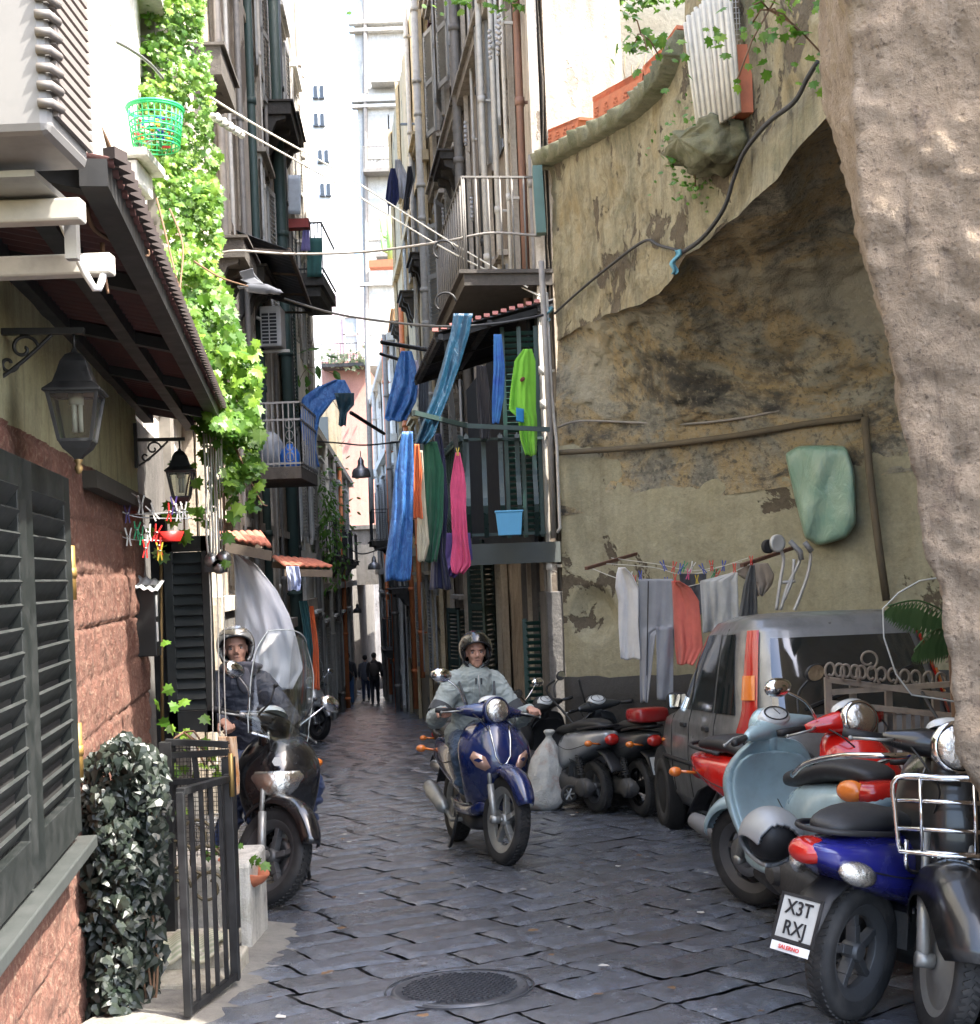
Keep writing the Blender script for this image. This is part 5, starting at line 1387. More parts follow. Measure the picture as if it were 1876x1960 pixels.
    if muffler:
        mb = MB(); mb.tube([(-.1, -.1, .22), (-.25, -.15, .2), (-.36, -.17, .27)], .016, 8); mb.tube([(-.34, -.175, .27), (-.40, -.18, .285), (-.72, -.185, .37), (-.84, -.185, .40), (-.86, -.185, .405)], [.03, .052, .058, .045, .02], 16); mb.build('silencer', M_steel if muffler is True else muffler, th)
    # stand
    mb = MB(); mb.tube([(-.12, .14, .25), (-.2, .17, .02), (-.25, .17, .01)], .012, 6); mb.tube([(-.12, -.14, .25), (-.2, -.17, .02), (-.25, -.17, .01)], .012, 6); split_loose(mb.build('stand_leg', M_iron, th))
    # rear mudguard and plate
    mb = MB(); mb.loft([[Vector((x, y, z + (.012 if abs(y) < .05 else 0))) for y in (-.075, -.04, 0, .04, .075)] for x, z in ((-.62, .60), (-.80, .60), (-.93, .55), (-1.03, .44), (-1.06, .40))], cap=False, closed=False); mb.build('rear_mudguard', M_blackp, th, solid=.006, fix=False)
    if plate:
        pm = mat('plate_white', (.45, .45, .42), .4, 0, .4); tn = Vector((-.93, 0, .36)).normalized(); c = Vector((-1.06, 0, .48)); upv = Vector((.36, 0, .93)).normalized()
        F = frame(c + tn * .006, (0, -1, 0), upv); m3 = F.to_3x3()
        mb = MB(); mb.box(c, (.165, .165, .004), m3); pl = mb.build('number_plate', pm, th)
        mb = MB(); 
        for dx, dy, sx_, sy_ in ((0, .088, .185, .012), (0, -.088, .185, .012), (.09, 0, .012, .188), (-.09, 0, .012, .188)): mb.box(c + m3 @ Vector((dx, dy, 0)), (sx_, sy_, .01), m3)
        mb.build('plate_frame', M_blackp, pl)
        ink = mat('plate_ink', (.01, .01, .012), .5, 0, 0)
        text_obj('plate_text', plate[0], .078, ink, F @ Matrix.Translation((0, .038, 0)), pl, sx=.86); text_obj('plate_text', plate[1], .078, ink, F @ Matrix.Translation((0, -.042, 0)), pl, sx=.86)
        if plate2 == 'strip':
            mb = MB(); mb.box(c + m3 @ Vector((0, -.118, .004)), (.17, .035, .008), m3); ps = mb.build('plate_strip', M_whitep, pl); text_obj('strip_text', 'SALERNO', .022, mat('red_ink', (.6, .03, .02), .5, 0, 0), F @ Matrix.Translation((0, -.118, .006)), ps)
        if plate2 == 'blue':
            mb = MB(); mb.box(c + m3 @ Vector((.03, .05, .003)), (.09, .05, .004), m3); mb.build('plate_band', mat('plate_blue', (.05, .12, .5), .4), pl)
    # tail lamp
    if tail == 'round':
        mb = MB(); mb.ball((-.985, 0, .70), (.05, .075, .055), 16, 10); mb.build('tail_light', M_redl, th)
    elif tail == 'side':
        mb = MB(); mb.ball((-.95, .035, .735), (.075, .085, .055), 16, 10, rot=(0, -.2, 0)); mb.build('tail_light', M_redl, th)
        for s_ in (-1, 1):
            mb = MB(); mb.ball((-.86, s_ * .135, .66), (.095, .04, .05), 16, 10, rot=(0, .3, s_ * .35)); mb.build('indicator', M_lens, th)
    elif tail == 'wide':
        mb = MB(); mb.loft([sring(x, .765, hw, hh, 2.2, 20) for x, hw, hh in ((-.80, .168, .05), (-.88, .155, .06), (-.965, .12, .055), (-1.0, .07, .03))]); mb.build('tail_light', M_redl, th, sub=1)
        for s_ in (-1, 1):
            mb = MB(); mb.ball((-.875, s_ * .128, .77), (.075, .045, .05), 14, 8, rot=(0, 0, s_ * .4)); mb.build('indicator', M_oran, th)
    if tail in ('round', 'classic'):
        for s_ in (-1, 1):
            mb = MB(); mb.tube([(-.90, s_ * .08, .66), (-.93, s_ * .2, .68)], .01, 6); mb.ball((-.935, s_ * .225, .68), (.035, .04, .03), 12, 8); mb.build('indicator', M_oran, th)
    if tail == 'classic':
        mb = MB(); mb.ball((-.99, 0, .66), (.04, .06, .05), 14, 8); mb.build('tail_light', M_redl, th)
    if chrome_rail:
        mb = MB(); mb.tube(sweep([(-.35, .17, .80), (-.55, .185, .87), (-.85, .16, .92), (-1.0, .08, .93), (-1.03, 0, .93), (-1.0, -.08, .93), (-.85, -.16, .92), (-.55, -.185, .87), (-.35, -.17, .80)], 4), .014, 8); mb.build('grab_rail', M_chrome, th)
    else:
        mb = MB(); mb.tube(sweep([(-.6, .15, .79), (-.85, .14, .82), (-.98, .06, .83), (-.98, -.06, .83), (-.85, -.14, .82), (-.6, -.15, .79)], 3), .012, 8); mb.build('grab_rail', M_blackp, th)
    # handlebar
    hz, hx = 1.0, .36
    for s_ in (-1, 1):      # cables and the seam round the tail
        mb = MB(); mb.tube(sweep([S((hx, s_ * .16, hz - .02)), S((hx + .10, s_ * .13, hz - .07)), S((hx + .11, s_ * .06, hz - .16)), S((hx + .05, s_ * .05, hz - .26))], 5), .0045, 5); mb.build('control_cable', M_blackp, th)
        mb = MB(); mb.tube(sweep([(-.06, s_ * .128, .66), (-.25, s_ * (.166 * w_ + .004), .62), (-.45, s_ * (.188 * w_ + .003), .60), (-.65, s_ * (.184 * w_ + .002), .63), (-.85, s_ * .140 * w_, .68)], 5), .0032, 4); mb.build('panel_seam', M_blackp, th)
        mb = MB(); mb.tube([(.30, s_ * .165, .362), (.1, s_ * .183, .352), (-.12, s_ * .182, .36)], .006, 5); mb.build('floor_trim', M_alul, th)
    mb = MB(); mb.loft([[S(Vector((hx + dx * cx_ + sw, y, hz + dzz))) for dx, dzz in [(cos(2 * pi * k / 14) * 1.0, sin(2 * pi * k / 14) * ch - abs(y) * .05) for k in range(14)]] for y, cx_, ch, sw in ((-.26, .022, .022, -.05), (-.2, .04, .034, -.035), (-.12, .07, .055, -.01), (0, .085, .07, 0), (.12, .07, .055, -.01), (.2, .04, .034, -.035), (.26, .022, .022, -.05))])
    if style != 'classic' or True: mb.build('handlebar_cover', paintm if style != 'bare' else M_blackp, th, sub=1)
    for s_ in (-1, 1):
        mb = MB(); mb.tube([S((hx - .045, s_ * .25, hz - .013)), S((hx - .085, s_ * .36, hz - .018)), S((hx - .092, s_ * .385, hz - .018))], [.016, .019, .016], 12); mb.build('grip', M_blackp, th)
        mb = MB(); mb.tube([S((hx - .0, s_ * .22, hz - .01)), S((hx + .035, s_ * .26, hz - .015)), S((hx - .01, s_ * .37, hz - .03))], .0065, 6); mb.ball(S((hx - .01, s_ * .372, hz - .03)), .010, 8, 5); mb.build('brake_lever', M_alul, th)
    if front_light in ('bar', 'classic'):
        mb = MB(); C = frame(S((hx + .075, 0, hz + .0)), Rs @ Vector((0, 1, 0)), Rs @ Vector((-.15, 0, 1))); mb.lathe([(0, .045), (.05, .04), (.075, .025), (.088, 0), (.088, -.06)], 28, C); mb.build('headlight', M_lens, th)
        mb = MB(); mb.lathe([(.086, .012), (.097, .008), (.10, -.015), (.09, -.09), (.05, -.13)], 28, C); mb.build('headlight_rim', M_chrome if front_light == 'classic' else paintm, th)
    if detail:   # dials facing the rider
        C = frame(S((hx - .035, 0, hz + .058)), Rs @ Vector((0, -1, 0)), Rs @ Vector((.75, 0, .6))); mb = MB(); mb.lathe([(0, .012), (.062, .012), (.07, .0), (.075, -.03)], 28, C @ Matrix.Diagonal((1.35, .95, 1, 1))); dd = mb.build('instrument_panel', mat('dial_white', (.6, .62, .62), .2, 0, .1, coat=.8), th)
        mb = MB(); mb.lathe([(.05, .014), (.058, .014), (.058, .016), (.05, .016), (.05, .014)], 24, C @ Matrix.Diagonal((1.35, .95, 1, 1))); mb.box((C @ Vector((.015, .01, .015))), (.004, .05, .002), C.to_3x3()); mb.build('dial_ring', M_blackp, dd)
        mb = MB(); mb.loft([hring(z, hx + .02 - (z - .88) * .3 - .0, .055, .07, 2.5, 16) for z in (.86, .92, .98)]); xf(mb, S); mb.build('steering_neck', paintm, th)
    for k, s_ in enumerate((-1, 1)):
        if not mirrors[k]: continue
        mb = MB(); a = Vector((hx - .01, s_ * .2, hz + .03)); b = Vector((hx + .03, s_ * .27, hz + .13)); c = Vector((hx - .0, s_ * .36, hz + .20)); mb.tube([S(p) for p in sweep([a, b, c], 4)], .007, 7)
        C = frame(S(c + Vector((0, s_ * .03, .02))), Rs @ Vector((0, 1, 0)), Rs @ Vector((-.1, 0, 1))); mb.lathe([(0, .035), (.03, .03), (.055, .012), (.062, -.008), (.055, -.012)], 20, C @ Matrix.Diagonal((1.25, .8, 1, 1)))
        mr = mb.build('mirror', mm_, th); mb = MB(); mb.lathe([(0, -.010), (.056, -.010)], 20, C @ Matrix.Diagonal((1.25, .8, 1, 1))); mb.build('mirror_glass', M_mirror, mr, fix=False)
    if screen == 'tall':
        mb = MB()
        def fs(u, v):
            y = (u - .5) * 2; wv = (.215 + .035 * sin(pi * v)) * (1 - max(0, v - .72) ** 1.6 * 1.9); z = .90 + .66 * v; x = hx + .18 - .20 * v - .10 * y * y * (1 - .3 * v)
            if v < .2: wv *= 1.05
            return S((x, y * wv, z + .0 - .05 * y * y * v))
        mb.grid(22, 22, fs); mb.build('windscreen', M_screen, th, solid=.004)
        mb = MB(); mb.tube([fs(0, v) for v in np.linspace(0, 1, 20)] + [fs(u, 1) for u in np.linspace(0, 1, 16)] + [fs(1, v) for v in np.linspace(1, 0, 20)], .0035, 5); mb.build('screen_edge', mat('screen_edge', (.5, .53, .52), .2, 0, 0), th)
        mb = MB()
        for s_ in (-1, 1): mb.tube([S((hx, s_ * .14, hz)), S((hx + .1, s_ * .15, hz + .10)), S((hx + .11, s_ * .16, hz + .2))], .006, 6); mb.ball(S((hx + .115, s_ * .16, hz + .2)), .014, 8, 5)
        mb.build('screen_bracket', M_blackp, th)
    elif screen == 'dark':
        pass
    if rack == 'front':
        mb = MB(); q = lambda x, y, z: Vector((x, y, z)); 
        x0 = .60
        for (a, b) in (((-.17, 1.0), (.17, 1.0)), ((-.17, .92), (.17, .92)), ((-.17, .82), (.17, .82)), ((-.17, .74), (.17, .74))): mb.tube([q(x0 + .02, a[0], a[1] - .1), q(x0 + .02, b[0], b[1] - .1)], .008, 8)
        mb.tube(sweep([q(x0 + .02, -.17, .64), q(x0 + .02, -.18, .78), q(x0 + .02, -.17, .90), q(x0 + .02, 0, .905), q(x0 + .02, .17, .90), q(x0 + .02, .18, .78), q(x0 + .02, .17, .64), q(x0 + .02, 0, .635)], 4), .009, 8, closed=True)
        for y in (-.09, .09): mb.tube([q(x0 + .025, y, .64), q(x0 + .025, y, .90)], .007, 8); mb.tube(sweep([q(x0 + .02, y * 1.6, .68), q(x0 + .05, y * 1.6, .60), q(x0 - .04, y * 1.5, .56), q(x0 - .14, y, .54)], 4), .008, 8); mb.tube([q(x0 + .02, y, .88), q(x0 - .16, y, .92)], .007, 6)
        mb.tube([q(x0 + .02, -.16, .66), q(x0 + .13, -.15, .655), q(x0 + .14, 0, .65), q(x0 + .13, .15, .655), q(x0 + .02, .16, .66)], .008, 8)
        mb.build('front_rack', M_chrome, th)
    if topbox:
        mb = MB(); mb.loft([hring(z, -.86, .16, .18 * s2, 4, 20) for z, s2 in ((.86, .8), (.88, 1), (.97, 1), (1.0, .9))]); mb.build('top_box', topbox, th, sub=1)
    return th

S_grp = 'scooters parked along the right side of the alley'
# 1 rider's blue scooter
BL = Vector((-.145, 9.78, 0)); BL.z = gz(BL.y)
def wpos(px, py, head, front=True, wb=1.34):
    """ground position of the scooter's middle from where one wheel touches the ground in the photograph"""
    g = G(px, py); h = Vector((head[0], head[1], 0)).normalized(); c = g - h * (wb / 2) if front else g + h * (wb / 2); c.z = gz(c.y); return c
h_blue = (.27, -.96)
blue_loc = wpos(966, 1652, h_blue)
TB = scooter('scooter', 'shiny dark blue scooter ridden towards us down the middle of the alley', blue_loc, h_blue, paint('navy_paint', (.006, .016, .085), .9, .2), lean=-.05, steer=.17, Rf=.29, Rr=.27, scale=1.11, legw=1.15, stripe=True, rim=M_alul, mirrors=(1, 0), mirror_m=M_chrome, inner=M_blackp, muffler=M_alul)
h_blk = (.14, -.99)
blk_loc = wpos(532, 1732, h_blk)
TK = scooter('scooter', 'glossy black scooter with a tall clear windscreen standing on the left by the gate', blk_loc, h_blk, paint('black_paint', (.008, .008, .009), .9, .18), lean=-.03, steer=.8, Rf=.275, Rr=.265, scale=1.12, legw=1.1, front_light='shield', screen='tall', rim=M_alu, mirrors=(1, 1))
h_sil = (.45, -.9)
far_loc = Vector((P(600, 1395, 25).x - .1, 25, gz(25)))
scooter('scooter', 'small silver scooter parked far up the left side behind the windscreen', far_loc, h_sil, paint('silver_paint', (.42, .43, .43), .6, .3, .5), Rf=.29, steer=.3, screen='tall', scale=1.12)
# right side
h_ky = (-.42, .91)
scooter('scooter', 'silver scooter with a black seat lettered KYMCO beside the rubbish bag', wpos(1150, 1556, h_ky, False), h_ky, M_blackp, S_grp, steer=.5, Rf=.24, Rr=.245, sidepanel=paint('kymco_silver', (.42, .44, .46), .6, .3, .5), mirrors=(1, 1), muffler=M_chrome, tail='round', plate=None, wb=1.26, hubcap=None, front_light='bar', mirror_m=M_blackp)
kx = [o for o in bpy.data.objects if o.get('label', '').startswith('silver scooter with a black seat')][0]
text_obj('seat_lettering', 'KYMCO', .07, M_whitep, frame((-.42, -.155, .79), (-1, 0, 0), (0, .15, 1)) @ Matrix.Rotation(pi, 4, 'Y') @ Matrix.Rotation(pi, 4, 'Y'), kx)
h_gr = (-.30, .95)
g2 = wpos(1236, 1562, h_gr, False)
scooter('scooter', 'dark scooter with a red box on its seat standing in front of the grey car', g2, h_gr, paint('charcoal_paint', (.05, .055, .06), .5, .3, .3), S_grp, steer=.2, Rf=.25, Rr=.26, hubcap=True, rim=M_chrome, mirrors=(0, 0), tail='round', plate=('W', '0858'), plate2='blue', topbox=paint('red_box', (.35, .01, .012), .5), wb=1.26)
h_red = (.45, -.89)
rl = wpos(1432, 1702, h_red, False); 
scooter('scooter', 'bright red scooter with a black seat squeezed behind the pale blue scooter', rl, h_red, paint('red_paint', (.62, .012, .008), .9, .2), S_grp, steer=-.2, Rf=.26, Rr=.25, scale=1.08, front_light='classic', tail='classic', style='modern', mirrors=(1, 0), muffler=mat('grey_muffler', (.16, .16, .16), .6), wb=1.2)
h_lb = (-.17, .985)
lb = wpos(1440, 1738, h_lb, True)
scooter('scooter', 'pale blue scooter seen from behind with white dial and wide red tail light', lb, h_lb, paint('pale_blue_paint', (.38, .52, .56), .5, .3, .2), S_grp, lean=.05, steer=.45, Rf=.275, Rr=.27, scale=1.05, tail='wide', inner=paint('pale_blue_inner', (.38, .52, .56), .4, .32, .15), chrome_rail=True, mirrors=(1, 0), mirror_m=M_blackp, legw=1.12, wb=1.38)
h_vi = (.74, .67)
vi = wpos(1612, 1955, h_vi, False)
scooter('scooter', 'violet blue scooter with a white X3T RXJ number plate, nearest of the row', vi, h_vi, paint('violet_paint', (.018, .02, .19), .9, .2), S_grp, lean=.06, steer=.2, Rf=.28, Rr=.285, tail='side', plate=('X3T', 'RXJ'), plate2='strip', scale=.95, rim=M_alu, mirrors=(0, 0), wb=1.3, muffler=False)
vx = [o for o in bpy.data.objects if o.get('label', '').startswith('violet blue')][0]
text_obj('maker_lettering', 'PIAGGIO', .03, M_whitep, frame((-.93, .108, .69), (.55, .42, 0), (0, 0, 1)) @ Matrix.Rotation(pi, 4, 'Y'), vx)
h_bk = (-.42, -.9)
bk = wpos(1828, 1992, h_bk, True)
bo = scooter('scooter', 'old black scooter with a chrome front rack at the foot of the rock pier', bk, h_bk, paint('old_black_paint', (.012, .012, .012), .5, .3), S_grp, lean=.0, steer=.42, Rf=.26, Rr=.26, style='classic', front_light='classic', rack='front', classic_fender=True, hubcap=True, mirrors=(0, 0), rim=M_alul, fork=M_alul, wb=1.26, scale=1.06)
text_obj('maker_lettering', 'PIAGGIO', .035, M_chrome, frame((.53, 0, .62), (0, -1, 0), (-.1, 0, 1)) @ Matrix.Rotation(pi, 4, 'Y'), bo)
# motorbike shapes behind the rider
h_d = (-.3, .95)
dl = Vector((P(985, 1400, 12.9).x - .22, 13.0, gz(13.0)))
scooter('scooter', 'black scooter standing by the green door behind the rider', dl, (.6, -.8), M_blackp, S_grp, Rf=.25, Rr=.25, mirrors=(1, 1), wb=1.2)
# helmet hanging on the pale blue scooter
def helmet_mesh(mb_m, name, parent, c, r, F, open_=True):
    """open-face shell; F is a 3x3 with columns forward, left, up"""
    mb = MB(); n, m = 90, 60; keep = []
    vs = []
    for i in range(m + 1):
        a = pi * i / m
        for j in range(n):
            b = 2 * pi * j / n; d = Vector((sin(a) * cos(b) * 1.12, sin(a) * sin(b) * .93, cos(a) * (1.0 if cos(a) > 0 else 1.12)))
            vs.append(Vector(c) + F @ (d * r))
    fs = []
    for i in range(m):
        for j in range(n):
            a = pi * (i + .5) / m; b = 2 * pi * (j + .5) / n; b = b if b < pi else b - 2 * pi
            el = pi / 2 - a
            if (b / radians(66)) ** 2 + ((el + radians(22)) / radians(50)) ** 2 < 1 or el < radians(-50): continue
            fs.append((i * n + j, i * n + (j + 1) % n, (i + 1) * n + (j + 1) % n, (i + 1) * n + j))
    mb.add(vs, fs); bm_o = mb.build(name, mb_m, parent, True, solid=.02, fix=False)
    me = bm_o.data; bm = bmesh.new(); bm.from_mesh(me); bmesh.ops.delete(bm, geom=[v for v in bm.verts if not v.link_faces], context='VERTS'); bmesh.ops.recalc_face_normals(bm, faces=bm.faces); bm.to_mesh(me); bm.free()
    return bm_o
hc = P(1478, 1600, 6.0)
th = thing('helmet', 'matt silver open face helmet hanging from the pale blue scooter', 'helmet', hc)
Fh = Euler((radians(-60), radians(15), radians(-60))).to_matrix()
helmet_mesh(mat('matt_silver', (.34, .35, .35), .42, .3, .2), 'shell', th, hc, .135, Fh)
mb = MB(); mb.ball(hc, (.12, .12, .12), 20, 12); mb.build('lining', M_blackp, th, True)
mb = MB(); mb.ball(hc + Fh @ Vector((.02, .128, -.03)), .022, 12, 8); mb.build('visor_button', M_steel, th, True)
# ================================================================ CAR
def car():
    pb = Vector((1.66, 8.25, gz(8.25))); pf = Vector((1.43, 11.35, gz(11.35))); d = (pf - pb).normalized(); L = (pf - pb).length; W_ = 1.56
    side = Vector((d.y, -d.x, 0)).normalized(); c = (pb + pf) / 2 + side * W_ / 2
    th = thing('parked_car', 'dusty dark grey hatchback with tall red tail lights parked under the vault', 'car', c, (0, -math.asin(d.z), atan2(d.y, d.x)), scale=1.04)
    k = L / 2
    prof = [  # z, rear, front, half width
        (.22, k * .93, k * .93, .70), (.32, k * .985, k * .99, .755), (.48, k * 1.0, k * 1.0, .775), (.66, k * .995, k * .985, .785), (.80, k * .985, k * .95, .775), (.90, k * .97, k * .88, .765), (.97, k * .955, k * .62, .745),
        (1.02, k * .945, k * .50, .732), (1.2, k * .90, k * .36, .70), (1.4, k * .84, k * .20, .66), (1.56, k * .785, k * .07, .62), (1.635, k * .72, -k * .0, .57), (1.675, k * .60, -k * .10, .46), (1.69, k * .35, -k * .16, .25), (1.695, k * .18, -.2 * k, .08)]
    zs = [p[0] for p in prof]
    def B(a, z, off=0.0):
        """body surface: a is the angle in plan (0 = nose, 90 deg = left side), z is the height"""
        r_, f_, hw = [np.interp(z, zs, [p[i] for p in prof]) for i in (1, 2, 3)]
        e = 5.0; ca, sa = cos(a), sin(a); cx_ = (f_ - r_) / 2; hx = (f_ + r_) / 2
        x = cx_ + (hx + off) * math.copysign(abs(ca) ** (2 / e), ca); y = (hw + off) * math.copysign(abs(sa) ** (2 / e), sa)
        return Vector((x, y, z))
    zz = sorted(set(list(np.linspace(.22, 1.695, 40)) + zs)); n = 96
    mb = MB(); mb.loft([[B(2 * pi * j / n, z) for j in range(n)] for z in zz]); M_car = paint('dusty_grey_paint', (.23, .235, .235), .6, .32, .4, .6)
    mb.build('body', M_car, th)
    gm = mat('car_glass', (.012, .017, .018), .04, 0, .12, spec=1.0, coat=1.0)
    def patch(name, a0, a1, z0, z1, m, off=.006, nu=14, nv=10, sh=None, parent=th, thick=0):
        mb = MB(); mb.grid(nu, nv, lambda u, v: B(a0 + (a1 - a0) * (u if sh is None else sh(u, v)), z0 + (z1 - z0) * v, off)); return mb.build(name, m, parent, solid=thick)
    # find plan angle for an x position on the left side
    def ang(x, z):
        r_, f_, hw = [np.interp(z, zs, [p[i] for p in prof]) for i in (1, 2, 3)]
        cx_ = (f_ - r_) / 2; hx = (f_ + r_) / 2; t = max(-1, min(1, (x - cx_) / hx)); return math.acos(math.copysign(abs(t) ** 2.5, t))
    def sidewin(name, xa0, xa1, xb0, xb1, z0, z1, s_):
        mb = MB()
        def f(u, v):
            z = z0 + (z1 - z0) * v; x = (xa0 + (xb0 - xa0) * v) * (1 - u) + (xa1 + (xb1 - xa1) * v) * u; p = B(ang(x, z), z, .007); p.y *= s_; return p
        mb.grid(10, 8, f); return mb.build(name, gm, th)
    for s_ in (1, -1):
        sidewin('side_window', .52, .05, .16, .05, 1.0, 1.53, s_); sidewin('side_window', -.0, -.62, -.0, -.58, 1.0, 1.55, s_); sidewin('side_window', -.68, -1.12, -.64, -.92, 1.0, 1.54, s_)
    # lines of the doors
    mb = MB()
    for x in (.62, .02, -.72):
        for s_ in (1, -1):
            pts = []
            for z in np.linspace(.34, 1.58, 22):
                p = B(ang(x - (.30 if x > .5 and z > 1 else 0) * (z - 1) * 1.3 if z > 1 else x, z), z, .002); p.y *= s_; pts.append(p)
            mb.tube(pts, .004, 4)
    split_loose(mb.build('door_gap', M_blackp, th))
    for s_ in (1, -1):
        for x in (.16, -.52):
            p = B(ang(x, .88), .88, .012); p.y *= s_; mb = MB(); mb.box(p, (.13, .03, .035)); mb.build('door_handle', M_blackp, th, bevel=.008)
        mb = MB(); pts = []
        for x in np.linspace(.9, -1.25, 20):
            p = B(ang(x, .6), .6, .012); p.y *= s_; pts.append(p)
        mb.tube(pts, .018, 6); mb.build('side_moulding', M_blackp, th)
        p = B(ang(.62, 1.03), 1.05, .0); p.y = s_ * (abs(p.y) + .09); mb = MB(); mb.loft([sring(x, p.z, .085, .07, 3, 16, yc=p.y) for x in (p.x - .03, p.x, p.x + .05)]); mb.bar((p.x, p.y - s_ * .12, p.z - .03), (p.x, p.y, p.z - .02), .04, .03); mi_ = mb.build('mirror', M_blackp, th, sub=1)
        mb = MB(); mb.box((p.x - .034, p.y, p.z), (.004, .13, .10)); mb.build('mirror_glass', M_mirror, mi_)
        mb = MB(); q = B(ang(.98, .7), .72, .008); q.y *= s_; mb.ball(q, (.04, .012, .018), 10, 6); mb.build('indicator', M_oran, th)
    patch('rear_window', radians(152), radians(208), 1.0, 1.50, gm, .008, 24, 10)
    patch('number_plate', radians(176.5), radians(183.5), .62, .75, M_whitep, .012)
    for s_ in (1, -1):
        mb = MB(); mb.grid(10, 26, lambda u, v: (lambda q: Vector((q.x, q.y * s_, q.z)))(B(radians(121 + 17 * u + 2 * v), .70 + .86 * v, .012 + .008 * sin(pi * u)))); tl = mb.build('tail_light', M_redl, th)
        mb = MB(); mb.grid(8, 6, lambda u, v: (lambda q: Vector((q.x, q.y * s_, q.z)))(B(radians(122 + 15 * u), 1.10 + .16 * v, .022 + .008 * sin(pi * u)))); mb.build('indicator_lens', M_oran, tl)
    patch('bumper', radians(100), radians(260), .36, .56, mat('bumper_grey', (.06, .062, .065), .6, 0, .5), .02, 40, 5, thick=.01)
    # wheels in front of black discs that stand for the arches' shade
    for x in (k * .66, -k * .62):
        for s_ in (1, -1):
            mb = MB(); C = Matrix.Translation((x, s_ * .66, .30)) @ Matrix.Rotation(-s_ * pi / 2, 4, 'X'); mb.lathe([(0, .128), (.36, .128), (.365, .02)], 32, C); mb.build('arch_shade_disc', mat('arch_shade', (.006, .006, .006), .95), th)
            e = bpy.data.objects.new('wheel', None); COL.objects.link(e); e.parent = th; _M[e.name] = _M[th.name].copy()
            C = Matrix.Translation((x, s_ * .70, .29)) @ Matrix.Rotation(-s_ * pi / 2, 4, 'X')
            mb = MB(); mb.lathe([(.18, -.09), (.26, -.095), (.285, -.07), (.29, 0), (.285, .07), (.27, .095), (.19, .10), (.18, .08)], 40, C); mb.build('tyre', M_rubber, e)
            mb = MB(); mb.lathe([(.185, .085), (.17, .06), (.05, .05), (.045, .075), (0, .08)], 28, C)
            for q in range(7): a = 2 * pi * q / 7; mb.bar(C @ Vector((.04 * cos(a), .04 * sin(a), .07)), C @ Vector((.18 * cos(a), .18 * sin(a), .075)), .03, .02, up=(0, 1, 0))
            mb.build('rim', M_alul, e)
    mb = MB(); mb.tube([B(radians(150), 1.48, .02), B(radians(150), 1.48, .02) + Vector((0, 0, .0))], .01, 6) if False else None
    mb = MB(); mb.bar(B(radians(172), 1.04, .025), B(radians(196), 1.28, .02), .015, .02); mb.build('rear_wiper', M_blackp, th)
car()
# ================================================================ PEOPLE
M_skin = mat('skin', (.50, .27, .19), .5, 0, .15, dirtcol=(.42, .2, .15))
def cap(mb, p0, p1, r0, r1, n=14):
    """tapered rounded limb segment"""
    p0, p1 = Vector(p0), Vector(p1); d = p1 - p0; L = d.length
    if L < 1e-5: mb.ball(p0, r0); return
    pts, rs = [], []
    for a in (-90, -60, -30): pts.append(p0 + d / L * r0 * sin(radians(a))); rs.append(max(.001, r0 * cos(radians(a))))
    for t in (0, .25, .5, .75, 1): pts.append(p0.lerp(p1, t)); rs.append(r0 + (r1 - r0) * t)
    for a in (30, 60, 90): pts.append(p1 + d / L * r1 * sin(radians(a))); rs.append(max(.001, r1 * cos(radians(a))))
    mb.tube(pts, rs, n)
def fuse(name, mb, m, parent, voxel=.012, smooth=6, label=None, wr=0.0):
    o = mb.build(name, m, parent, True, fix=False)
    r = o.modifiers.new('r', 'REMESH'); r.mode = 'VOXEL'; r.voxel_size = voxel; r.use_smooth_shade = True
    s = o.modifiers.new('s', 'SMOOTH'); s.factor = .5; s.iterations = smooth
    dg = bpy.context.evaluated_depsgraph_get(); dg.update()
    me = bpy.data.meshes.new_from_object(o.evaluated_get(dg)); o.modifiers.clear(); old = o.data; o.data = me; bpy.data.meshes.remove(old)
    for p in me.polygons: p.use_smooth = True
    if wr:
        n = len(me.vertices); co = np.zeros(n * 3); me.vertices.foreach_get('co', co); co = co.reshape(-1, 3); nn = np.zeros(n * 3); me.vertex_normals.foreach_get('vector', nn); nn = nn.reshape(-1, 3)
        x, y, z = co[:, 0], co[:, 1], co[:, 2]; w1 = fbm(x * 4, y * 4, z * 4, 2, 3) * .6
        rid = (1 - np.abs(fbm(x * 7 + w1, y * 7, z * 16 + w1 * 3, 3, 9))) ** 3 + .7 * (1 - np.abs(fbm(x * 18, y * 18, z * 30 + w1 * 4, 2, 29))) ** 4
        co += nn * (wr * (rid - .5))[:, None]; me.vertices.foreach_set('co', co.ravel()); me.update()
    if label: o['label'] = label
    return o
def head_geo(mb, c, F, s=1.0):
    """F columns: forward, left, up"""
    q = lambda x, y, z: Vector(c) + F @ (Vector((x, y, z)) * s)
    e = F.to_euler()
    def el(x, y, z, rx, ry, rz, t=0):
        mb.ball(q(x, y, z), (rx * s, ry * s, rz * s), 18, 12, rot=(F @ Euler((0, t, 0)).to_matrix()).to_euler())
    el(-.015, 0, .035, .095, .075, .09); el(.02, 0, -.02, .068, .064, .085); el(.045, 0, -.075, .042, .045, .035); el(.066, 0, -.098, .02, .024, .018)
    el(.070, 0, .028, .018, .052, .010)          # brow
    for y in (-.034, .034): el(.052, y, -.022, .028, .026, .028)      # cheeks
    mb.tube([q(.082, 0, .02), q(.096, 0, -.008), q(.106, 0, -.028)], [.008 * s, .011 * s, .014 * s], 10)
    for y in (-.012, .012): el(.094, y, -.032, .011, .009, .008)
    el(.082, 0, -.052, .010, .026, .005); el(.080, 0, -.064, .011, .022, .006)
    for y in (-.075, .075): el(-.005, y, -.01, .018, .010, .032, .2)
    mb.tube([q(-.02, 0, -.06), q(-.03, 0, -.17)], [.055 * s, .06 * s], 14)
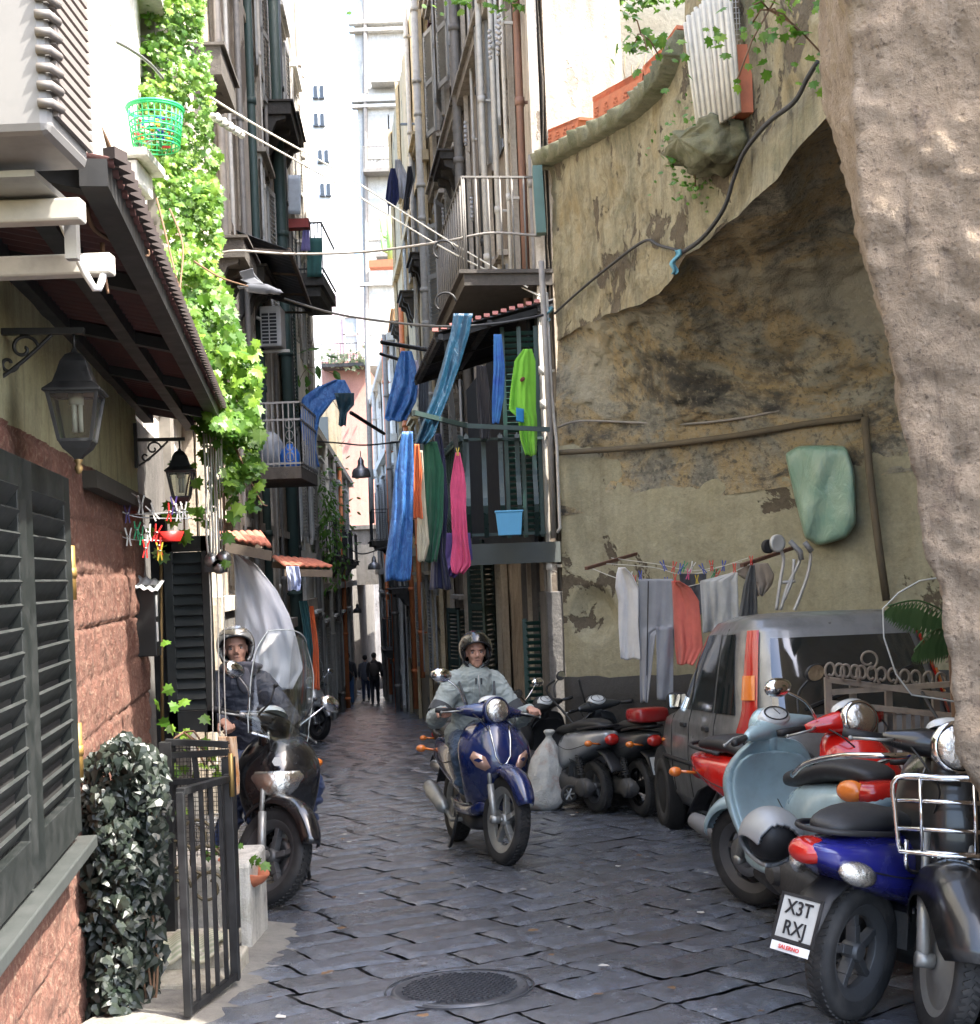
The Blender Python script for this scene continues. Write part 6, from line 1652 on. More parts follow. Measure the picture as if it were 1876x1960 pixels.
def face_bits(th, c, F, s=1.0, brow=(.05, .035, .025), body=None):
    q = lambda x, y, z: Vector(c) + F @ (Vector((x, y, z)) * s)
    for y in (-.031, .031):
        mb = MB(); mb.ball(q(.062, y, .004), .0145 * s, 12, 8); eo = mb.build('eye', mat('eye_white', (.55, .52, .48), .3, 0, 0), body or th, True)
        mb = MB(); mb.ball(q(.074, y, .003), .0065 * s, 10, 6); mb.build('eye', mat('iris', (.03, .02, .015), .2, 0, 0), body or th, True)
        mb = MB(); mb.tube([q(.079, y - .017, .021), q(.084, y, .026), q(.078, y + .017, .021)], [.0025, .0045, .0025], 6); mb.build('eyebrow', mat('brow_hair', brow, .8, 0, 0), body or th, True)
        mb = MB(); mb.tube([q(.070, y - .016, .011), q(.077, y, .0155), q(.070, y + .016, .010)], [.0015, .0035, .0015], 6); mb.build('eyelid', mat('lid', (.24, .11, .08), .6, 0, 0), body or th, True)
    mb = MB(); mb.tube([q(.084, -.022, -.0605), q(.0925, 0, -.0575), q(.084, .022, -.0605)], [.0012, .003, .0012], 6); mb.build('mouth', mat('lip_line', (.16, .055, .045), .6, 0, 0), body or th, True)
def hand_geo(mb, wrist, palm_dir, back_dir, curl=1.0, left=True, s=1.0):
    """palm_dir: from wrist to knuckles; back_dir: out of the back of the hand"""
    a = Vector(palm_dir).normalized(); b = (Vector(back_dir) - a * a.dot(Vector(back_dir))).normalized(); c = a.cross(b) * (1 if left else -1)
    w = Vector(wrist); mb.ball(w + a * .045 * s, (.045 * s, .038 * s, .018 * s), 14, 8, rot=Matrix((a, c, b)).transposed().to_euler()); cap(mb, w - a * .02, w + a * .03, .028 * s, .03 * s, 10)
    for k, (off, L) in enumerate(((.030, .072), (.010, .080), (-.010, .075), (-.029, .060))):
        p = w + a * .085 * s + c * off * s; d = a.copy(); seg = L * s / 2.6
        pts = [p]; 
        for q in range(3):
            d = (Matrix.Rotation(-curl * (1.15 if q else .75), 3, a.cross(b)) @ d) if True else d
            d = d.normalized(); pts.append(pts[-1] + d * seg * (1 - .12 * q))
        mb.tube(pts, [.0105 * s, .0100 * s, .009 * s, .0075 * s], 8)
        mb.ball(pts[-1], .0078 * s, 8, 6)
    p = w + a * .025 * s + c * .035 * s; t1 = (a * .75 + c * .55 - b * .45).normalized(); t2 = (a * .6 - b * .8 + c * .05).normalized(); mb.tube([p, p + t1 * .035 * s, p + t1 * .035 * s + t2 * .034 * s], [.014 * s, .0125 * s, .009 * s], 8); mb.ball(p + t1 * .035 * s + t2 * .034 * s, .009 * s, 8, 6)

def rider(label, TH, hips, chest, headc, Fh, knees, feet, grips, elbows, jm, tm, shoe, jtrim=None, headR=1.0, cat='person', stripes=None, collarm=None):
    Mx = _M[TH.name]; T = lambda p: Mx @ Vector(p); R3 = Mx.to_3x3().normalized()
    root = T((hips[0], hips[1], 0)); root.z = gz(root.y); th = thing('person', label, cat, root)
    H = T(hips); Cc = T(chest); Hd = T(headc); lat = (R3 @ Vector((0, 1, 0))).normalized(); F = Fh
    body = MB(); cap(body, H, H.lerp(Cc, .5), .13, .125); cap(body, H.lerp(Cc, .5), Cc, .125, .135); cap(body, Cc - lat * .14, Cc + lat * .14, .07, .07); cap(body, Cc + Vector((0, 0, .05)), Hd + F @ Vector((-.03, 0, -.10)), .06, .052)
    K = [T(k) for k in knees]; Ft = [T(f) for f in feet]; E = [T(e) for e in elbows]; Gp = [T(g) for g in grips]; fw = (R3 @ Vector((1, 0, 0))).normalized()
    for i, s_ in enumerate((-1, 1)):
        hp = H + lat * s_ * .09; cap(body, hp, K[i], .082, .058); cap(body, K[i], Ft[i] + Vector((0, 0, .06)), .055, .04); cap(body, Ft[i] + Vector((0, 0, .02)) - fw * .05, Ft[i] + Vector((0, 0, .01)) + fw * .13, .035, .03)
        sh = Cc + lat * s_ * .19; cap(body, sh, E[i], .05, .040); wr = Gp[i] - (Gp[i] - E[i]).normalized() * .07 + Vector((0, 0, .025)); cap(body, E[i], wr, .038, .028)
        hand_geo(body, wr, (Gp[i] - E[i]).normalized() + Vector((0, 0, -.1)), Vector((0, 0, 1)) + fw * .3, 1.05, s_ < 0, 1.08)
    head_geo(body, Hd, F, headR)
    bo = fuse('body', body, M_skin, th, .006, 2)
    face_bits(th, Hd, F, headR, body=bo)
    # jacket
    jk = MB(); r_ = np.random.RandomState(3)
    cap(jk, H + Vector((0, 0, .02)), H.lerp(Cc, .45), .165, .165, 20); cap(jk, H.lerp(Cc, .45), Cc, .165, .16, 20); cap(jk, Cc - lat * .15, Cc + lat * .15, .095, .095); cap(jk, H - lat * .07, H + lat * .07, .15, .15)
    cap(jk, Cc, Cc + Vector((0, 0, .085)), .12, .085)
    for i, s_ in enumerate((-1, 1)):
        sh = Cc + lat * s_ * .17 + Vector((0, 0, -.01)); cap(jk, sh, E[i], .092, .078); wr = Gp[i] - (Gp[i] - E[i]).normalized() * .10 + Vector((0, 0, .02)); cap(jk, E[i], wr, .078, .055)
        for k in range(7):     # wrinkles pushed out as soft rings and folds
            t = .15 + .12 * k; p = sh.lerp(E[i], t) if k < 5 else E[i].lerp(wr, (k - 4) * .28); jk.ball(p + Vector((r_.normal(0, .012), r_.normal(0, .012), -.012)), .088 - .004 * k, 12, 8)
    for k in range(9): p = H.lerp(Cc, .15 + .1 * k) + lat * r_.uniform(-.12, .12) + fw * .06; jk.ball(p, (.12, .10, .035), 12, 8, rot=(r_.uniform(-.4, .4), r_.uniform(-.4, .4), 0))
    jo = fuse('jacket', jk, jm, th, .0085, 3, wr=.0075)
    # collar
    mb = MB(); rings = []; upn = (Hd - Cc).normalized()
    for z, rr in ((.03, .105), (.10, .088), (.145, .09), (.15, .078), (.10, .07)):
        rings.append([Cc + upn * z + (lat * cos(a) * rr + fw * sin(a) * rr * .95 + Vector((0, 0, -.03 * max(0, sin(a))))) for a in np.linspace(0, 2 * pi, 25)[:-1]])
    mb.loft(rings, cap=False); mb.build('collar', collarm or jm, jo, True)
    if stripes:
        for i, s_ in enumerate((-1, 1)):
            mb = MB(); a = Cc + lat * s_ * .145 + fw * .10 + Vector((0, 0, -.02)); pts = [a + Vector((0, 0, .02)), a + Vector((0, 0, -.10)) + fw * .05 - lat * s_ * .02, a + Vector((0, 0, -.20)) + fw * .075 - lat * s_ * .05]
            mb.tube(pts, [.008, .016, .012], 6); mb.build('jacket_stripe', stripes, jo, True)
            mb = MB(); sh = Cc + lat * s_ * .17; q = sh.lerp(E[i], .72); d_ = (E[i] - sh).normalized(); mb.tube([q - d_ * .03, q + d_ * .05], [.092, .089], 20, cap=False); mb.build('sleeve_band', stripes, jo, True)
        for dy in (-.022, .022):
            mb = MB(); mb.box(Cc + lat * dy + fw * .158 + Vector((0, 0, .0)), (.014, .012, .05), R3); mb.build('jacket_tab', stripes, jo, True)
        mb = MB(); mb.tube([Cc + fw * .155 + Vector((0, 0, .05)), Cc + fw * .172 + Vector((0, 0, -.1)), Cc + fw * .175 + Vector((0, 0, -.22))], .004, 6); mb.build('zip', M_steel, jo, True)
    tr = MB()
    cap(tr, H - lat * .06, H + lat * .06, .15, .15)
    for i, s_ in enumerate((-1, 1)):
        hp = H + lat * s_ * .09; cap(tr, hp, K[i], .105, .082); cap(tr, K[i], Ft[i] + Vector((0, 0, .10)), .080, .065)
        for k in range(4): tr.ball(K[i].lerp(Ft[i], .15 + .2 * k) + Vector((r_.normal(0, .01), 0, 0)), (.082, .082, .03), 12, 6)
    fuse('trousers', tr, tm, th, .0085, 3, wr=.01)
    for i, s_ in enumerate((-1, 1)):
        mb = MB(); cap(mb, Ft[i] + Vector((0, 0, .03)) - fw * .06, Ft[i] + Vector((0, 0, .02)) + fw * .15, .048, .042); fuse('shoe', mb, shoe, th, .008, 2)
    return th, Hd, F
def headframe(fwd, up=(0, 0, 1)):
    f = Vector(fwd).normalized(); u = Vector(up); u = (u - f * u.dot(f)).normalized(); l = u.cross(f); return Matrix((f, l, u)).transposed()
# rider of the blue scooter
M_jk = clothmat('sage_jacket', (.31, .35, .33), .4, .7, .0, col2=(.285, .32, .305))
M_jeans = clothmat('worn_jeans', (.05, .09, .15), .5, .8, .0, col2=(.02, .035, .06))
Fr = headframe((.16, -1, -.02), (.0, 0, 1))
r1, H1, F1 = rider('man in a pale grey jacket and black helmet riding the blue scooter', TB, (-.26, 0, .80), (-.16, 0, 1.20), (-.10, 0, 1.41), Fr,
      [(.13, -.17, .66), (.13, .17, .66)], [(.17, -.13, .37), (.17, .13, .37)], [(.265, -.315, .985), (.285, .305, .985)], [(-.06, -.31, .93), (-.04, .31, .93)], M_jk, M_jeans, mat('black_shoe', (.015, .014, .013), .5), stripes=clothmat('charcoal_cloth', (.05, .055, .06), .4, .7, 0), headR=1.02)
def helmet_on(label, th, Hd, F, m, r=.132, chin=True, band=None):
    hp = helmet_mesh(m, 'helmet', th, Hd + F @ Vector((-.012, 0, .028)), r, F)
    mb = MB()
    for s_ in (-1, 1): mb.tube(sweep([Hd + F @ Vector((.0, s_ * .115, -.03)), Hd + F @ Vector((.03, s_ * .095, -.09)), Hd + F @ Vector((.055, s_ * .03, -.122)), Hd + F @ Vector((.058, 0, -.125))], 3), .006, 6)
    mb.build('chin_strap', M_blackp, hp, True)
    mb = MB()
    for s_ in (-1, 1): mb.ball(Hd + F @ Vector((.0, s_ * .098, -.02)), (.05, .02, .06), 12, 8, rot=F.to_euler())
    mb.build('helmet_lining', M_blackp, hp, True)
    # peak edge
    mb = MB(); pts = []
    for b in np.linspace(-60, 60, 21):
        bb = radians(b); el = radians(-22 + 50 * sqrt(max(0, 1 - (b / 66) ** 2))); d = Vector((cos(el) * cos(bb) * 1.12, cos(el) * sin(bb) * .93, sin(el))); pts.append(Hd + F @ (Vector((-.012, 0, .028)) + d * r * 1.02))
    mb.tube(pts, .008, 6); mb.build('helmet_rim', M_blackp, hp, True)
    return hp
hp1 = helmet_on('h', r1, H1, F1, paint('black_helmet', (.004, .0045, .0045), .5, .2, dirt=.05), .137)
# man on the black scooter, peering past the screen
Fm = headframe((.20, -.97, .06), (-.08, 0, 1))
r2, H2, F2 = rider('man in a silver helmet and dark scarf astride the black scooter, watching the camera', TK, (-.30, -.17, .80), (-.24, -.27, 1.24), (-.18, -.275, 1.455), Fm,
      [(.02, -.24, .62), (.10, .2, .62)], [(.12, -.40, .02), (.15, .14, .36)], [(.27, -.30, .985), (.10, -.02, .93)], [(-.0, -.44, 1.02), (-.08, .06, 1.0)], clothmat('navy_jacket', (.03, .035, .055), .4, .6, 0), clothmat('blue_trousers', (.02, .04, .11), .4, .6, 0), mat('brown_shoe', (.05, .03, .02), .5), headR=1.02)
hp2 = helmet_on('h', r2, H2, F2, paint('silver_helmet', (.42, .43, .42), .8, .2, .5), .135)
def goggle():
    mb = MB(); nu, nv = 30, 6
    def f(u, v):
        b = radians(-62 + 124 * u); el = radians(34 + 17 * v - 6 * math.exp(-((u - .5) / .12) ** 2) * (v < .5)); d = Vector((cos(el) * cos(b) * 1.12, cos(el) * sin(b) * .93, sin(el))); return H2 + F2 @ (Vector((-.012, 0, .028)) + d * .135 * 1.06)
    mb.grid(nu, nv, f); mb.build('visor', mat('champagne_visor', (.42, .38, .30), .15, .6, .1, coat=.8), hp2, True, solid=.004)
    mb = MB(); mb.tube([f(u, 0) for u in np.linspace(0, 1, 31)], .0035, 6); mb.tube([f(u, 1) for u in np.linspace(0, 1, 31)], .0035, 6); mb.build('visor_rim', M_blackp, hp2, True)
goggle()
mb = MB(); rs_ = np.random.RandomState(8); Cs = _M[TK.name] @ Vector((-.20, -.25, 1.31))
for k in range(5): mb.tube([Cs + Vector((cos(a) * (.10 + .008 * k) + rs_.normal(0, .004), sin(a) * (.10 + .006 * k), .012 * k + .014 * sin(a * 2 + k))) for a in np.linspace(0, 2 * pi, 25)[:-1]], .022, 8, closed=True)
mb.ball(Cs + Vector((.05, -.13, -.05)), (.05, .03, .09), 12, 8); fuse('scarf', mb, clothmat('dark_scarf', (.05, .05, .065), .5, .8, 0, col2=(.16, .16, .19)), r2, .009, 2)

def walker(label, px, py, h, d, top, leg, away=True, bag=False, stride=.12, hair=(.02, .016, .013), lean=0):
    g = P(px, py, d); g.z = gz(d); th = thing('person', label, 'person', g, group=None); s = h / 1.75; q = lambda x, y, z: g + Vector((x, y, z)) * s
    b = MB(); cap(b, q(0, 0, .95), q(0, 0, 1.2), .13, .13); cap(b, q(0, 0, 1.2), q(lean, 0, 1.40), .13, .12); cap(b, q(-.14, 0, 1.40), q(.14, 0, 1.40), .06, .06); cap(b, q(0, 0, 1.42), q(0, 0, 1.56), .055, .05)
    F = headframe((0, 1 if away else -1, 0)); head_geo(b, q(0, .01, 1.63), F, s)
    legs = []
    for i, s_ in enumerate((-1, 1)):
        k = q(s_ * .09, s_ * stride * .5 + .03, .50); f = q(s_ * .09, s_ * stride, .06); hp = q(s_ * .085, 0, .92); cap(b, hp, k, .08 * s, .055 * s); cap(b, k, f, .052 * s, .04 * s); cap(b, f + Vector((0, -.04, -.02)), f + Vector((0, .12, -.02)), .035, .03); legs.append((hp, k, f))
        e = q(s_ * .25, .02 - s_ * .05, 1.14); w_ = q(s_ * .25, .14 - s_ * .05, .92); cap(b, q(s_ * .19, 0, 1.38), e, .048, .04); cap(b, e, w_, .038, .028); hand_geo(b, w_, (0, .15, -1), (s_, 0, 0), .5, s_ > 0, s)
    bo = fuse('body', b, M_skin, th, .011, 2)
    j = MB(); cap(j, q(0, 0, .93), q(0, 0, 1.18), .165, .165); cap(j, q(0, 0, 1.18), q(0, 0, 1.38), .165, .15); cap(j, q(-.15, 0, 1.38), q(.15, 0, 1.38), .085, .085)
    for i, s_ in enumerate((-1, 1)):
        e = q(s_ * .25, .02 - s_ * .05, 1.14); w_ = q(s_ * .25, .14 - s_ * .05, .95); cap(j, q(s_ * .19, 0, 1.37), e, .075, .062); cap(j, e, w_, .062, .05)
    fuse('jacket', j, top, th, .014, 3)
    t = MB()
    for hp, k, f in legs: cap(t, hp, k, .098 * s, .075 * s); cap(t, k, f + Vector((0, 0, .04)), .073 * s, .06 * s)
    fuse('trousers', t, leg, th, .014, 2)
    for hp, k, f in legs: mb = MB(); cap(mb, f + Vector((0, -.05, -.02)), f + Vector((0, .14, -.025)), .045, .04); fuse('shoe', mb, mat('black_shoe', (.015, .014, .013), .5), th, .014, 1)
    mb = MB(); mb.ball(q(0, -.015 if away else .03, 1.68), (.095, .105, .10), 14, 10); fuse('hair', mb, mat('dark_hair', hair, .7), th, .012, 2)
    if bag:
        mb = MB(); mb.tube([q(-.15, -.12, 1.46), q(0, -.185, 1.25), q(.2, -.15, 1.0)], .018, 6); mb.build('bag_strap', mat('brown_strap', (.14, .09, .06), .6), th, True)
    if bag == 2:
        mb = MB(); mb.ball(q(0, -.2, 1.2), (.17, .10, .23), 14, 10); mb.build('rucksack', mat('olive_bag', (.07, .055, .045), .8), th, True)
    return th
M_dk = clothmat('black_jacket', (.018, .018, .022), .4, .7, 0); M_jb = clothmat('blue_jeans', (.07, .15, .3), .4, .8, 0); M_dj = clothmat('dark_trousers', (.015, .015, .02), .4, .8, 0)
walker('man walking away in a dark jacket and blue jeans with a shoulder strap', 669, 1345, 1.76, 43, M_dk, M_jb, bag=True, stride=.14)
walker('person walking away in dark clothes with an olive rucksack', 719, 1345, 1.74, 43.4, clothmat('brown_coat', (.04, .032, .028), .4, .8, 0), M_dj, bag=2, stride=.06)
walker('person in a grey top walking ahead between the other two', 701, 1326, 1.68, 47, clothmat('grey_top', (.14, .15, .18), .4, .8, 0), clothmat('blue_dark', (.03, .045, .09), .4, .8, 0), stride=.12)
# ================================================================ WASHING
def garment(name, label, cat, rows, d, m, group=None, depth_slope=0.0, fold=.03, nfold=3.0, thick=.006, nv=44, nu=22, seed=0, pegs=(), kids_=None, near=None):
    """cloth hanging in folds; rows = (photo y, left x, right x) at distance d; d is where it hangs"""
    rg = np.random.RandomState(seed); ph = rg.uniform(0, 6.28, 4)
    ry = [r[0] for r in rows]; L = [r[1] for r in rows]; Rr = [r[2] for r in rows]
    y0, y1 = ry[0], ry[-1]; c = P((L[0] + Rr[0]) / 2, y0, d)
    th = thing(name, label, cat, c, group=group); mb = MB()
    def f(u, v):
        py = y0 + (y1 - y0) * v; l, r_ = np.interp(py, ry, L), np.interp(py, ry, Rr); px = l + (r_ - l) * u
        amp = fold * (.25 + .75 * v); dd = d + depth_slope * (u - .5) + amp * 2.2 * float(fbm(u * nfold * 1.3 + .35 * sin(3.1 * v + ph[0]), v * 1.1 + ph[1], seed, 3, seed)) + amp * .35 * sin(nfold * 2.6 * pi * u + ph[2] + 2 * v)
        return P(px, py + 1.5 * sin(u * 9 + ph[3]) * (v > .9), dd)
    mb.grid(nu, nv, f); mb.build('cloth', m, th, True, solid=thick)
    for (x, y, pm) in pegs:
        peg(P(x, y, d - .02), pm, th)
    return th
PEGM = {'r': mat('peg_red', (.6, .02, .015), .35), 'b': mat('peg_blue', (.02, .06, .4), .35), 'g': mat('peg_green', (.01, .25, .10), .35), 'y': mat('peg_yellow', (.7, .5, .03), .35), 'w': mat('peg_white', (.65, .64, .6), .4), 'v': mat('peg_violet', (.05, .03, .16), .35), 'p': mat('peg_pink', (.7, .1, .25), .35)}
PEGL = {'r': 'red', 'b': 'blue', 'g': 'green', 'y': 'yellow', 'w': 'white', 'v': 'dark violet', 'p': 'pink'}
def peg(c, k, parent=None, s=1.0, tilt=0.0, label=None, group=None, rotz=0.0):
    """a sprung clothes peg: two legs pinched at the spring"""
    if parent is None:
        parent = thing('clothes_peg', label, 'clothes peg', c, group=group); 
    Rm = Matrix.Rotation(rotz, 3, 'Z') @ Matrix.Rotation(tilt, 3, 'Y'); mb = MB()
    for s_ in (-1, 1):
        pts = [(s_ * .013, .035), (s_ * .006, .004), (s_ * .004, -.012), (s_ * .009, -.042)]
        for i in range(3): mb.bar(c + Rm @ Vector((pts[i][0] * s, 0, pts[i][1] * s)), c + Rm @ Vector((pts[i + 1][0] * s, 0, pts[i + 1][1] * s)), .009 * s, .006 * s, up=Rm @ Vector((1, 0, 0)))
    mb.build('clothes_peg' if parent['category'] != 'clothes peg' else 'prongs', PEGM[k], parent, True)
    if parent['category'] == 'clothes peg':
        mb = MB(); mb.tube([c + Rm @ Vector((-.007 * s, -.006 * s, 0)), c + Rm @ Vector((.007 * s, -.006 * s, 0))], .003 * s, 6); mb.build('spring', M_steel, parent, True)
    return parent
def tarpmat(name, c1, c2):
    m, nt, b, out = new_mat(name); co = geo_pos(nt, scale=(1, 1, .5)); n = noise_(nt, co, 22, 7, .7, 1.2); n2 = noise_(nt, co, 5, 4, .6)
    setin(nt, b, 'Base Color', mixc(nt, val(nt, n, .4, .65), c1, c2)); setin(nt, b, 'Roughness', .38); setin(nt, b, 'Normal', bump(nt, n, .7, .02)); return m
M_tarp = tarpmat('blue_tarp', (.015, .07, .24), (.06, .19, .45)); M_tarpd = tarpmat('dark_tarp', (.008, .03, .045), (.015, .05, .07)); M_tarpt = tarpmat('teal_awning', (.007, .042, .085), (.012, .075, .14))
Wg = 'washing hung from the green balcony'
garment('tarpaulin', 'long shiny blue tarpaulin sheet hanging from the end of the green rail', 'tarpaulin', [(826, 770, 790), (900, 756, 792), (1000, 748, 790), (1080, 737, 788), (1112, 737, 785)], 11.6, M_tarp, fold=.03, nfold=2.4, seed=1)
garment('tarpaulin', 'blue tarpaulin hung like a smock from a black pole', 'tarpaulin', [(672, 768, 788), (700, 758, 796), (740, 750, 800), (768, 742, 797), (800, 736, 780), (806, 744, 778)], 17, M_tarp, fold=.05, nfold=2, seed=2)
garment('tarpaulin', 'blue and dark green tarpaulin draped over poles in mid air', 'tarpaulin', [(727, 640, 660), (742, 605, 668), (760, 580, 676), (764, 578, 640), (800, 574, 612), (835, 578, 606), (862, 592, 604), (895, 592, 612)], 17.5, M_tarp, fold=.06, nfold=2, seed=3)
garment('tarpaulin', 'dark torn tarpaulin flap hanging from the right end of the blue one', 'tarpaulin', [(752, 640, 678), (775, 646, 678), (790, 650, 664), (815, 648, 662)], 17.4, M_tarpd, fold=.05, nfold=1.5, seed=4)
garment('awning_cloth', 'rolled teal blue awning cloth slanting down beside the green balcony', 'awning', [(600, 868, 905), (640, 862, 898), (700, 846, 880), (760, 828, 858), (800, 812, 842), (830, 800, 832), (850, 794, 815)], 11.9, M_tarpt, fold=.06, nfold=1.5, seed=5)
garment('trousers', 'orange trousers hanging behind the blue tarpaulin', 'washing', [(850, 793, 802), (900, 792, 808), (950, 792, 806), (992, 791, 810)], 11.75, clothmat('orange_cloth', (.75, .17, .05)), Wg, fold=.02, seed=6)
garment('shirt', 'cream and yellow shirt hanging between orange and green cloths', 'washing', [(862, 800, 808), (910, 803, 812), (980, 800, 816), (1040, 798, 822), (1075, 800, 812)], 11.85, clothmat('cream_cloth', (.62, .57, .42), col2=(.5, .46, .35)), Wg, fold=.02, seed=7)
garment('towel', 'dark green towel hanging under the rail', 'washing', [(845, 812, 836), (900, 812, 850), (1000, 812, 848), (1076, 808, 836)], 12.0, clothmat('bottle_green_cloth', (.008, .09, .045), transl=.05), Wg, fold=.03, seed=8)
garment('trousers', 'dark navy trousers hanging left of the pink dress', 'washing', [(830, 832, 844), (880, 832, 852), (960, 826, 858), (1060, 828, 852), (1128, 822, 864)], 12.1, clothmat('navy_cloth', (.012, .014, .05), transl=.03), Wg, fold=.04, seed=9)
garment('shirt', 'violet blouse hanging low behind the pink dress', 'washing', [(1020, 846, 900), (1070, 842, 905), (1105, 836, 870)], 12.6, clothmat('violet_cloth', (.10, .07, .26)), Wg, fold=.03, seed=10)
garment('dress', 'long bright pink dress hanging from the rail by one peg', 'washing', [(866, 872, 880), (900, 866, 888), (930, 862, 892), (980, 864, 892), (1040, 866, 896), (1080, 862, 902), (1098, 866, 886)], 11.9, clothmat('pink_cloth', (.72, .09, .22)), Wg, fold=.03, seed=11, pegs=((876, 864, 'y'),))
garment('dressing_gown', 'long lime green gown on the balcony with a blue pocket', 'washing', [(668, 1002, 1018), (690, 985, 1025), (740, 978, 1026), (785, 974, 1026), (800, 992, 1028), (840, 996, 1028), (872, 1006, 1027)], 12.75, clothmat('lime_cloth', (.20, .52, .04), col2=(.15, .42, .03)), Wg, fold=.035, seed=12)
garment('towel', 'blue and yellow striped beach towel behind the lime green gown', 'washing', [(640, 945, 960), (700, 945, 966), (760, 942, 965), (810, 942, 955)], 13.0, clothmat('blue_towel', (.02, .08, .35), col2=(.05, .2, .45)), Wg, fold=.02, seed=13)
garment('coat', 'black coat hanging at the back of the green balcony', 'washing', [(700, 912, 930), (740, 912, 936), (800, 915, 940), (840, 920, 938)], 13.1, clothmat('black_cloth', (.012, .01, .012), transl=0), Wg, fold=.03, seed=14)
o = P(1003, 748, 12.65); th = [t for t in bpy.data.objects if t.name.startswith('dressing_gown')][0]
mb = MB(); mb.ball(P(1000, 726, 12.68), (.03, .006, .02), 12, 8, rot=(0, -.7, 0)); mb.build('patch', mat('patch_red', (.12, .02, .015), .7), th, True)
mb = MB(); mb.grid(6, 8, lambda u, v: P(988 + 15 * u, 780 + 26 * v + 3 * u, 12.66)); mb.build('pocket', clothmat('pocket_blue', (.02, .22, .5)), th, True, solid=.008)
g2_ = 'washing on lines across the vaulted wall'
dW = 11.0
garment('t_shirt', 'white t shirt hung on the wall line, leftmost garment', 'washing', [(1086, 1184, 1196), (1100, 1180, 1210), (1125, 1178, 1222), (1150, 1184, 1222), (1200, 1184, 1222), (1262, 1188, 1226)], dW, clothmat('white_cloth', (.66, .65, .64), col2=(.55, .55, .56)), g2_, fold=.02, nfold=2, seed=20, depth_slope=-.15, pegs=((1215, 1108, 'r'),))
tr_ = garment('trousers', 'pale grey tracksuit trousers hanging between the white shirt and coral vest', 'washing', [(1108, 1222, 1288), (1160, 1222, 1290), (1200, 1223, 1289), (1212, 1224, 1255), (1344, 1226, 1240)], dW - .15, clothmat('grey_cloth', (.30, .31, .335), col2=(.24, .25, .27)), g2_, fold=.02, nfold=3, seed=21, depth_slope=-.15, pegs=((1226, 1100, 'b'), (1275, 1112, 'b')))
mb = MB(); mb.grid(10, 20, lambda u, v: P(1256 + 2 * v + 34 * u - 4 * v * u, 1200 + 140 * v, dW - .25 + .02 * sin(u * 7 + v * 3))); mb.build('trouser_leg', _mc['grey_cloth'], tr_, True, solid=.008)
mb = MB(); mb.grid(2, 30, lambda u, v: P(1240 + 2 * u - 3 * v, 1112 + 200 * v, dW - .19)); mb.build('side_stripe', M_blackp, tr_, True, solid=.004)
garment('vest', 'coral pink strappy vest on the wall line beside the grey trousers', 'washing', [(1112, 1286, 1300), (1125, 1287, 1322), (1150, 1288, 1338), (1200, 1290, 1342), (1240, 1292, 1345), (1272, 1296, 1326)], dW - .35, clothmat('coral_cloth', (.66, .16, .12)), g2_, fold=.02, seed=22, depth_slope=-.15, pegs=((1292, 1106, 'r'), (1334, 1108, 'y')))
garment('vest', 'crumpled pale grey vest top, right of the coral one', 'washing', [(1096, 1404, 1412), (1112, 1340, 1412), (1140, 1342, 1413), (1180, 1344, 1414), (1210, 1346, 1414)], dW - .6, clothmat('silver_cloth', (.50, .50, .48), col2=(.36, .36, .34)), g2_, fold=.03, nfold=4, seed=23, depth_slope=-.15, pegs=((1406, 1086, 'r'),))
garment('skirt', 'dark grey skirt gathered at one peg at the right end of the wall line', 'washing', [(1082, 1436, 1444), (1120, 1424, 1448), (1180, 1414, 1450), (1215, 1412, 1450)], dW - .7, clothmat('charcoal_knit', (.12, .12, .115)), g2_, fold=.03, nfold=3, seed=24, pegs=((1438, 1072, 'r'),))
garment('t_shirt', 'beige t shirt hanging behind the dark grey skirt', 'washing', [(1078, 1408, 1470), (1100, 1412, 1482), (1118, 1440, 1478), (1140, 1450, 1462)], dW - .5, clothmat('beige_cloth', (.40, .33, .26)), g2_, fold=.02, seed=25)
garment('sock', 'dark grey socks on the back wall line behind the coral vest', 'washing', [(1098, 1300, 1352), (1112, 1302, 1352), (1150, 1318, 1345), (1175, 1322, 1342)], dW + .1, clothmat('dark_grey_cloth', (.12, .12, .13)), g2_, fold=.02, seed=26)
def cable(name, label, cat, pts, r, m, sag=0, parent=None, group=None, n=6):
    P3 = [P(*p) for p in pts]; th = thing(name, label, cat, P3[0], group=group); mb = MB(); mb.tube(sweep(P3, 8), r, n); mb.build('line' if 'line' in name else 'cable', m, th, True); return th
wl = cable('washing_line', 'pale washing lines strung over the garments along the vaulted wall', 'washing line', [(1128, 1086, 11.4), (1200, 1112, 11.2), (1300, 1124, 10.9), (1380, 1104, 10.6), (1440, 1078, 10.4)], .004, M_rope)
for pts in ([(1150, 1078, 11.6), (1250, 1086, 11.4), (1320, 1100, 11.2), (1432, 1068, 10.7)], [(1170, 1068, 11.8), (1260, 1080, 11.6), (1330, 1092, 11.4), (1420, 1075, 10.9)]):
    mb = MB(); mb.tube(sweep([P(*p) for p in pts], 6), .0035, 5); mb.build('line', M_rope, wl, True)
mb = MB(); mb.bar(P(1122, 1088, 11.3), P(1218, 1060, 12.1), .03, .03); mb.bar(P(1420, 1082, 10.4), P(1520, 1048, 11.0), .035, .03); mb.build('timber_arms', M_rust, wl, True)
rg = random.Random(5)
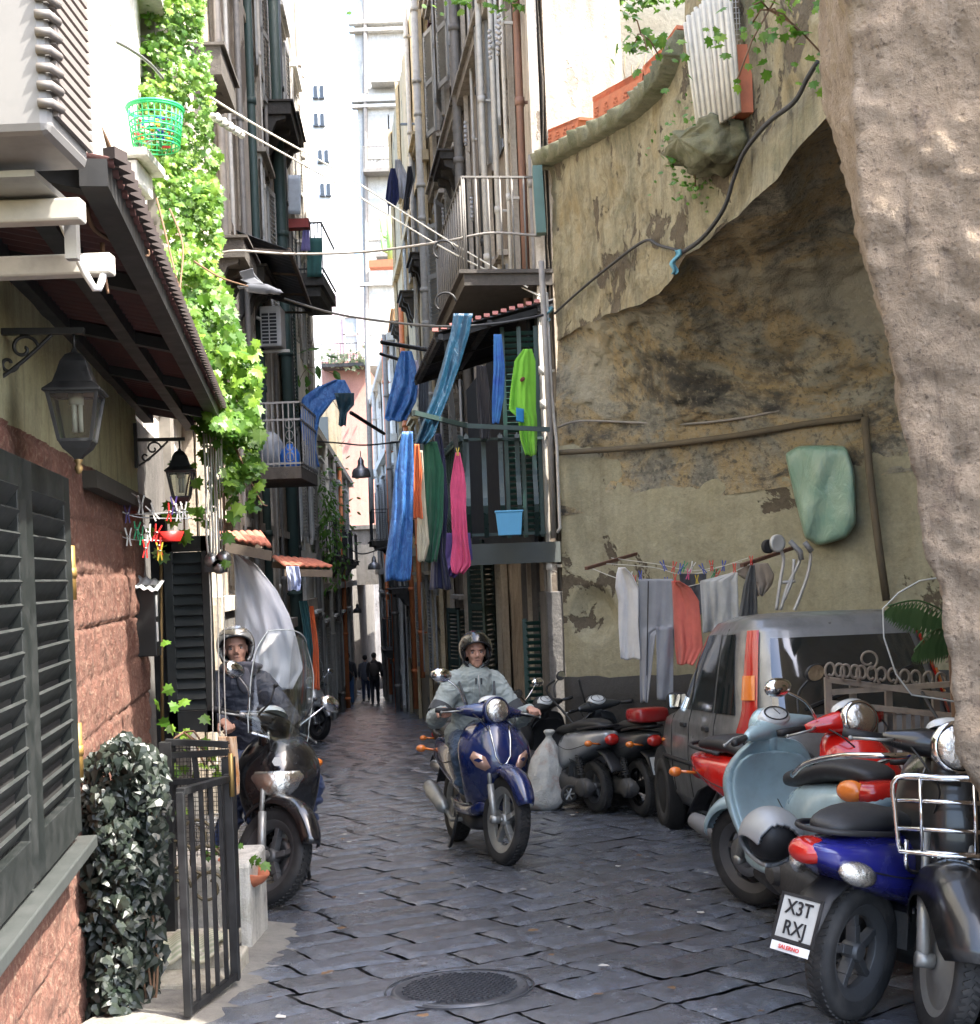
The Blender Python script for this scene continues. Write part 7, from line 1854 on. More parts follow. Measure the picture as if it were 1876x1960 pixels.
for i, (x, y, k) in enumerate([(1206, 1103, 'w'), (1290, 1084, 'r'), (1303, 1088, 'b'), (1310, 1084, 'g'), (1318, 1098, 'p'), (1325, 1084, 'w'), (1345, 1088, 'b'), (1362, 1082, 'r'), (1368, 1096, 'g'), (1385, 1082, 'b'), (1372, 1100, 'r'), (1270, 1082, 'b')]):
    p = peg(P(x, y, 11.0), k, None, 1.25, rg.uniform(-.5, .5), label='%s clothes peg on the wall line, number %s from the left' % (PEGL[k], ['', 'one', 'two', 'three', 'four', 'five', 'six', 'seven', 'eight', 'nine', 'ten', 'eleven', 'twelve'][i + 1]), group='clothes pegs on the wall line')
    p['label'] = '%s clothes peg %s on the wall washing line' % (PEGL[k], {1206: 'just right of the white t shirt', 1290: 'left of the blue and green pair', 1303: 'next to the green peg', 1310: 'beside the blue peg', 1318: 'clipped below the green one', 1325: 'in the middle', 1345: 'at the middle', 1362: 'tilted over the grey socks', 1368: 'over the socks', 1385: 'above the crumpled vest', 1372: 'clipped lowest over the socks', 1270: 'above the grey trousers'}[x])
# pegs by the lantern
pg = [(176, 950, 'w', 0.1), (182, 962, 'y', .05), (188, 966, 'w', .2), (222, 1000, 'g', -.25), (244, 978, 'v', 0), (246, 1022, 'w', 0), (262, 1010, 'g', .1), (270, 1020, 'g', -.1), (270, 960, 'w', .05), (279, 1045, 'r', .1), (284, 1015, 'w', -.1), (292, 975, 'w', -.5), (300, 1015, 'r', .3), (304, 1040, 'r', -.1), (326, 975, 'r', .2), (333, 962, 'v', 0), (342, 975, 'w', .05), (352, 972, 'w', 0), (306, 1050, 'y', .0)]
for i, (x, y, k, t) in enumerate(pg):
    where = {176: 'at the left end under the timber rail', 182: 'at the left end between two white ones', 188: 'third from the left under the timber rail', 222: 'hanging low over the pink stones', 244: 'above a white one', 246: 'below the dark violet one', 262: 'left of a matching green one', 284: 'between green and red ones', 292: 'tilted, pointing at the red ones', 300: 'tilted, left of the lantern', 326: 'bent, under the lantern', 333: 'under the lantern beside a bent red one', 342: 'first of two under the lantern', 352: 'furthest right under the lantern', 304: 'hanging below the tilted red one', 306: 'lowest, beside the door frame', 279: 'hanging low by the mailbox', 270: 'right of a matching green one' if k == 'g' else 'on the rope knot'}[x]
    peg(P(x, y + 4, 7.2), k, None, 1.35, t, label='%s clothes peg %s' % (PEGL[k], where), group='clothes pegs on the wires beside the lantern', rotz=.2)
pl_ = thing('peg_wire', 'thin wires and rope holding the clothes pegs by the pink wall', 'wire', P(250, 965, 7.2)); mb = MB()
for pts in ([(160, 936, 7.0), (190, 950, 7.1), (245, 985, 7.2), (300, 992, 7.25), (368, 992, 7.3)], [(218, 930, 6.9), (262, 950, 7.1), (272, 975, 7.2)], [(200, 1000, 7.1), (240, 1030, 7.2), (310, 1035, 7.3)], [(250, 985, 7.2), (360, 980, 7.3)]): mb.tube(sweep([P(*p) for p in pts], 5), .004, 5)
mb.build('wire', M_steel, pl_, True)
dp_ = thing('plastic_tray', 'red and white plastic tray standing behind the clothes pegs', 'tray', P(330, 1010, 7.6)); mb = MB(); c = P(322, 1018, 7.7); mb.lathe([(0, -.05), (.07, -.05), (.09, .0), (.095, .0), (.07, -.06)], 24, Matrix.Translation(c)); mb.build('tray', PEGM['r'], dp_, True)
# ropes beside the shutter
rp_ = thing('pulley_ropes', 'bundle of pale washing line ropes and pulleys hanging beside the black shutter', 'ropes', P(412, 900, 7.9)); mb = MB(); rr = random.Random(3)
for k, x in enumerate((397, 402, 408, 413, 419, 424, 429)):
    pts = [P(x - 6 + rr.uniform(-2, 2), 830, 7.9)] + [P(x - 6 + (y - 830) * .03 + rr.uniform(-1.5, 1.5), y, 7.9 + rr.uniform(-.03, .03)) for y in (900, 960, 1020, 1060)]
    mb.tube(sweep(pts, 4), .0055 if k % 2 else .008, 5)
for x in (398, 412, 424): mb.tube(sweep([P(x, 1050, 7.9), P(x + 5, 1150, 7.85), P(x + 8 + rr.uniform(-3, 3), 1300, 7.85), P(x + 10, 1430, 7.8), P(x + 12, 1500, 7.8)], 4), .004, 5)
mb.build('rope', M_rope, rp_, True)
for (x, y) in ((405, 1072), (420, 1085), (428, 1068)):
    mb = MB(); mb.lathe([(0, -.012), (.045, -.012), (.035, 0), (.045, .012), (0, .012)], 18, Matrix.Translation(P(x, y, 7.85)) @ Matrix.Rotation(pi / 2, 4, 'X')); mb.build('pulley', M_steel, rp_, True)
mb = MB(); mb.bar(P(396, 1088, 7.9), P(432, 1088, 7.9), .12, .05); mb.build('pulley_bracket', M_iron, rp_, True)

# ================================================================ LEFT FOREGROUND FURNITURE
def lantern(label, c, s, rot=.4):
    th = thing('wall_lantern', label, 'lantern', c, (0, 0, rot), 'black wall lanterns with frosted glass under the awning', s)
    Mi = M_iron; n = 6
    def hexr(r_, z, k=4): return [Vector((r_ * cos(2 * pi * i / k + pi / 4), r_ * sin(2 * pi * i / k + pi / 4), z)) for i in range(k)]
    mb = MB(); mb.loft([hexr(.178, .05), hexr(.19, .055), hexr(.185, .065), hexr(.13, .10), hexr(.105, .15), hexr(.085, .20), hexr(.055, .235), hexr(.02, .25), hexr(.012, .27)], smooth=False); mb.build('roof', Mi, th, bevel=.004)
    mb = MB(); mb.loft([hexr(.10, -.17), hexr(.11, -.175), hexr(.10, -.19), hexr(.085, -.21), hexr(.035, -.245), hexr(.02, -.26)], smooth=False)
    for i in range(4):
        a = 2 * pi * i / 4 + pi / 4; mb.bar(Vector((.158 * cos(a), .158 * sin(a), .052)), Vector((.102 * cos(a), .102 * sin(a), -.175)), .016, .016, up=(0, 1, 0))
    for z, r_ in ((.048, .155), (-.172, .10)):
        h_ = hexr(r_, z)
        for i in range(4): mb.bar(h_[i], h_[(i + 1) % 4], .014, .014)
    mb.build('frame', Mi, th)
    gm = mat('frosted_glass', (.42, .43, .38), .5, 0, .1, trans=.0)
    m2 = glassmat('lantern_glass', (.62, .64, .58), .25, .06)
    mb = MB(); mb.loft([hexr(.150, .05), hexr(.098, -.17)], cap=False, smooth=False); mb.build('glass', m2, th)
    mb = MB(); mb.tube([(0, 0, .05), (0, 0, .0)], .035, 12)
    for k in range(3): a = 2 * pi * k / 3; mb.tube([(.018 * cos(a), .018 * sin(a), .0), (.018 * cos(a), .018 * sin(a), -.13)], .011, 8)
    mb.build('bulb', mat('bulb_white', (.8, .8, .76), .4, 0, 0), th)
    mb = MB(); mb.lathe([(0, -.33), (.012, -.325), (.02, -.30), (.012, -.28), (.022, -.265), (.012, -.25)], 12); mb.build('finial', mat('old_brass', (.18, .12, .05), .5, .6), th)
    mb = MB(); w_ = Vector((-.36, 0, .36)); mb.bar((-.37, 0, .35), (.05, 0, .35), .035, .03); mb.tube([(0, 0, .27), (0, 0, .34)], .008, 6); mb.bar((-.38, 0, .1), (-.38, 0, .5), .03, .06, up=(0, 1, 0))
    for (cx_, cz, r0, turns, sg) in ((-.23, .27, .07, 1.4, 1), (-.30, .20, .045, 1.2, -1)):
        mb.tube([(cx_ + r0 * (1 - t / 8) * cos(t * sg), 0, cz + r0 * (1 - t / 8) * sin(t * sg)) for t in np.linspace(0, turns * 2 * pi * .8, 26)], .009, 6)
    mb.tube(sweep([(-.36, 0, .12), (-.30, 0, .16), (-.2, 0, .24), (-.1, 0, .335)], 5), .010, 6); mb.build('bracket', Mi, th)
lantern('larger nearer black wall lantern hanging over the louvred window', P(146, 775, 4.4) , .74, .15)
lantern('smaller farther black wall lantern beside the ropes and creeper', P(346, 915, 7.9), .70, .15)

def ac_unit():
    th = thing('air_conditioner', 'large grey air conditioner overhanging the top left corner on white brackets', 'air conditioner', P(90, 250, 2.75))
    Mw = mat('ac_casing', (.20, .195, .19), .45, 0, .3); z0 = P(90, 265, 2.72).z
    mb = MB(); c = Vector((-1.085, 2.815, z0 + .36)); mb.box(c, (.36, .27, .72)); mb.build('casing', Mw, th, True, bevel=.02)
    mb = MB()
    for k in range(26): mb.box((-.899, 2.825, z0 + .05 + .026 * k), (.012, .24, .016), (0, 0, 0))
    mb.build('side_grille', mat('ac_grille', (.17, .15, .14), .5, 0, .3), th, True)
    mb = MB()
    for k in range(17): mb.tube([(-.925, 2.675, z0 + .06 + .038 * k), (-.897, 2.678, z0 + .06 + .038 * k), (-.89, 2.72, z0 + .06 + .038 * k)], .010, 6)
    mb.build('cooling_fins', mat('ac_fins', (.15, .135, .125), .5, 0, .4), th, True)
    for (y, z, xe) in ((3.02, z0 - .07, -.945), (3.30, z0 - .13, -.96)):
        mb = MB(); a = Vector((-1.7, y, z)); b = Vector((xe, y, z)); mb.bar(a, b, .05, .055); mb.build('support_arm', mat('ac_bracket', (.45, .43, .38), .5, 0, .5), th, True, bevel=.006)
    mb = MB(); mb.box((-1.2, 3.0, z0 - .03), (.40, .30, .015)); mb.box((-1.02, 3.16, z0 - .10), (.03, .03, .10)); mb.build('tray', M_steel, th, True)
    mb = MB(); mb.tube(sweep([Vector((-1.08, 3.22, z0)), Vector((-1.0, 3.26, z0 - .2)), Vector((-.98, 3.3, z0 - .12))], 4), .010, 6); mb.build('pipe', M_whitep, th, True)
ac_unit()
def basket():
    c = P(298, 245, 8.55); th = thing('peg_basket', 'bright green plastic basket full of coloured pegs on the stone ledge', 'basket', c, group=None)
    mb = MB(); n = 28; R0, R1, H = .155, .185, .26
    for z, r_ in ((-H / 2, R0), (-H / 2 + .03, R0 + .004), (-.06, .165), (-.02, .169), (.02, .173), (.06, .177), (.115, R1), (.128, R1 + .004)): mb.tube([c + Vector((r_ * cos(a), r_ * sin(a), z)) for a in np.linspace(0, 2 * pi, n + 1)[:-1]], .005 if z < .1 else .010, 5, closed=True)
    for k in range(n): a = 2 * pi * k / n; mb.tube([c + Vector((R0 * cos(a), R0 * sin(a), -H / 2)), c + Vector((R1 * cos(a), R1 * sin(a), H / 2))], .004, 4)
    mb.build('basket', mat('green_plastic', (.03, .5, .16), .35, 0, .05), th, True)
    rr = random.Random(8)
    for k, col in enumerate('rbygwrbywg'):
        mb = MB()
        for q in range(5):
            a = rr.uniform(0, 6.28); r_ = rr.uniform(.02, .13); p = c + Vector((r_ * cos(a), r_ * sin(a), rr.uniform(-.11, .05))); dv = Vector((rr.uniform(-1, 1), rr.uniform(-1, 1), rr.uniform(-.5, .5))).normalized() * .035; mb.bar(p - dv, p + dv, .018, .012)
        mb.build('pegs', PEGM[col], th, True)
basket()
def leaf_shutter():
    """open black louvred leaf facing the camera beyond the stone corner"""
    d = 8.15; a = P(322, 1405, d); b = P(414, 1385, d); z0, z1 = P(322, 1403, d).z, P(318, 1028, d).z; xa, xb = P(322, 1300, d).x, P(412, 1300, d).x
    th = thing('open_shutter', 'open black louvred shutter leaf facing the street beside the mailbox', 'shutter', (xa, d, z0)); Mb = mat('black_green_leaf', (.018, .022, .021), .4, 0, .35)
    mb = MB()
    for x in (xa + .03, xb - .03): mb.box((x, d, (z0 + z1) / 2), (.06, .035, z1 - z0))
    for z, h in ((z0 + .07, .14), (z1 - .05, .10)): mb.box(((xa + xb) / 2, d, z), (xb - xa, .035, h))
    mb.build('frame', Mb, th, True, bevel=.003)
    mb = MB()
    for k in range(15): z = z0 + .18 + (z1 - z0 - .32) * k / 14; mb.box(((xa + xb) / 2, d, z), (xb - xa - .12, .012, .085), (radians(-35), 0, 0))
    mb.build('louvres', mat('leaf_slats', (.03, .035, .034), .35, 0, .35), th, True)
    mb = MB(); mb.box((xa - .05, d + .1, (z0 + z1) / 2 - .3), (.10, .06, z1 - z0 + .9)); mb.build('door_frame', M_iron, th, True)
    th = thing('door_grille', 'dark door frame and brass bar in the recess behind the mailbox', 'door', (xa - .3, d + .15, gz(d))); mb = MB()
    for x in (-.06, -.16, -.26): mb.box((xa + x - .04, d + .12, .55), (.03, .03, 2.6))
    mb.build('bars', M_iron, th, True); mb = MB(); mb.tube([P(308, 1080, 8.1), P(312, 1480, 8.1)], .011, 8); mb.build('brass_bar', mat('aged_brass', (.20, .13, .05), .45, .6), th, True)
    # mailbox
    c = P(278, 1188, 7.75); th = thing('mailbox', 'black metal mailbox with a rippled pale roof fixed to the stone corner', 'mailbox', c)
    mb = MB(); mb.box(c, (.16, .11, .44)); mb.build('box', mat('mailbox_black', (.02, .021, .02), .45, .2, .2), th, True, bevel=.006)
    mb = MB(); mb.grid(24, 4, lambda u, v: c + Vector((-.11 + .22 * u, .07 - .17 * v, .29 - .0 * u - .065 * v - .05 * u + .007 * sin(u * 28)))); mb.build('roof', mat('pale_zinc', (.45, .46, .46), .5, .2, .3), th, True, solid=.004)
    mb = MB(); mb.box(c + Vector((.082, -.03, .09)), (.004, .03, .13)); mb.box(c + Vector((.082, -.03, -.07)), (.004, .03, .12)); mb.build('slot', M_whitep, th, True)
leaf_shutter()
def gate():
    th = thing('iron_gate', 'low black iron gate of square bars standing half open beside the ivy', 'gate', G(370, 1955)); Mi = M_iron
    A, B_ = G(362, 1958), G(452, 1888); dv = (B_ - A); L = Vector((dv.x, dv.y, 0)).length; up = Vector((0, 0, 1)); H = .94
    b0 = A + up * .03; b1 = B_ + up * .03; mb = MB()
    mb.bar(b0 + up * .02, b1 + up * .02, .03, .03); mb.bar(b0 + up * H, b1 + up * H, .04, .03)
    mb.bar(b0, b0 + up * H, .034, .034, up=(0, 1, 0)); mb.bar(b1, b1 + up * (H + .02), .04, .04, up=(0, 1, 0)); mb.build('gate_frame', Mi, th, True, bevel=.003)
    for k in range(1, 5): mb = MB(); t = k / 5; mb.bar(b0.lerp(b1, t), b0.lerp(b1, t) + up * H, .018, .018, up=(0, 1, 0)); mb.build('gate_bar', Mi, th, True)
    mb = MB(); q = b1 + up * .98; mb.tube([q + Vector((.02, -.02, -.12)), q + Vector((.02, -.02, .08))], .012, 8); mb.build('hinge_pin', mat('brass_pin', (.3, .2, .07), .4, .6), th, True)
    # fixed frame and mesh fence behind
    th = thing('mesh_fence', 'black framed wire mesh fence panel behind the gate', 'fence', G(335, 1895)); d = 6.35
    mb = MB()
    for (p, q) in (((318, 1420), (330, 1890)), ((437, 1450), (450, 1850))): mb.bar(P(*p, d), P(*q, d), .06, .06, up=(0, 1, 0))
    for (p, q) in (((318, 1446), (437, 1440)), ((330, 1497), (430, 1493)), ((330, 1800), (445, 1796)), ((318, 1880), (450, 1870)), ((318, 1420), (436, 1425))): mb.bar(P(*p, d), P(*q, d), .03, .03)
    mb.bar(P(372, 1445, d), P(378, 1500, d), .025, .02, up=(0, 1, 0)); mb.build('frame', Mi, th, True)
    mb = MB()
    for k in range(17): x = 322 + 6.8 * k; mb.tube([P(x, 1422, d + .02), P(x + 8, 1640, d + .02)], .0018, 4, cap=False)
    for k in range(26): y = 1425 + 8.5 * k; mb.tube([P(320, y, d + .02), P(440, y - 2, d + .02)], .0018, 4, cap=False)
    mb.build('wire_mesh', M_iron, th, True)
    for (x, y) in ((335, 1640), (392, 1650), (398, 1700), (332, 1700), (375, 1600)):
        mb = MB(); c = P(x, y, d); mb.tube([c + Vector((.09 * (1 - t / 14) * cos(t), 0, .09 * (1 - t / 14) * sin(t))) for t in np.linspace(0, 7.5, 26)], .008, 6); mb.build('scroll', mat('bronze_scroll', (.10, .08, .045), .5, .5), th, True)
    # step, pillar, mat
    th = thing('door_step', 'pale stone threshold with a striped cloth on it behind the gate', 'step', G(380, 1900)); gz_ = gz(5.9)
    mb = MB(); mb.box((-1.50, 6.0, gz_ + .01), (.44, .56, .12)); mb.box((-1.52, 6.15, gz_ + .10), (.38, .44, .08)); mb.build('stone_step', plaster('step_stone', (.36, .33, .26), (.44, .41, .33), (.3, .27, .2), streak=.2, grime_amt=.5, scale=4), th, True, bevel=.012)
    th = thing('floor_cloth', 'green and cream striped cloth folded on the pale step', 'cloth', (-1.45, 5.95, gz_ + .2)); mb = MB()
    mb.grid(24, 24, lambda u, v: Vector((-1.70 + .34 * u, 5.90 + .26 * v, gz_ + .165 - .12 * max(0, .35 - v) + .02 * sin(u * 14 + v * 3)))); m, nt, b, out = new_mat('striped_cloth'); wv = nt.nodes.new('ShaderNodeTexWave'); wv.bands_direction = 'Y'; wv.inputs['Scale'].default_value = 9; nt.links.new(geo_pos(nt), wv.inputs[0]); setin(nt, b, 'Base Color', ramp(nt, wv.outputs[1], [(.3, (.5, .47, .35)), (.45, (.12, .22, .2)), (.6, (.5, .47, .35)), (.8, (.3, .33, .22))])); setin(nt, b, 'Roughness', .9); mb.build('cloth', m, th, True, solid=.015)
    th = thing('pale_pillar', 'low whitewashed masonry pillar behind the gate carrying plants', 'pillar', G(460, 1832)); Mp = plaster('whitewash', (.52, .50, .43), (.6, .58, .52), (.44, .42, .35), streak=.5, grime_amt=.4, scale=3)
    mb = MB(); g0 = G(468, 1832); z1 = P(455, 1655, 6.6).z; nu, nv = 16, 24
    mb.box((g0.x - .24, 6.85, (g0.z + z1) / 2 - .05), (.50, .5, z1 - g0.z + .1)); mb.build('pillar', Mp, th, True, bevel=.02)
    th = thing('terracotta_bowl', 'curved terracotta bowl rim resting on the whitewashed pillar', 'bowl', P(470, 1670, 6.7)); mb = MB(); c = P(462, 1674, 6.75); mb.lathe([(.04, -.05), (.09, -.04), (.13, .0), (.145, .045), (.135, .05), (.115, .0), (.08, -.03), (0, -.035)], 26, Matrix.Translation(c) @ Matrix.Rotation(.35, 4, 'Y')); mb.build('bowl', M_terra, th, True)
    th = thing('paving_kerb', 'crumbling cement kerb around the gate', 'kerb', (-1.15, 6.3, gz(6.3))); tag(th, kind='structure'); mb = MB(); mb.grid(20, 6, lambda u, v: Vector((-1.75 + .62 * v + .05 * float(vnoise(u * 9, v, 1)), 5.1 + 2.2 * u, gz(5.1 + 2.2 * u) + .035 - .05 * v ** 3 + .01 * float(vnoise(u * 20, v * 5, 2))))); mb.build('cement', plaster('cement', (.17, .16, .14), (.22, .21, .18), (.13, .12, .11), streak=.1, grime_amt=.5, scale=4), th, True)
gate()
tuft('pillar_plant', 'small green plant on the whitewashed pillar behind the gate', 'plant', P(445, 1655, 6.7), 26, (.16, .12, .16), .06, M_vine2, seed=31)
tuft('fence_plant', 'bright green leaves poking through the mesh fence', 'plant', P(352, 1440, 6.7), 30, (.18, .12, .35), .07, M_vine, seed=32)
def patterned_cloth():
    garment('patterned_cloth', 'orange and cream patterned cloth hanging behind the gate post', 'cloth', [(1410, 418, 452), (1440, 420, 455), (1480, 432, 458), (1520, 440, 458)], 7.2, clothmat('pattern_orange', (.55, .22, .06), col2=(.6, .55, .42), transl=.1), fold=.02, seed=33)
patterned_cloth()
# plastic sheet on the left
m, nt, b, out = new_mat('milky_sheet'); setin(nt, b, 'Base Color', (.62, .64, .70)); setin(nt, b, 'Roughness', .35); setin(nt, b, 'Alpha', .82); setin(nt, b, 'Normal', bump(nt, noise_(nt, geo_pos(nt, scale=(1, 1, .4)), 7, 5, .6, 1.0), .5, .03)); M_sheet = m
garment('plastic_sheet', 'large translucent grey plastic sheet hanging behind the silver helmet', 'plastic sheet', [(1060, 446, 456), (1080, 448, 490), (1130, 450, 530), (1180, 450, 555), (1230, 452, 570), (1280, 454, 580), (1320, 456, 560)], 10.6, M_sheet, fold=.07, nfold=2.5, seed=40, nu=30)
# little tiled canopies
def tilecanopy(label, pts, d, m):
    a, b, c, e = [P(*p) for p in pts]; th = thing('tiled_canopy', label, 'canopy', a, group='small red tiled canopies over the left doorways'); mb = MB()
    mb.grid(40, 6, lambda u, v: (a.lerp(b, u)).lerp(e.lerp(c, u), v) + Vector((0, 0, .018 * abs(sin(u * 20))))); mb.build('tiles', m, th, True, solid=.025)
    mb = MB(); mb.bar(e + Vector((0, 0, -.07)), c + Vector((0, 0, -.07)), .05, .08); mb.bar(a + Vector((0, 0, -.1)), b + Vector((0, 0, -.1)), .05, .08); mb.build('beam', M_wood, th, True)
M_tile = mat('roof_tile', (.40, .13, .08), .8, 0, .5)
tilecanopy('small red tiled canopy above the plastic sheet', [(418, 1022, 11.5), (500, 1020, 11.5), (520, 1048, 10.2), (430, 1030, 10.2)], 10, M_tile)
tilecanopy('red tiled canopy with a pink end farther along the left wall', [(520, 1066, 16), (600, 1072, 16), (636, 1086, 14.2), (545, 1084, 14.2)], 14, M_tile)
# balcony with blue jug, left
def jug_balcony():
    d0 = 16.0; z = P(540, 905, d0).z; th = thing('grey_balcony', 'old grey iron balcony with a blue jug on the left above the canopies', 'balcony', P(540, 905, d0)); xw = P(492, 900, d0).x; xe = P(577, 900, d0).x
    mb = MB(); mb.box(((xw + xe) / 2 - .1, d0 + .75, z), (xe - xw + .2, 1.5, .16)); mb.build('floor_slab', M_slab, th, True, bevel=.01)
    mb = MB(); mr = mat('pale_rail', (.22, .22, .22), .5, .2, .5)
    for zz in (.12, .68, .9): mb.bar((xw, d0 + .03, z + zz), (xe, d0 + .03, z + zz), .025, .025); mb.bar((xe, d0 + .03, z + zz), (xe, d0 + 1.5, z + zz), .025, .025)
    for k in range(9): x = xw + (xe - xw) * k / 8; mb.bar((x, d0 + .03, z + .08), (x, d0 + .03, z + .9), .016, .016, up=(0, 1, 0))
    for k in range(8): y = d0 + .03 + 1.47 * k / 7; mb.bar((xe, y, z + .08), (xe, y, z + .9), .016, .016, up=(0, 1, 0))
    for k in range(4): mb.tube([Vector((xe - .12 - .02, d0 + .02, z + .2 + .14 * k)) + Vector((.05 * cos(a), 0, .06 * sin(a))) for a in np.linspace(0, 2 * pi, 9)[:-1]], .006, 4, closed=True)
    mb.build('railing', mr, th, True)
    c = P(555, 878, d0 + .3); j = thing('water_jug', 'bright blue plastic jug on the grey balcony floor', 'jug', c); mb = MB(); mb.lathe([(0, -.15), (.10, -.15), (.125, -.08), (.13, .05), (.10, .12), (.045, .16), (.045, .19), (0, .19)], 22, Matrix.Translation(c)); mb.build('jug', mat('jug_blue', (.01, .12, .5), .3), j, True)
    c = P(518, 862, d0 + .4); j = thing('water_drum', 'cloudy grey plastic drum beside the blue jug', 'drum', c); mb = MB(); mb.lathe([(0, -.24), (.16, -.24), (.17, .08), (.12, .18), (.05, .24), (0, .24)], 22, Matrix.Translation(c)); mb.build('drum', mat('drum_grey', (.3, .33, .37), .3, 0, .2), j, True)
jug_balcony()
def far_balcony():
    d0 = 24.0; z = P(590, 535, d0).z; xw = P(556, 540, d0).x; xe = P(619, 540, d0).x; th = thing('shaded_balcony', 'balcony with red planter, green netting and lilac cloth high on the left', 'balcony', P(590, 535, d0))
    mb = MB(); mb.box(((xw + xe) / 2, d0 + 1.0, z), (xe - xw, 2.0, .22)); mb.box(((xw + xe) / 2, d0 + 1.0, z - .2), (xe - xw - .15, 1.8, .2)); mb.build('floor_slab', M_slab, th, True)
    mb = MB()
    for zz in (.2, 1.08): mb.bar((xw, d0, z + zz), (xe, d0, z + zz), .03, .03); mb.bar((xe, d0, z + zz), (xe, d0 + 2, z + zz), .03, .03)
    for k in range(10): x = xw + (xe - xw) * k / 9; mb.bar((x, d0, z + .1), (x, d0, z + 1.08), .018, .018, up=(0, 1, 0))
    mb.build('railing', M_iron, th, True)
    mb = MB(); mb.box(P(571, 430, d0 - .1), (.42, .25, .17)); mb.build('planter', mat('red_planter', (.32, .05, .04), .6), th, True)
    mb = MB(); mb.grid(6, 8, lambda u, v: P(588 + 28 * u, 455 + 75 * v, d0 - .05 + .04 * sin(u * 9))); mb.build('netting', clothmat('green_net', (.05, .16, .14)), th, True, solid=.01)
    mb = MB(); mb.grid(6, 8, lambda u, v: P(580 - 4 * v + (12 + 6 * v) * u, 440 + 40 * v, d0 - .15 + .03 * sin(u * 9))); mb.build('lilac_cloth', clothmat('lilac', (.28, .24, .5)), th, True, solid=.01)
    mb = MB(); mb.grid(6, 8, lambda u, v: P(551 + 25 * u, 335 + 75 * v, d0 - .3)); mb.build('sun_blind', mat('pale_blind', (.5, .55, .6), .6), th, True, solid=.02)
far_balcony()
def small_ac():
    c = P(518, 624, 18); th = thing('air_conditioner', 'small pale air conditioner with a slatted grille on the grey brown tenement', 'air conditioner', c, (0, 0, 0)); mb = MB(); mb.box(c + Vector((.0, .2, 0)), (.30, .4, .58)); mb.build('casing', mat('ac_pale', (.48, .46, .44), .45), th, True, bevel=.012)
    mb = MB(); mb.box(c + Vector((-.02, -.003, -.03)), (.21, .01, .46)); g = mb.build('grille', M_blackp, th, True)
    mb = MB()
    for k in range(10): mb.box(c + Vector((-.02, -.012, -.26 + .05 * k)), (.22, .012, .012))
    mb.box(c + Vector((-.02, -.014, -.03)), (.014, .012, .47)); mb.build('slats', _mc['ac_pale'], g, True)
    mb = MB(); mb.box(c + Vector((-.02, .2, -.33)), (.5, .06, .04)); mb.tube(sweep([c + Vector((-.14, 0, .1)), c + Vector((-.25, 0, .12)), c + Vector((-.25, 0, -.2)), c + Vector((-.15, 0, -.3))], 4), .025, 8); mb.build('bracket', M_pipel, th, True)
small_ac()
# bell lamps over the street
def belllamp(label, px, py, d, s, m=None):
    c = P(px, py, d); th = thing('street_lamp', label, 'street lamp', c, group='bell shaped lamps hung over the alley', scale=s); m = m or mat('lamp_aluminium', (.30, .30, .31), .35, .7, .3)
    mb = MB(); mb.lathe([(.30, -.30), (.31, -.28), (.29, -.12), (.24, -.02), (.13, .03), (.10, .12), (.10, .24), (.06, .30), (.03, .36)], 28); mb.build('shade', m, th)
    mb = MB(); mb.lathe([(0, -.30), (.27, -.29), (.29, -.28)], 24); mb.build('diffuser', mat('lamp_diffuser', (.5, .5, .48), .4), th); mb = MB(); mb.tube([(0, 0, .36), (0, 0, .55)], .015, 6); mb.build('hanger', M_iron, th)
belllamp('large aluminium bell lamp hanging before the rose house', 691, 896, 21, .52)
belllamp('second bell lamp hanging lower and farther, behind the long blue tarpaulin', 716, 1078, 30, .5)
belllamp('small dark bell lamp at the mouth of the passage', 684, 1165, 44, .5, M_iron)
# cables
cable('overhead_cable', 'thick black cable sagging across the alley from the left wall to the arch', 'cable', [(545, 572, 15), (640, 600, 14), (760, 618, 13), (860, 625, 12.5), (960, 618, 12.4), (1040, 603, 12.5)], .014, M_wire)
cbl = [on(x, y, FA, FB, -.05) for x, y in ((1062, 600), (1100, 565), (1160, 515), (1232, 462), (1262, 470), (1308, 482))]
th = thing('wall_cable', 'black cable clipped across the mossy wall up to the rock pier', 'cable', cbl[0]); mb = MB(); mb.tube(sweep(cbl, 6), .013, 6); mb.tube(sweep([on(x, y, FA, FB, -.06) for x, y in ((1308, 482), (1345, 455), (1385, 400), (1405, 340), (1425, 290), (1470, 235), (1520, 195), (1545, 150), (1565, 118))], 6), .018, 6); mb.build('cable', M_wire, th, True)
for (x, y, lb, sz) in ((1298, 492, 'torn strip of pale blue plastic tied to the wall cable at the arch', 1), (1053, 598, 'twist of blue plastic tied to the cable beside the balcony', .8)):
    c = on(x, y, FA, FB, -.10); th = thing('plastic_strip', lb, 'plastic strip', c); mb = MB(); mb.grid(5, 9, lambda u, v: c + Vector((.05 * (u - .5) - .05 * v + .02 * sin(v * 9), .02 * sin(u * 6 + v * 4), .06 - .20 * v * sz))); mb.build('strip', clothmat('pale_blue_plastic', (.16, .40, .48)), th, True, solid=.004)
cable('overhead_cable', 'grey insulated cable spanning the alley above the small canopy', 'cable', [(412, 488, 13.5), (455, 480, 13.5), (560, 486, 14), (700, 482, 14), (850, 462, 13.6), (940, 446, 13.4), (1035, 452, 13.4)], .014, M_pipeg)
cable('washing_line', 'upper white rope crossing from the creeper towards the right tenement', 'washing line', [(402, 186, 9.5), (500, 245, 12), (660, 335, 14), (850, 455, 14), (1010, 550, 13.4)], .009, M_rope)
cable('washing_line', 'lower white rope with a knotted bundle crossing beneath the upper one', 'washing line', [(404, 218, 9.5), (500, 270, 12), (660, 360, 14), (850, 475, 14), (1040, 570, 13.4)], .009, M_rope)
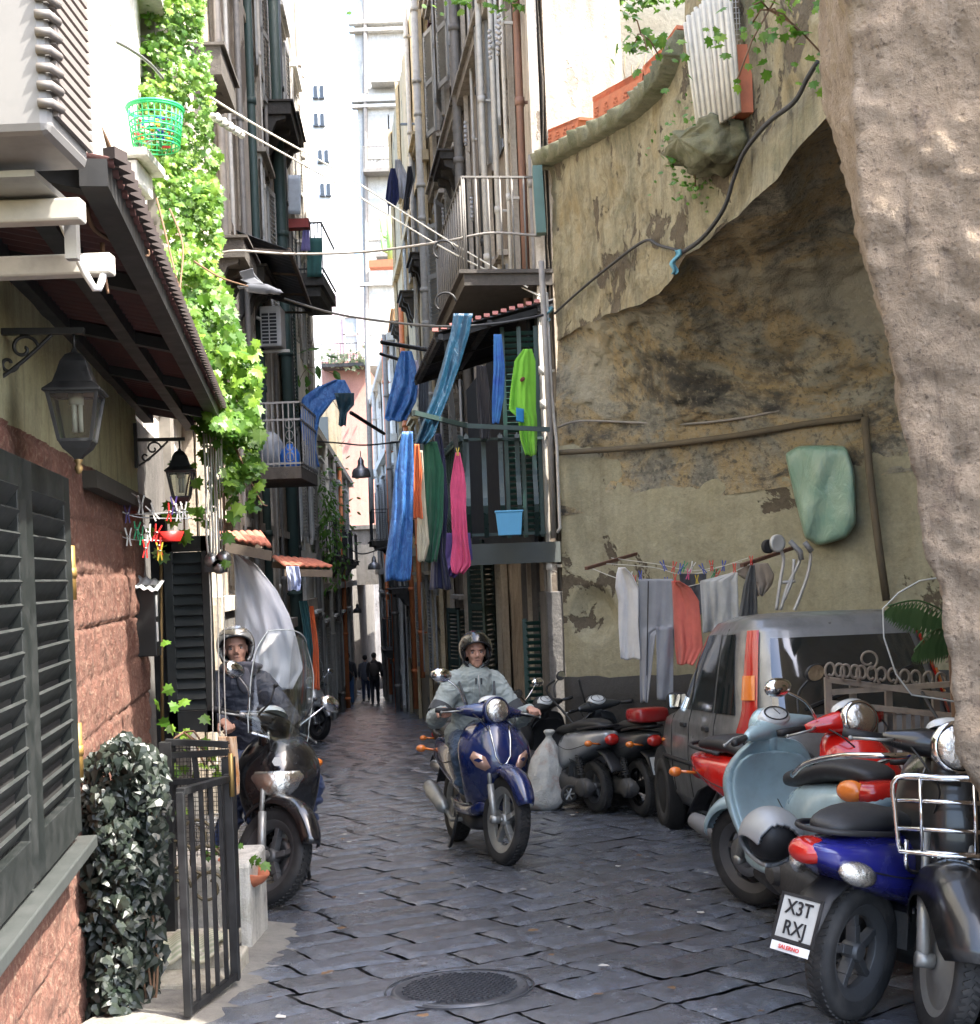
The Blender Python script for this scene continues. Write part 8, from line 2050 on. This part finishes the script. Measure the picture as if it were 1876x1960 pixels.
mb = MB(); o = [q for q in bpy.data.objects if q.get('label', '').startswith('lower white rope')][0]
for k in range(14): mb.ball(P(408 + k * 4.2, 222 + k * 2.7 + 2 * sin(k * 2), 9.5 + .1 * k), (.03, .03, .022 + .01 * (k % 3)), 8, 5)
mb.build('knots', M_rope, o, True)
cable('washing_line', 'iron chain stretched in front of the sunlit creeper', 'chain', [(205, 72, 8.2), (245, 92, 8.6), (285, 120, 9), (312, 150, 9.2)], .012, M_steel)
cable('overhead_cable', 'dark cable crossing low over the far alley', 'cable', [(580, 843, 20), (650, 848, 21), (700, 852, 21), (770, 845, 20), (800, 842, 19)], .014, M_wire)
cable('overhead_cable', 'second dark cable with loops near the passage', 'cable', [(655, 1040, 30), (690, 1060, 30), (730, 1050, 28), (775, 1035, 26)], .016, M_wire)
def pole(label, a, b, r, m=M_iron):
    p, q = P(*a), P(*b); th = thing('washing_pole', label, 'pole', p); mb = MB(); mb.tube([p, q], r, 8); mb.build('pole', m, th, True)
pole('long black iron pole holding the blue smock tarpaulin', (730, 655, 17.5), (870, 678, 16.5), .03)
pole('short black pole parallel to the long one', (728, 677, 18), (770, 690, 17.5), .025)
pole('dark pole slanting behind the torn tarpaulin', (672, 790, 19), (735, 830, 22), .03)
pole('horizontal iron pole high on the ochre tenement', (780, 152, 30), (850, 150, 29), .03)
pole('thin iron pole on the ochre tenement above the blue washing', (768, 238, 28), (830, 236, 27), .03)
garment('shirt', 'dark blue shirt hanging high on the ochre tenement', 'washing', [(322, 748, 756), (345, 742, 762), (380, 738, 764), (395, 744, 758)], 26, clothmat('indigo_cloth', (.02, .03, .12)), 'washing high on the ochre tenement', fold=.05, seed=50)
garment('shirt', 'pale grey plastic bag shirt hanging between dark clothes high up', 'washing', [(305, 756, 766), (340, 756, 782), (380, 764, 784)], 26.2, clothmat('pale_cloth', (.5, .5, .52)), 'washing high on the ochre tenement', fold=.05, seed=51)
garment('trousers', 'black trousers hanging high on the ochre tenement', 'washing', [(318, 780, 788), (345, 778, 792), (380, 774, 784), (402, 772, 784)], 26.1, clothmat('black_cloth2', (.012, .012, .02)), 'washing high on the ochre tenement', fold=.05, seed=52)
garment('jacket', 'dark denim jacket hanging on the grey tenement near the ropes', 'washing', [(452, 842, 848), (480, 838, 849), (512, 838, 848)], 19, clothmat('dark_denim', (.02, .025, .05)), fold=.04, seed=53)
garment('curtain', 'maroon curtain hanging out of a high window on the right', 'curtain', [(0, 826, 836), (50, 818, 834), (90, 816, 828)], 24, clothmat('maroon_cloth', (.09, .02, .025)), fold=.05, seed=54)
garment('tarpaulin', 'grey green hanging cloth beside the blue smock tarpaulin', 'tarpaulin', [(690, 806, 812), (720, 802, 820), (780, 802, 820), (815, 806, 818)], 17.5, clothmat('slate_cloth', (.10, .115, .13)), fold=.05, seed=55)
garment('shirt', 'small white and violet shirt beside the blue smock tarpaulin', 'washing', [(690, 792, 800), (715, 788, 804), (760, 786, 800)], 18, clothmat('white_violet', (.55, .5, .6)), fold=.04, seed=56)
garment('banner', 'long brown cloth twisting down the pale tenement', 'cloth', [(590, 748, 760), (640, 742, 752), (690, 735, 744)], 37, clothmat('tan_cloth', (.42, .25, .12)), fold=.08, seed=57)
garment('shirt', 'blue and white check shirt hanging at the far left doorway', 'washing', [(1084, 548, 572), (1110, 550, 576), (1130, 552, 574)], 13.8, clothmat('check_cloth', (.10, .16, .4), col2=(.5, .52, .6)), fold=.04, seed=58)
garment('towel', 'orange towel hanging behind the windscreen', 'washing', [(1160, 592, 600), (1240, 600, 610), (1320, 598, 612)], 15, clothmat('orange_towel', (.7, .14, .04)), fold=.03, seed=59)
garment('towel', 'teal towel beside the orange one', 'washing', [(1150, 572, 588), (1200, 580, 596), (1280, 588, 606)], 15.2, clothmat('teal_towel', (.02, .11, .15)), fold=.03, seed=60)
# pigeon
def pigeon():
    c = P(498, 552, 12.0); th = thing('pigeon', 'grey pigeon flying across the tenement front', 'bird', c); mb = MB()
    cap(mb, c + Vector((-.10, 0, .01)), c + Vector((.06, 0, -.01)), .045, .05); cap(mb, c + Vector((.08, 0, -.01)), c + Vector((.15, 0, -.035)), .04, .03); mb.ball(c + Vector((.175, 0, -.04)), (.032, .027, .027)); cap(mb, c + Vector((.20, 0, -.045)), c + Vector((.225, 0, -.052)), .010, .004)
    fuse('body', mb, mat('pigeon_grey', (.06, .065, .08), .7, 0, .4), th, .008, 2)
    for s_ in (-1, 1):
        mb = MB(); mb.grid(8, 10, lambda u, v: c + Vector((.05 - .13 * u - .10 * v - .04 * sin(v * 3), s_ * .03 - s_ * .10 * v * .6, .03 + .16 * v * (1 if s_ > 0 else .6) - .03 * u * v + .02 * sin(pi * v)))); mb.build('wing', mat('wing_grey', (.09, .095, .11), .7, 0, .5), th, True, solid=.006)
    mb = MB(); mb.grid(4, 5, lambda u, v: c + Vector((-.10 - .11 * v, (u - .5) * (.05 + .07 * v), .015))); mb.build('tail', mat('tail_grey', (.04, .043, .05), .7), th, True, solid=.006)
pigeon()

# ================================================================ RIGHT SIDE OBJECTS
def rightside():
    def wallpt(px, py, off=.12): return on(px, py, AA - off * 1.5, AB)
    th = thing('wall_pipe', 'long rusty pipe running along the recess wall and down its right side', 'pipe', wallpt(1062, 866)); mb = MB()
    pts = [wallpt(1062, 867), wallpt(1200, 858), wallpt(1300, 848), wallpt(1420, 832), wallpt(1540, 812), wallpt(1650, 798)]; mb.tube(sweep(pts, 4), .030, 8); mb.build('pipe_run', mat('old_pipe', (.12, .095, .06), .8, .1, .5, bumpy=.4), th, True)
    mb = MB(); mb.tube([wallpt(1655, 798), wallpt(1664, 900), wallpt(1680, 1030), wallpt(1697, 1150)], .034, 10); mb.build('down_pipe', _mc['old_pipe'], th, True)
    th = thing('conduit', 'thin pale conduit curving onto the recess wall above the rusty pipe', 'pipe', wallpt(1068, 816)); mb = MB(); mb.tube(sweep([wallpt(1068, 818), wallpt(1110, 806), wallpt(1200, 808), wallpt(1300, 812), wallpt(1420, 800), wallpt(1560, 770), wallpt(1720, 730)], 5), .013, 6); mb.build('conduit', M_pipeg, th, True)
    th = thing('down_pipe', 'pale vertical pipes on the wall corner beside the green balcony', 'pipe', P(1062, 900, 13.1)); mb = MB(); mb.tube([P(1046, 560, 13.2), P(1056, 760, 13.2), P(1066, 850, 13.2), P(1072, 1010, 13.2), P(1066, 1020, 13.2)], .018, 8); mb.build('conduit', M_pipel, th, True)
    mb = MB(); mb.tube([P(1036, 500, 13.1), P(1052, 800, 13.1), P(1060, 1030, 13.1)], .032, 10); mb.build('drain_pipe', M_pipeg, th, True)
    mb = MB(); mb.bar(P(1028, 320, 13.2), P(1036, 448, 13.2), .10, .14, up=(0, 1, 0)); mb.build('green_mesh_guard', mat('green_guard', (.06, .12, .10), .5), th, True)
    # green bag on the wall
    c = wallpt(1580, 950, .3); th = thing('wall_cover', 'green plastic cover wrapped over a box high on the recess wall', 'cover', c); mb = MB()
    out = [(1502, 868), (1530, 852), (1620, 852), (1636, 900), (1640, 1000), (1622, 1030), (1568, 1046), (1540, 1030), (1520, 950)]
    ctr = (1575, 945); rings = []; rr = random.Random(2)
    for off, sc_ in ((-.02, 1.0), (.10, 1.0), (.17, .97), (.19, .85), (.195, .68), (.20, .5), (.20, .3), (.20, .12)):
        ring = []
        n = 40
        for i in range(n):
            t = i / n * len(out); a = out[int(t) % len(out)]; b_ = out[(int(t) + 1) % len(out)]; f = t - int(t); x = a[0] + (b_[0] - a[0]) * f; y = a[1] + (b_[1] - a[1]) * f
            x = ctr[0] + (x - ctr[0]) * sc_; y = ctr[1] + (y - ctr[1]) * sc_; ring.append(wallpt(x, y, off + .03 * float(fbm(x * .035, y * .012, 1, 3, 5)) + .02 * sin(x * .09 + y * .02)))
        rings.append(ring)
    mb.loft(rings); m, nt, b, o_ = new_mat('green_plastic_sheet'); setin(nt, b, 'Base Color', mixc(nt, val(nt, noise_(nt, geo_pos(nt), 3, 5, .6), .35, .65), (.17, .30, .23), (.26, .36, .27))); setin(nt, b, 'Roughness', .3); setin(nt, b, 'Normal', bump(nt, noise_(nt, geo_pos(nt, scale=(1, 1, .4)), 6, 5, .6, 1.2), .8, .04)); mb.build('plastic', m, th, True, sub=1)
    # walking frame
    th = thing('walking_frame', 'folded grey walking frame with wheels hooked on a wall bar', 'walking frame', P(1500, 1060, 10.2)); mb = MB(); Mw = mat('frame_grey', (.46, .45, .43), .4, .3, .3)
    for pts in ([(1490, 1045), (1500, 1070), (1494, 1110), (1486, 1168)], [(1515, 1040), (1530, 1062), (1528, 1080), (1508, 1120), (1494, 1168)], [(1520, 1070), (1516, 1110), (1500, 1150)], [(1545, 1045), (1552, 1060), (1546, 1100), (1528, 1150), (1520, 1168)], [(1498, 1115), (1522, 1112)]): mb.tube(sweep([P(x, y, 10.15) for x, y in pts], 5), .014, 8)
    mb.build('tubes', Mw, th, True)
    for (x, y, r_) in ((1470, 1046, .055), (1488, 1040, .07)): e = MB(); C = Matrix.Translation(P(x, y, 10.1)) @ Matrix.Rotation(pi / 2, 4, 'X') @ Matrix.Rotation(.5, 4, 'Y'); e.lathe([(.0, .012), (r_ * .7, .012), (r_, .018), (r_ * 1.04, 0), (r_, -.018), (r_ * .7, -.012), (0, -.012)], 24, C); e.build('wheel', M_rubber if x < 1480 else mat('wheel_pale', (.5, .49, .45), .5), th, True)
    for pts in ([(1512, 1036), (1532, 1056), (1534, 1072)], [(1540, 1038), (1554, 1056)]): mb = MB(); mb.tube([P(x, y, 10.1) for x, y in pts], .022, 8); mb.build('hand_grip', M_greyp, th, True)
    # rubbish bag
    g = G(1042, 1548); th = thing('rubbish_bag', 'bulging translucent white rubbish bag tied at the top on the cobbles', 'rubbish bag', g); prof = [(0, 0), (.14, .0), (.215, .05), (.225, .14), (.20, .28), (.17, .42), (.13, .54), (.085, .63), (.04, .69), (.03, .72), (.055, .76), (.04, .78)]
    mb = MB(); n = 40; rings = []
    for (r_, z) in sweep([Vector((a, b, 0)) for a, b in prof], 4) and [(p.x, p.y) for p in sweep([Vector((a, b, 0)) for a, b in prof], 4)]:
        ring = []
        for i in range(n):
            a = 2 * pi * i / n; w_ = 1 + .13 * float(fbm(cos(a) * 2.2, sin(a) * 2.2, z * 4, 4, 3)) + .05 * sin(a * 9 + z * 6) * (z > .35); ring.append(g + Vector((r_ * cos(a) * w_ + .10 * z, r_ * sin(a) * w_ * .85, z)))
        rings.append(ring)
    mb.loft(rings); m, nt, b, o_ = new_mat('bag_plastic'); n_ = noise_(nt, geo_pos(nt), 7, 5, .6); setin(nt, b, 'Base Color', ramp(nt, n_, [(.3, (.60, .58, .52)), (.5, (.50, .50, .46)), (.62, (.45, .36, .30)), (.72, (.55, .56, .56))])); setin(nt, b, 'Roughness', .32); setin(nt, b, 'Normal', bump(nt, noise_(nt, geo_pos(nt, scale=(1, 1, 1.6)), 22, 5, .65, 1.5), .9, .02)); mb.build('bag', m, th, True)
    # trolley
    g = P(1088, 1534, 12.1); g.z = gz(12.1); th = thing('shopping_trolley', 'folded black shopping trolley with a small spoked wheel behind the rubbish bag', 'trolley', g); mb = MB(); C = Matrix.Translation(P(1089, 1520, 12.0)) @ Matrix.Rotation(pi / 2, 4, 'X') @ Matrix.Rotation(.4, 4, 'Y'); mb.lathe([(.06, .012), (.08, .016), (.088, 0), (.08, -.016), (.06, -.012), (.06, .012)], 24, C); mb.build('wheel', M_rubber, th, True)
    mb = MB()
    for k in range(6): a = k * pi / 3; mb.bar(C @ Vector((0, 0, 0)), C @ Vector((.062 * cos(a), .062 * sin(a), 0)), .014, .012, up=(0, 1, 0))
    mb.build('wheel_spokes', M_alul, th, True); mb = MB(); mb.bar(P(1108, 1400, 12.2), P(1094, 1500, 12.2), .09, .06, up=(0, 1, 0)); mb.tube(sweep([P(1108, 1400, 12.2), P(1085, 1370, 12.3), P(1046, 1322, 12.4), P(1062, 1302, 12.4)], 4), .012, 6); mb.tube(sweep([P(1120, 1345, 12.5), P(1112, 1318, 12.5), P(1108, 1300, 12.5)], 3), .012, 6); mb.build('frame', M_iron, th, True)
    # scrolled iron bench/bedstead beside the car
    th = thing('iron_railing', 'pale rusty wrought iron railing with scrolls standing behind the scooters', 'railing', P(1700, 1400, 6.9)); mb = MB(); Mr = mat('rusty_pale_iron', (.26, .22, .18), .7, .2, .6, bumpy=.3); d = 7.0
    for (a, b_) in (((1580, 1300), (1840, 1335)), ((1585, 1345), (1840, 1372)), ((1590, 1325), (1840, 1308))): mb.bar(P(*a, d), P(*b_, d - .2), .03, .03)
    for k in range(15): x = 1590 + 17.5 * k; mb.bar(P(x, 1345 + k * 1.9, d - .013 * k), P(x + 2, 1500, d - .013 * k), .016, .016, up=(0, 1, 0))
    for x in (1584, 1632, 1700, 1790): mb.bar(P(x, 1296 + (x - 1580) * .13, d), P(x + 8, 1560, d), .035, .035, up=(0, 1, 0))
    mb.build('rails', Mr, th, True)
    for k, x in enumerate((1590, 1606, 1620, 1636, 1650, 1668, 1688, 1708, 1733, 1752, 1778, 1800)):
        mb = MB(); c = P(x, 1283 + (x - 1590) * .09, d - .1); mb.tube([c + Vector((.030 * (1 - t / 12) * cos(t) * (1 if k % 2 else -1), .0, .045 * (1 - t / 14) * sin(t))) for t in np.linspace(-1.2, 5.5, 18)], .008, 6); mb.build('scroll', Mr, th, True)
    for (x, y) in ((1662, 1262), (1765, 1250), (1808, 1248)):
        mb = MB(); c = P(x, y, d - .1); mb.tube([c + Vector((.05 * (1 - t / 12) * cos(t), .0, .05 * (1 - t / 12) * sin(t))) for t in np.linspace(-1.5, 5.5, 20)], .007, 6); mb.build('scroll', Mr, th, True)
    # large clear windscreen on the right
    th = thing('scooter_windscreen', 'large clear scooter windscreen standing in front of the car at the rock pier', 'windscreen', P(1740, 1300, 5.6)); mb = MB()
    ol = [(1690, 1165), (1720, 1135), (1760, 1112), (1800, 1105), (1860, 1110), (1900, 1160), (1900, 1330), (1840, 1345), (1745, 1330), (1715, 1290), (1692, 1220)]
    cc = (1790, 1230)
    def fw(u, v):
        a = u * len(ol); i = int(a) % len(ol); f = a - int(a); p, q = ol[i], ol[(i + 1) % len(ol)]; x = p[0] + (q[0] - p[0]) * f; y = p[1] + (q[1] - p[1]) * f; x = cc[0] + (x - cc[0]) * v; y = cc[1] + (y - cc[1]) * v; return P(x, y, 5.6 - .08 * v * v)
    mb.grid(44, 6, fw); mb.build('screen', M_screen, th, True, fix=False); mb = MB(); mb.tube([fw(u, 1) for u in np.linspace(0, 1, 45)[:-1]], .004, 5, closed=True); mb.build('screen_edge', _mc['screen_edge'], th, True)
    mb = MB(); mb.tube([P(1765, 1325, 5.6), P(1800, 1385, 5.4), P(1830, 1400, 5.2)], .008, 6); mb.build('stay', M_iron, th, True)
    # blue bucket
    c = P(975, 1002, 12.75); th = thing('bucket', 'sky blue plastic bucket on the green balcony floor', 'bucket', c); mb = MB(); s = .19; k = .13
    mb.loft([[c + Vector((sx_ * w_, sy_ * w_ * .7, z)) for sx_, sy_ in ((-1, -1), (-.9, -1.0), (.9, -1.0), (1, -1), (1, 1), (-1, 1))] for w_, z in ((.115, -.12), (.135, .11), (.145, .115), (.145, .13), (.128, .13), (.11, -.10))], cap=True, smooth=False); mb.build('bucket', mat('sky_blue_plastic', (.10, .36, .60), .35, 0, .1), th, True, bevel=.006)
rightside()
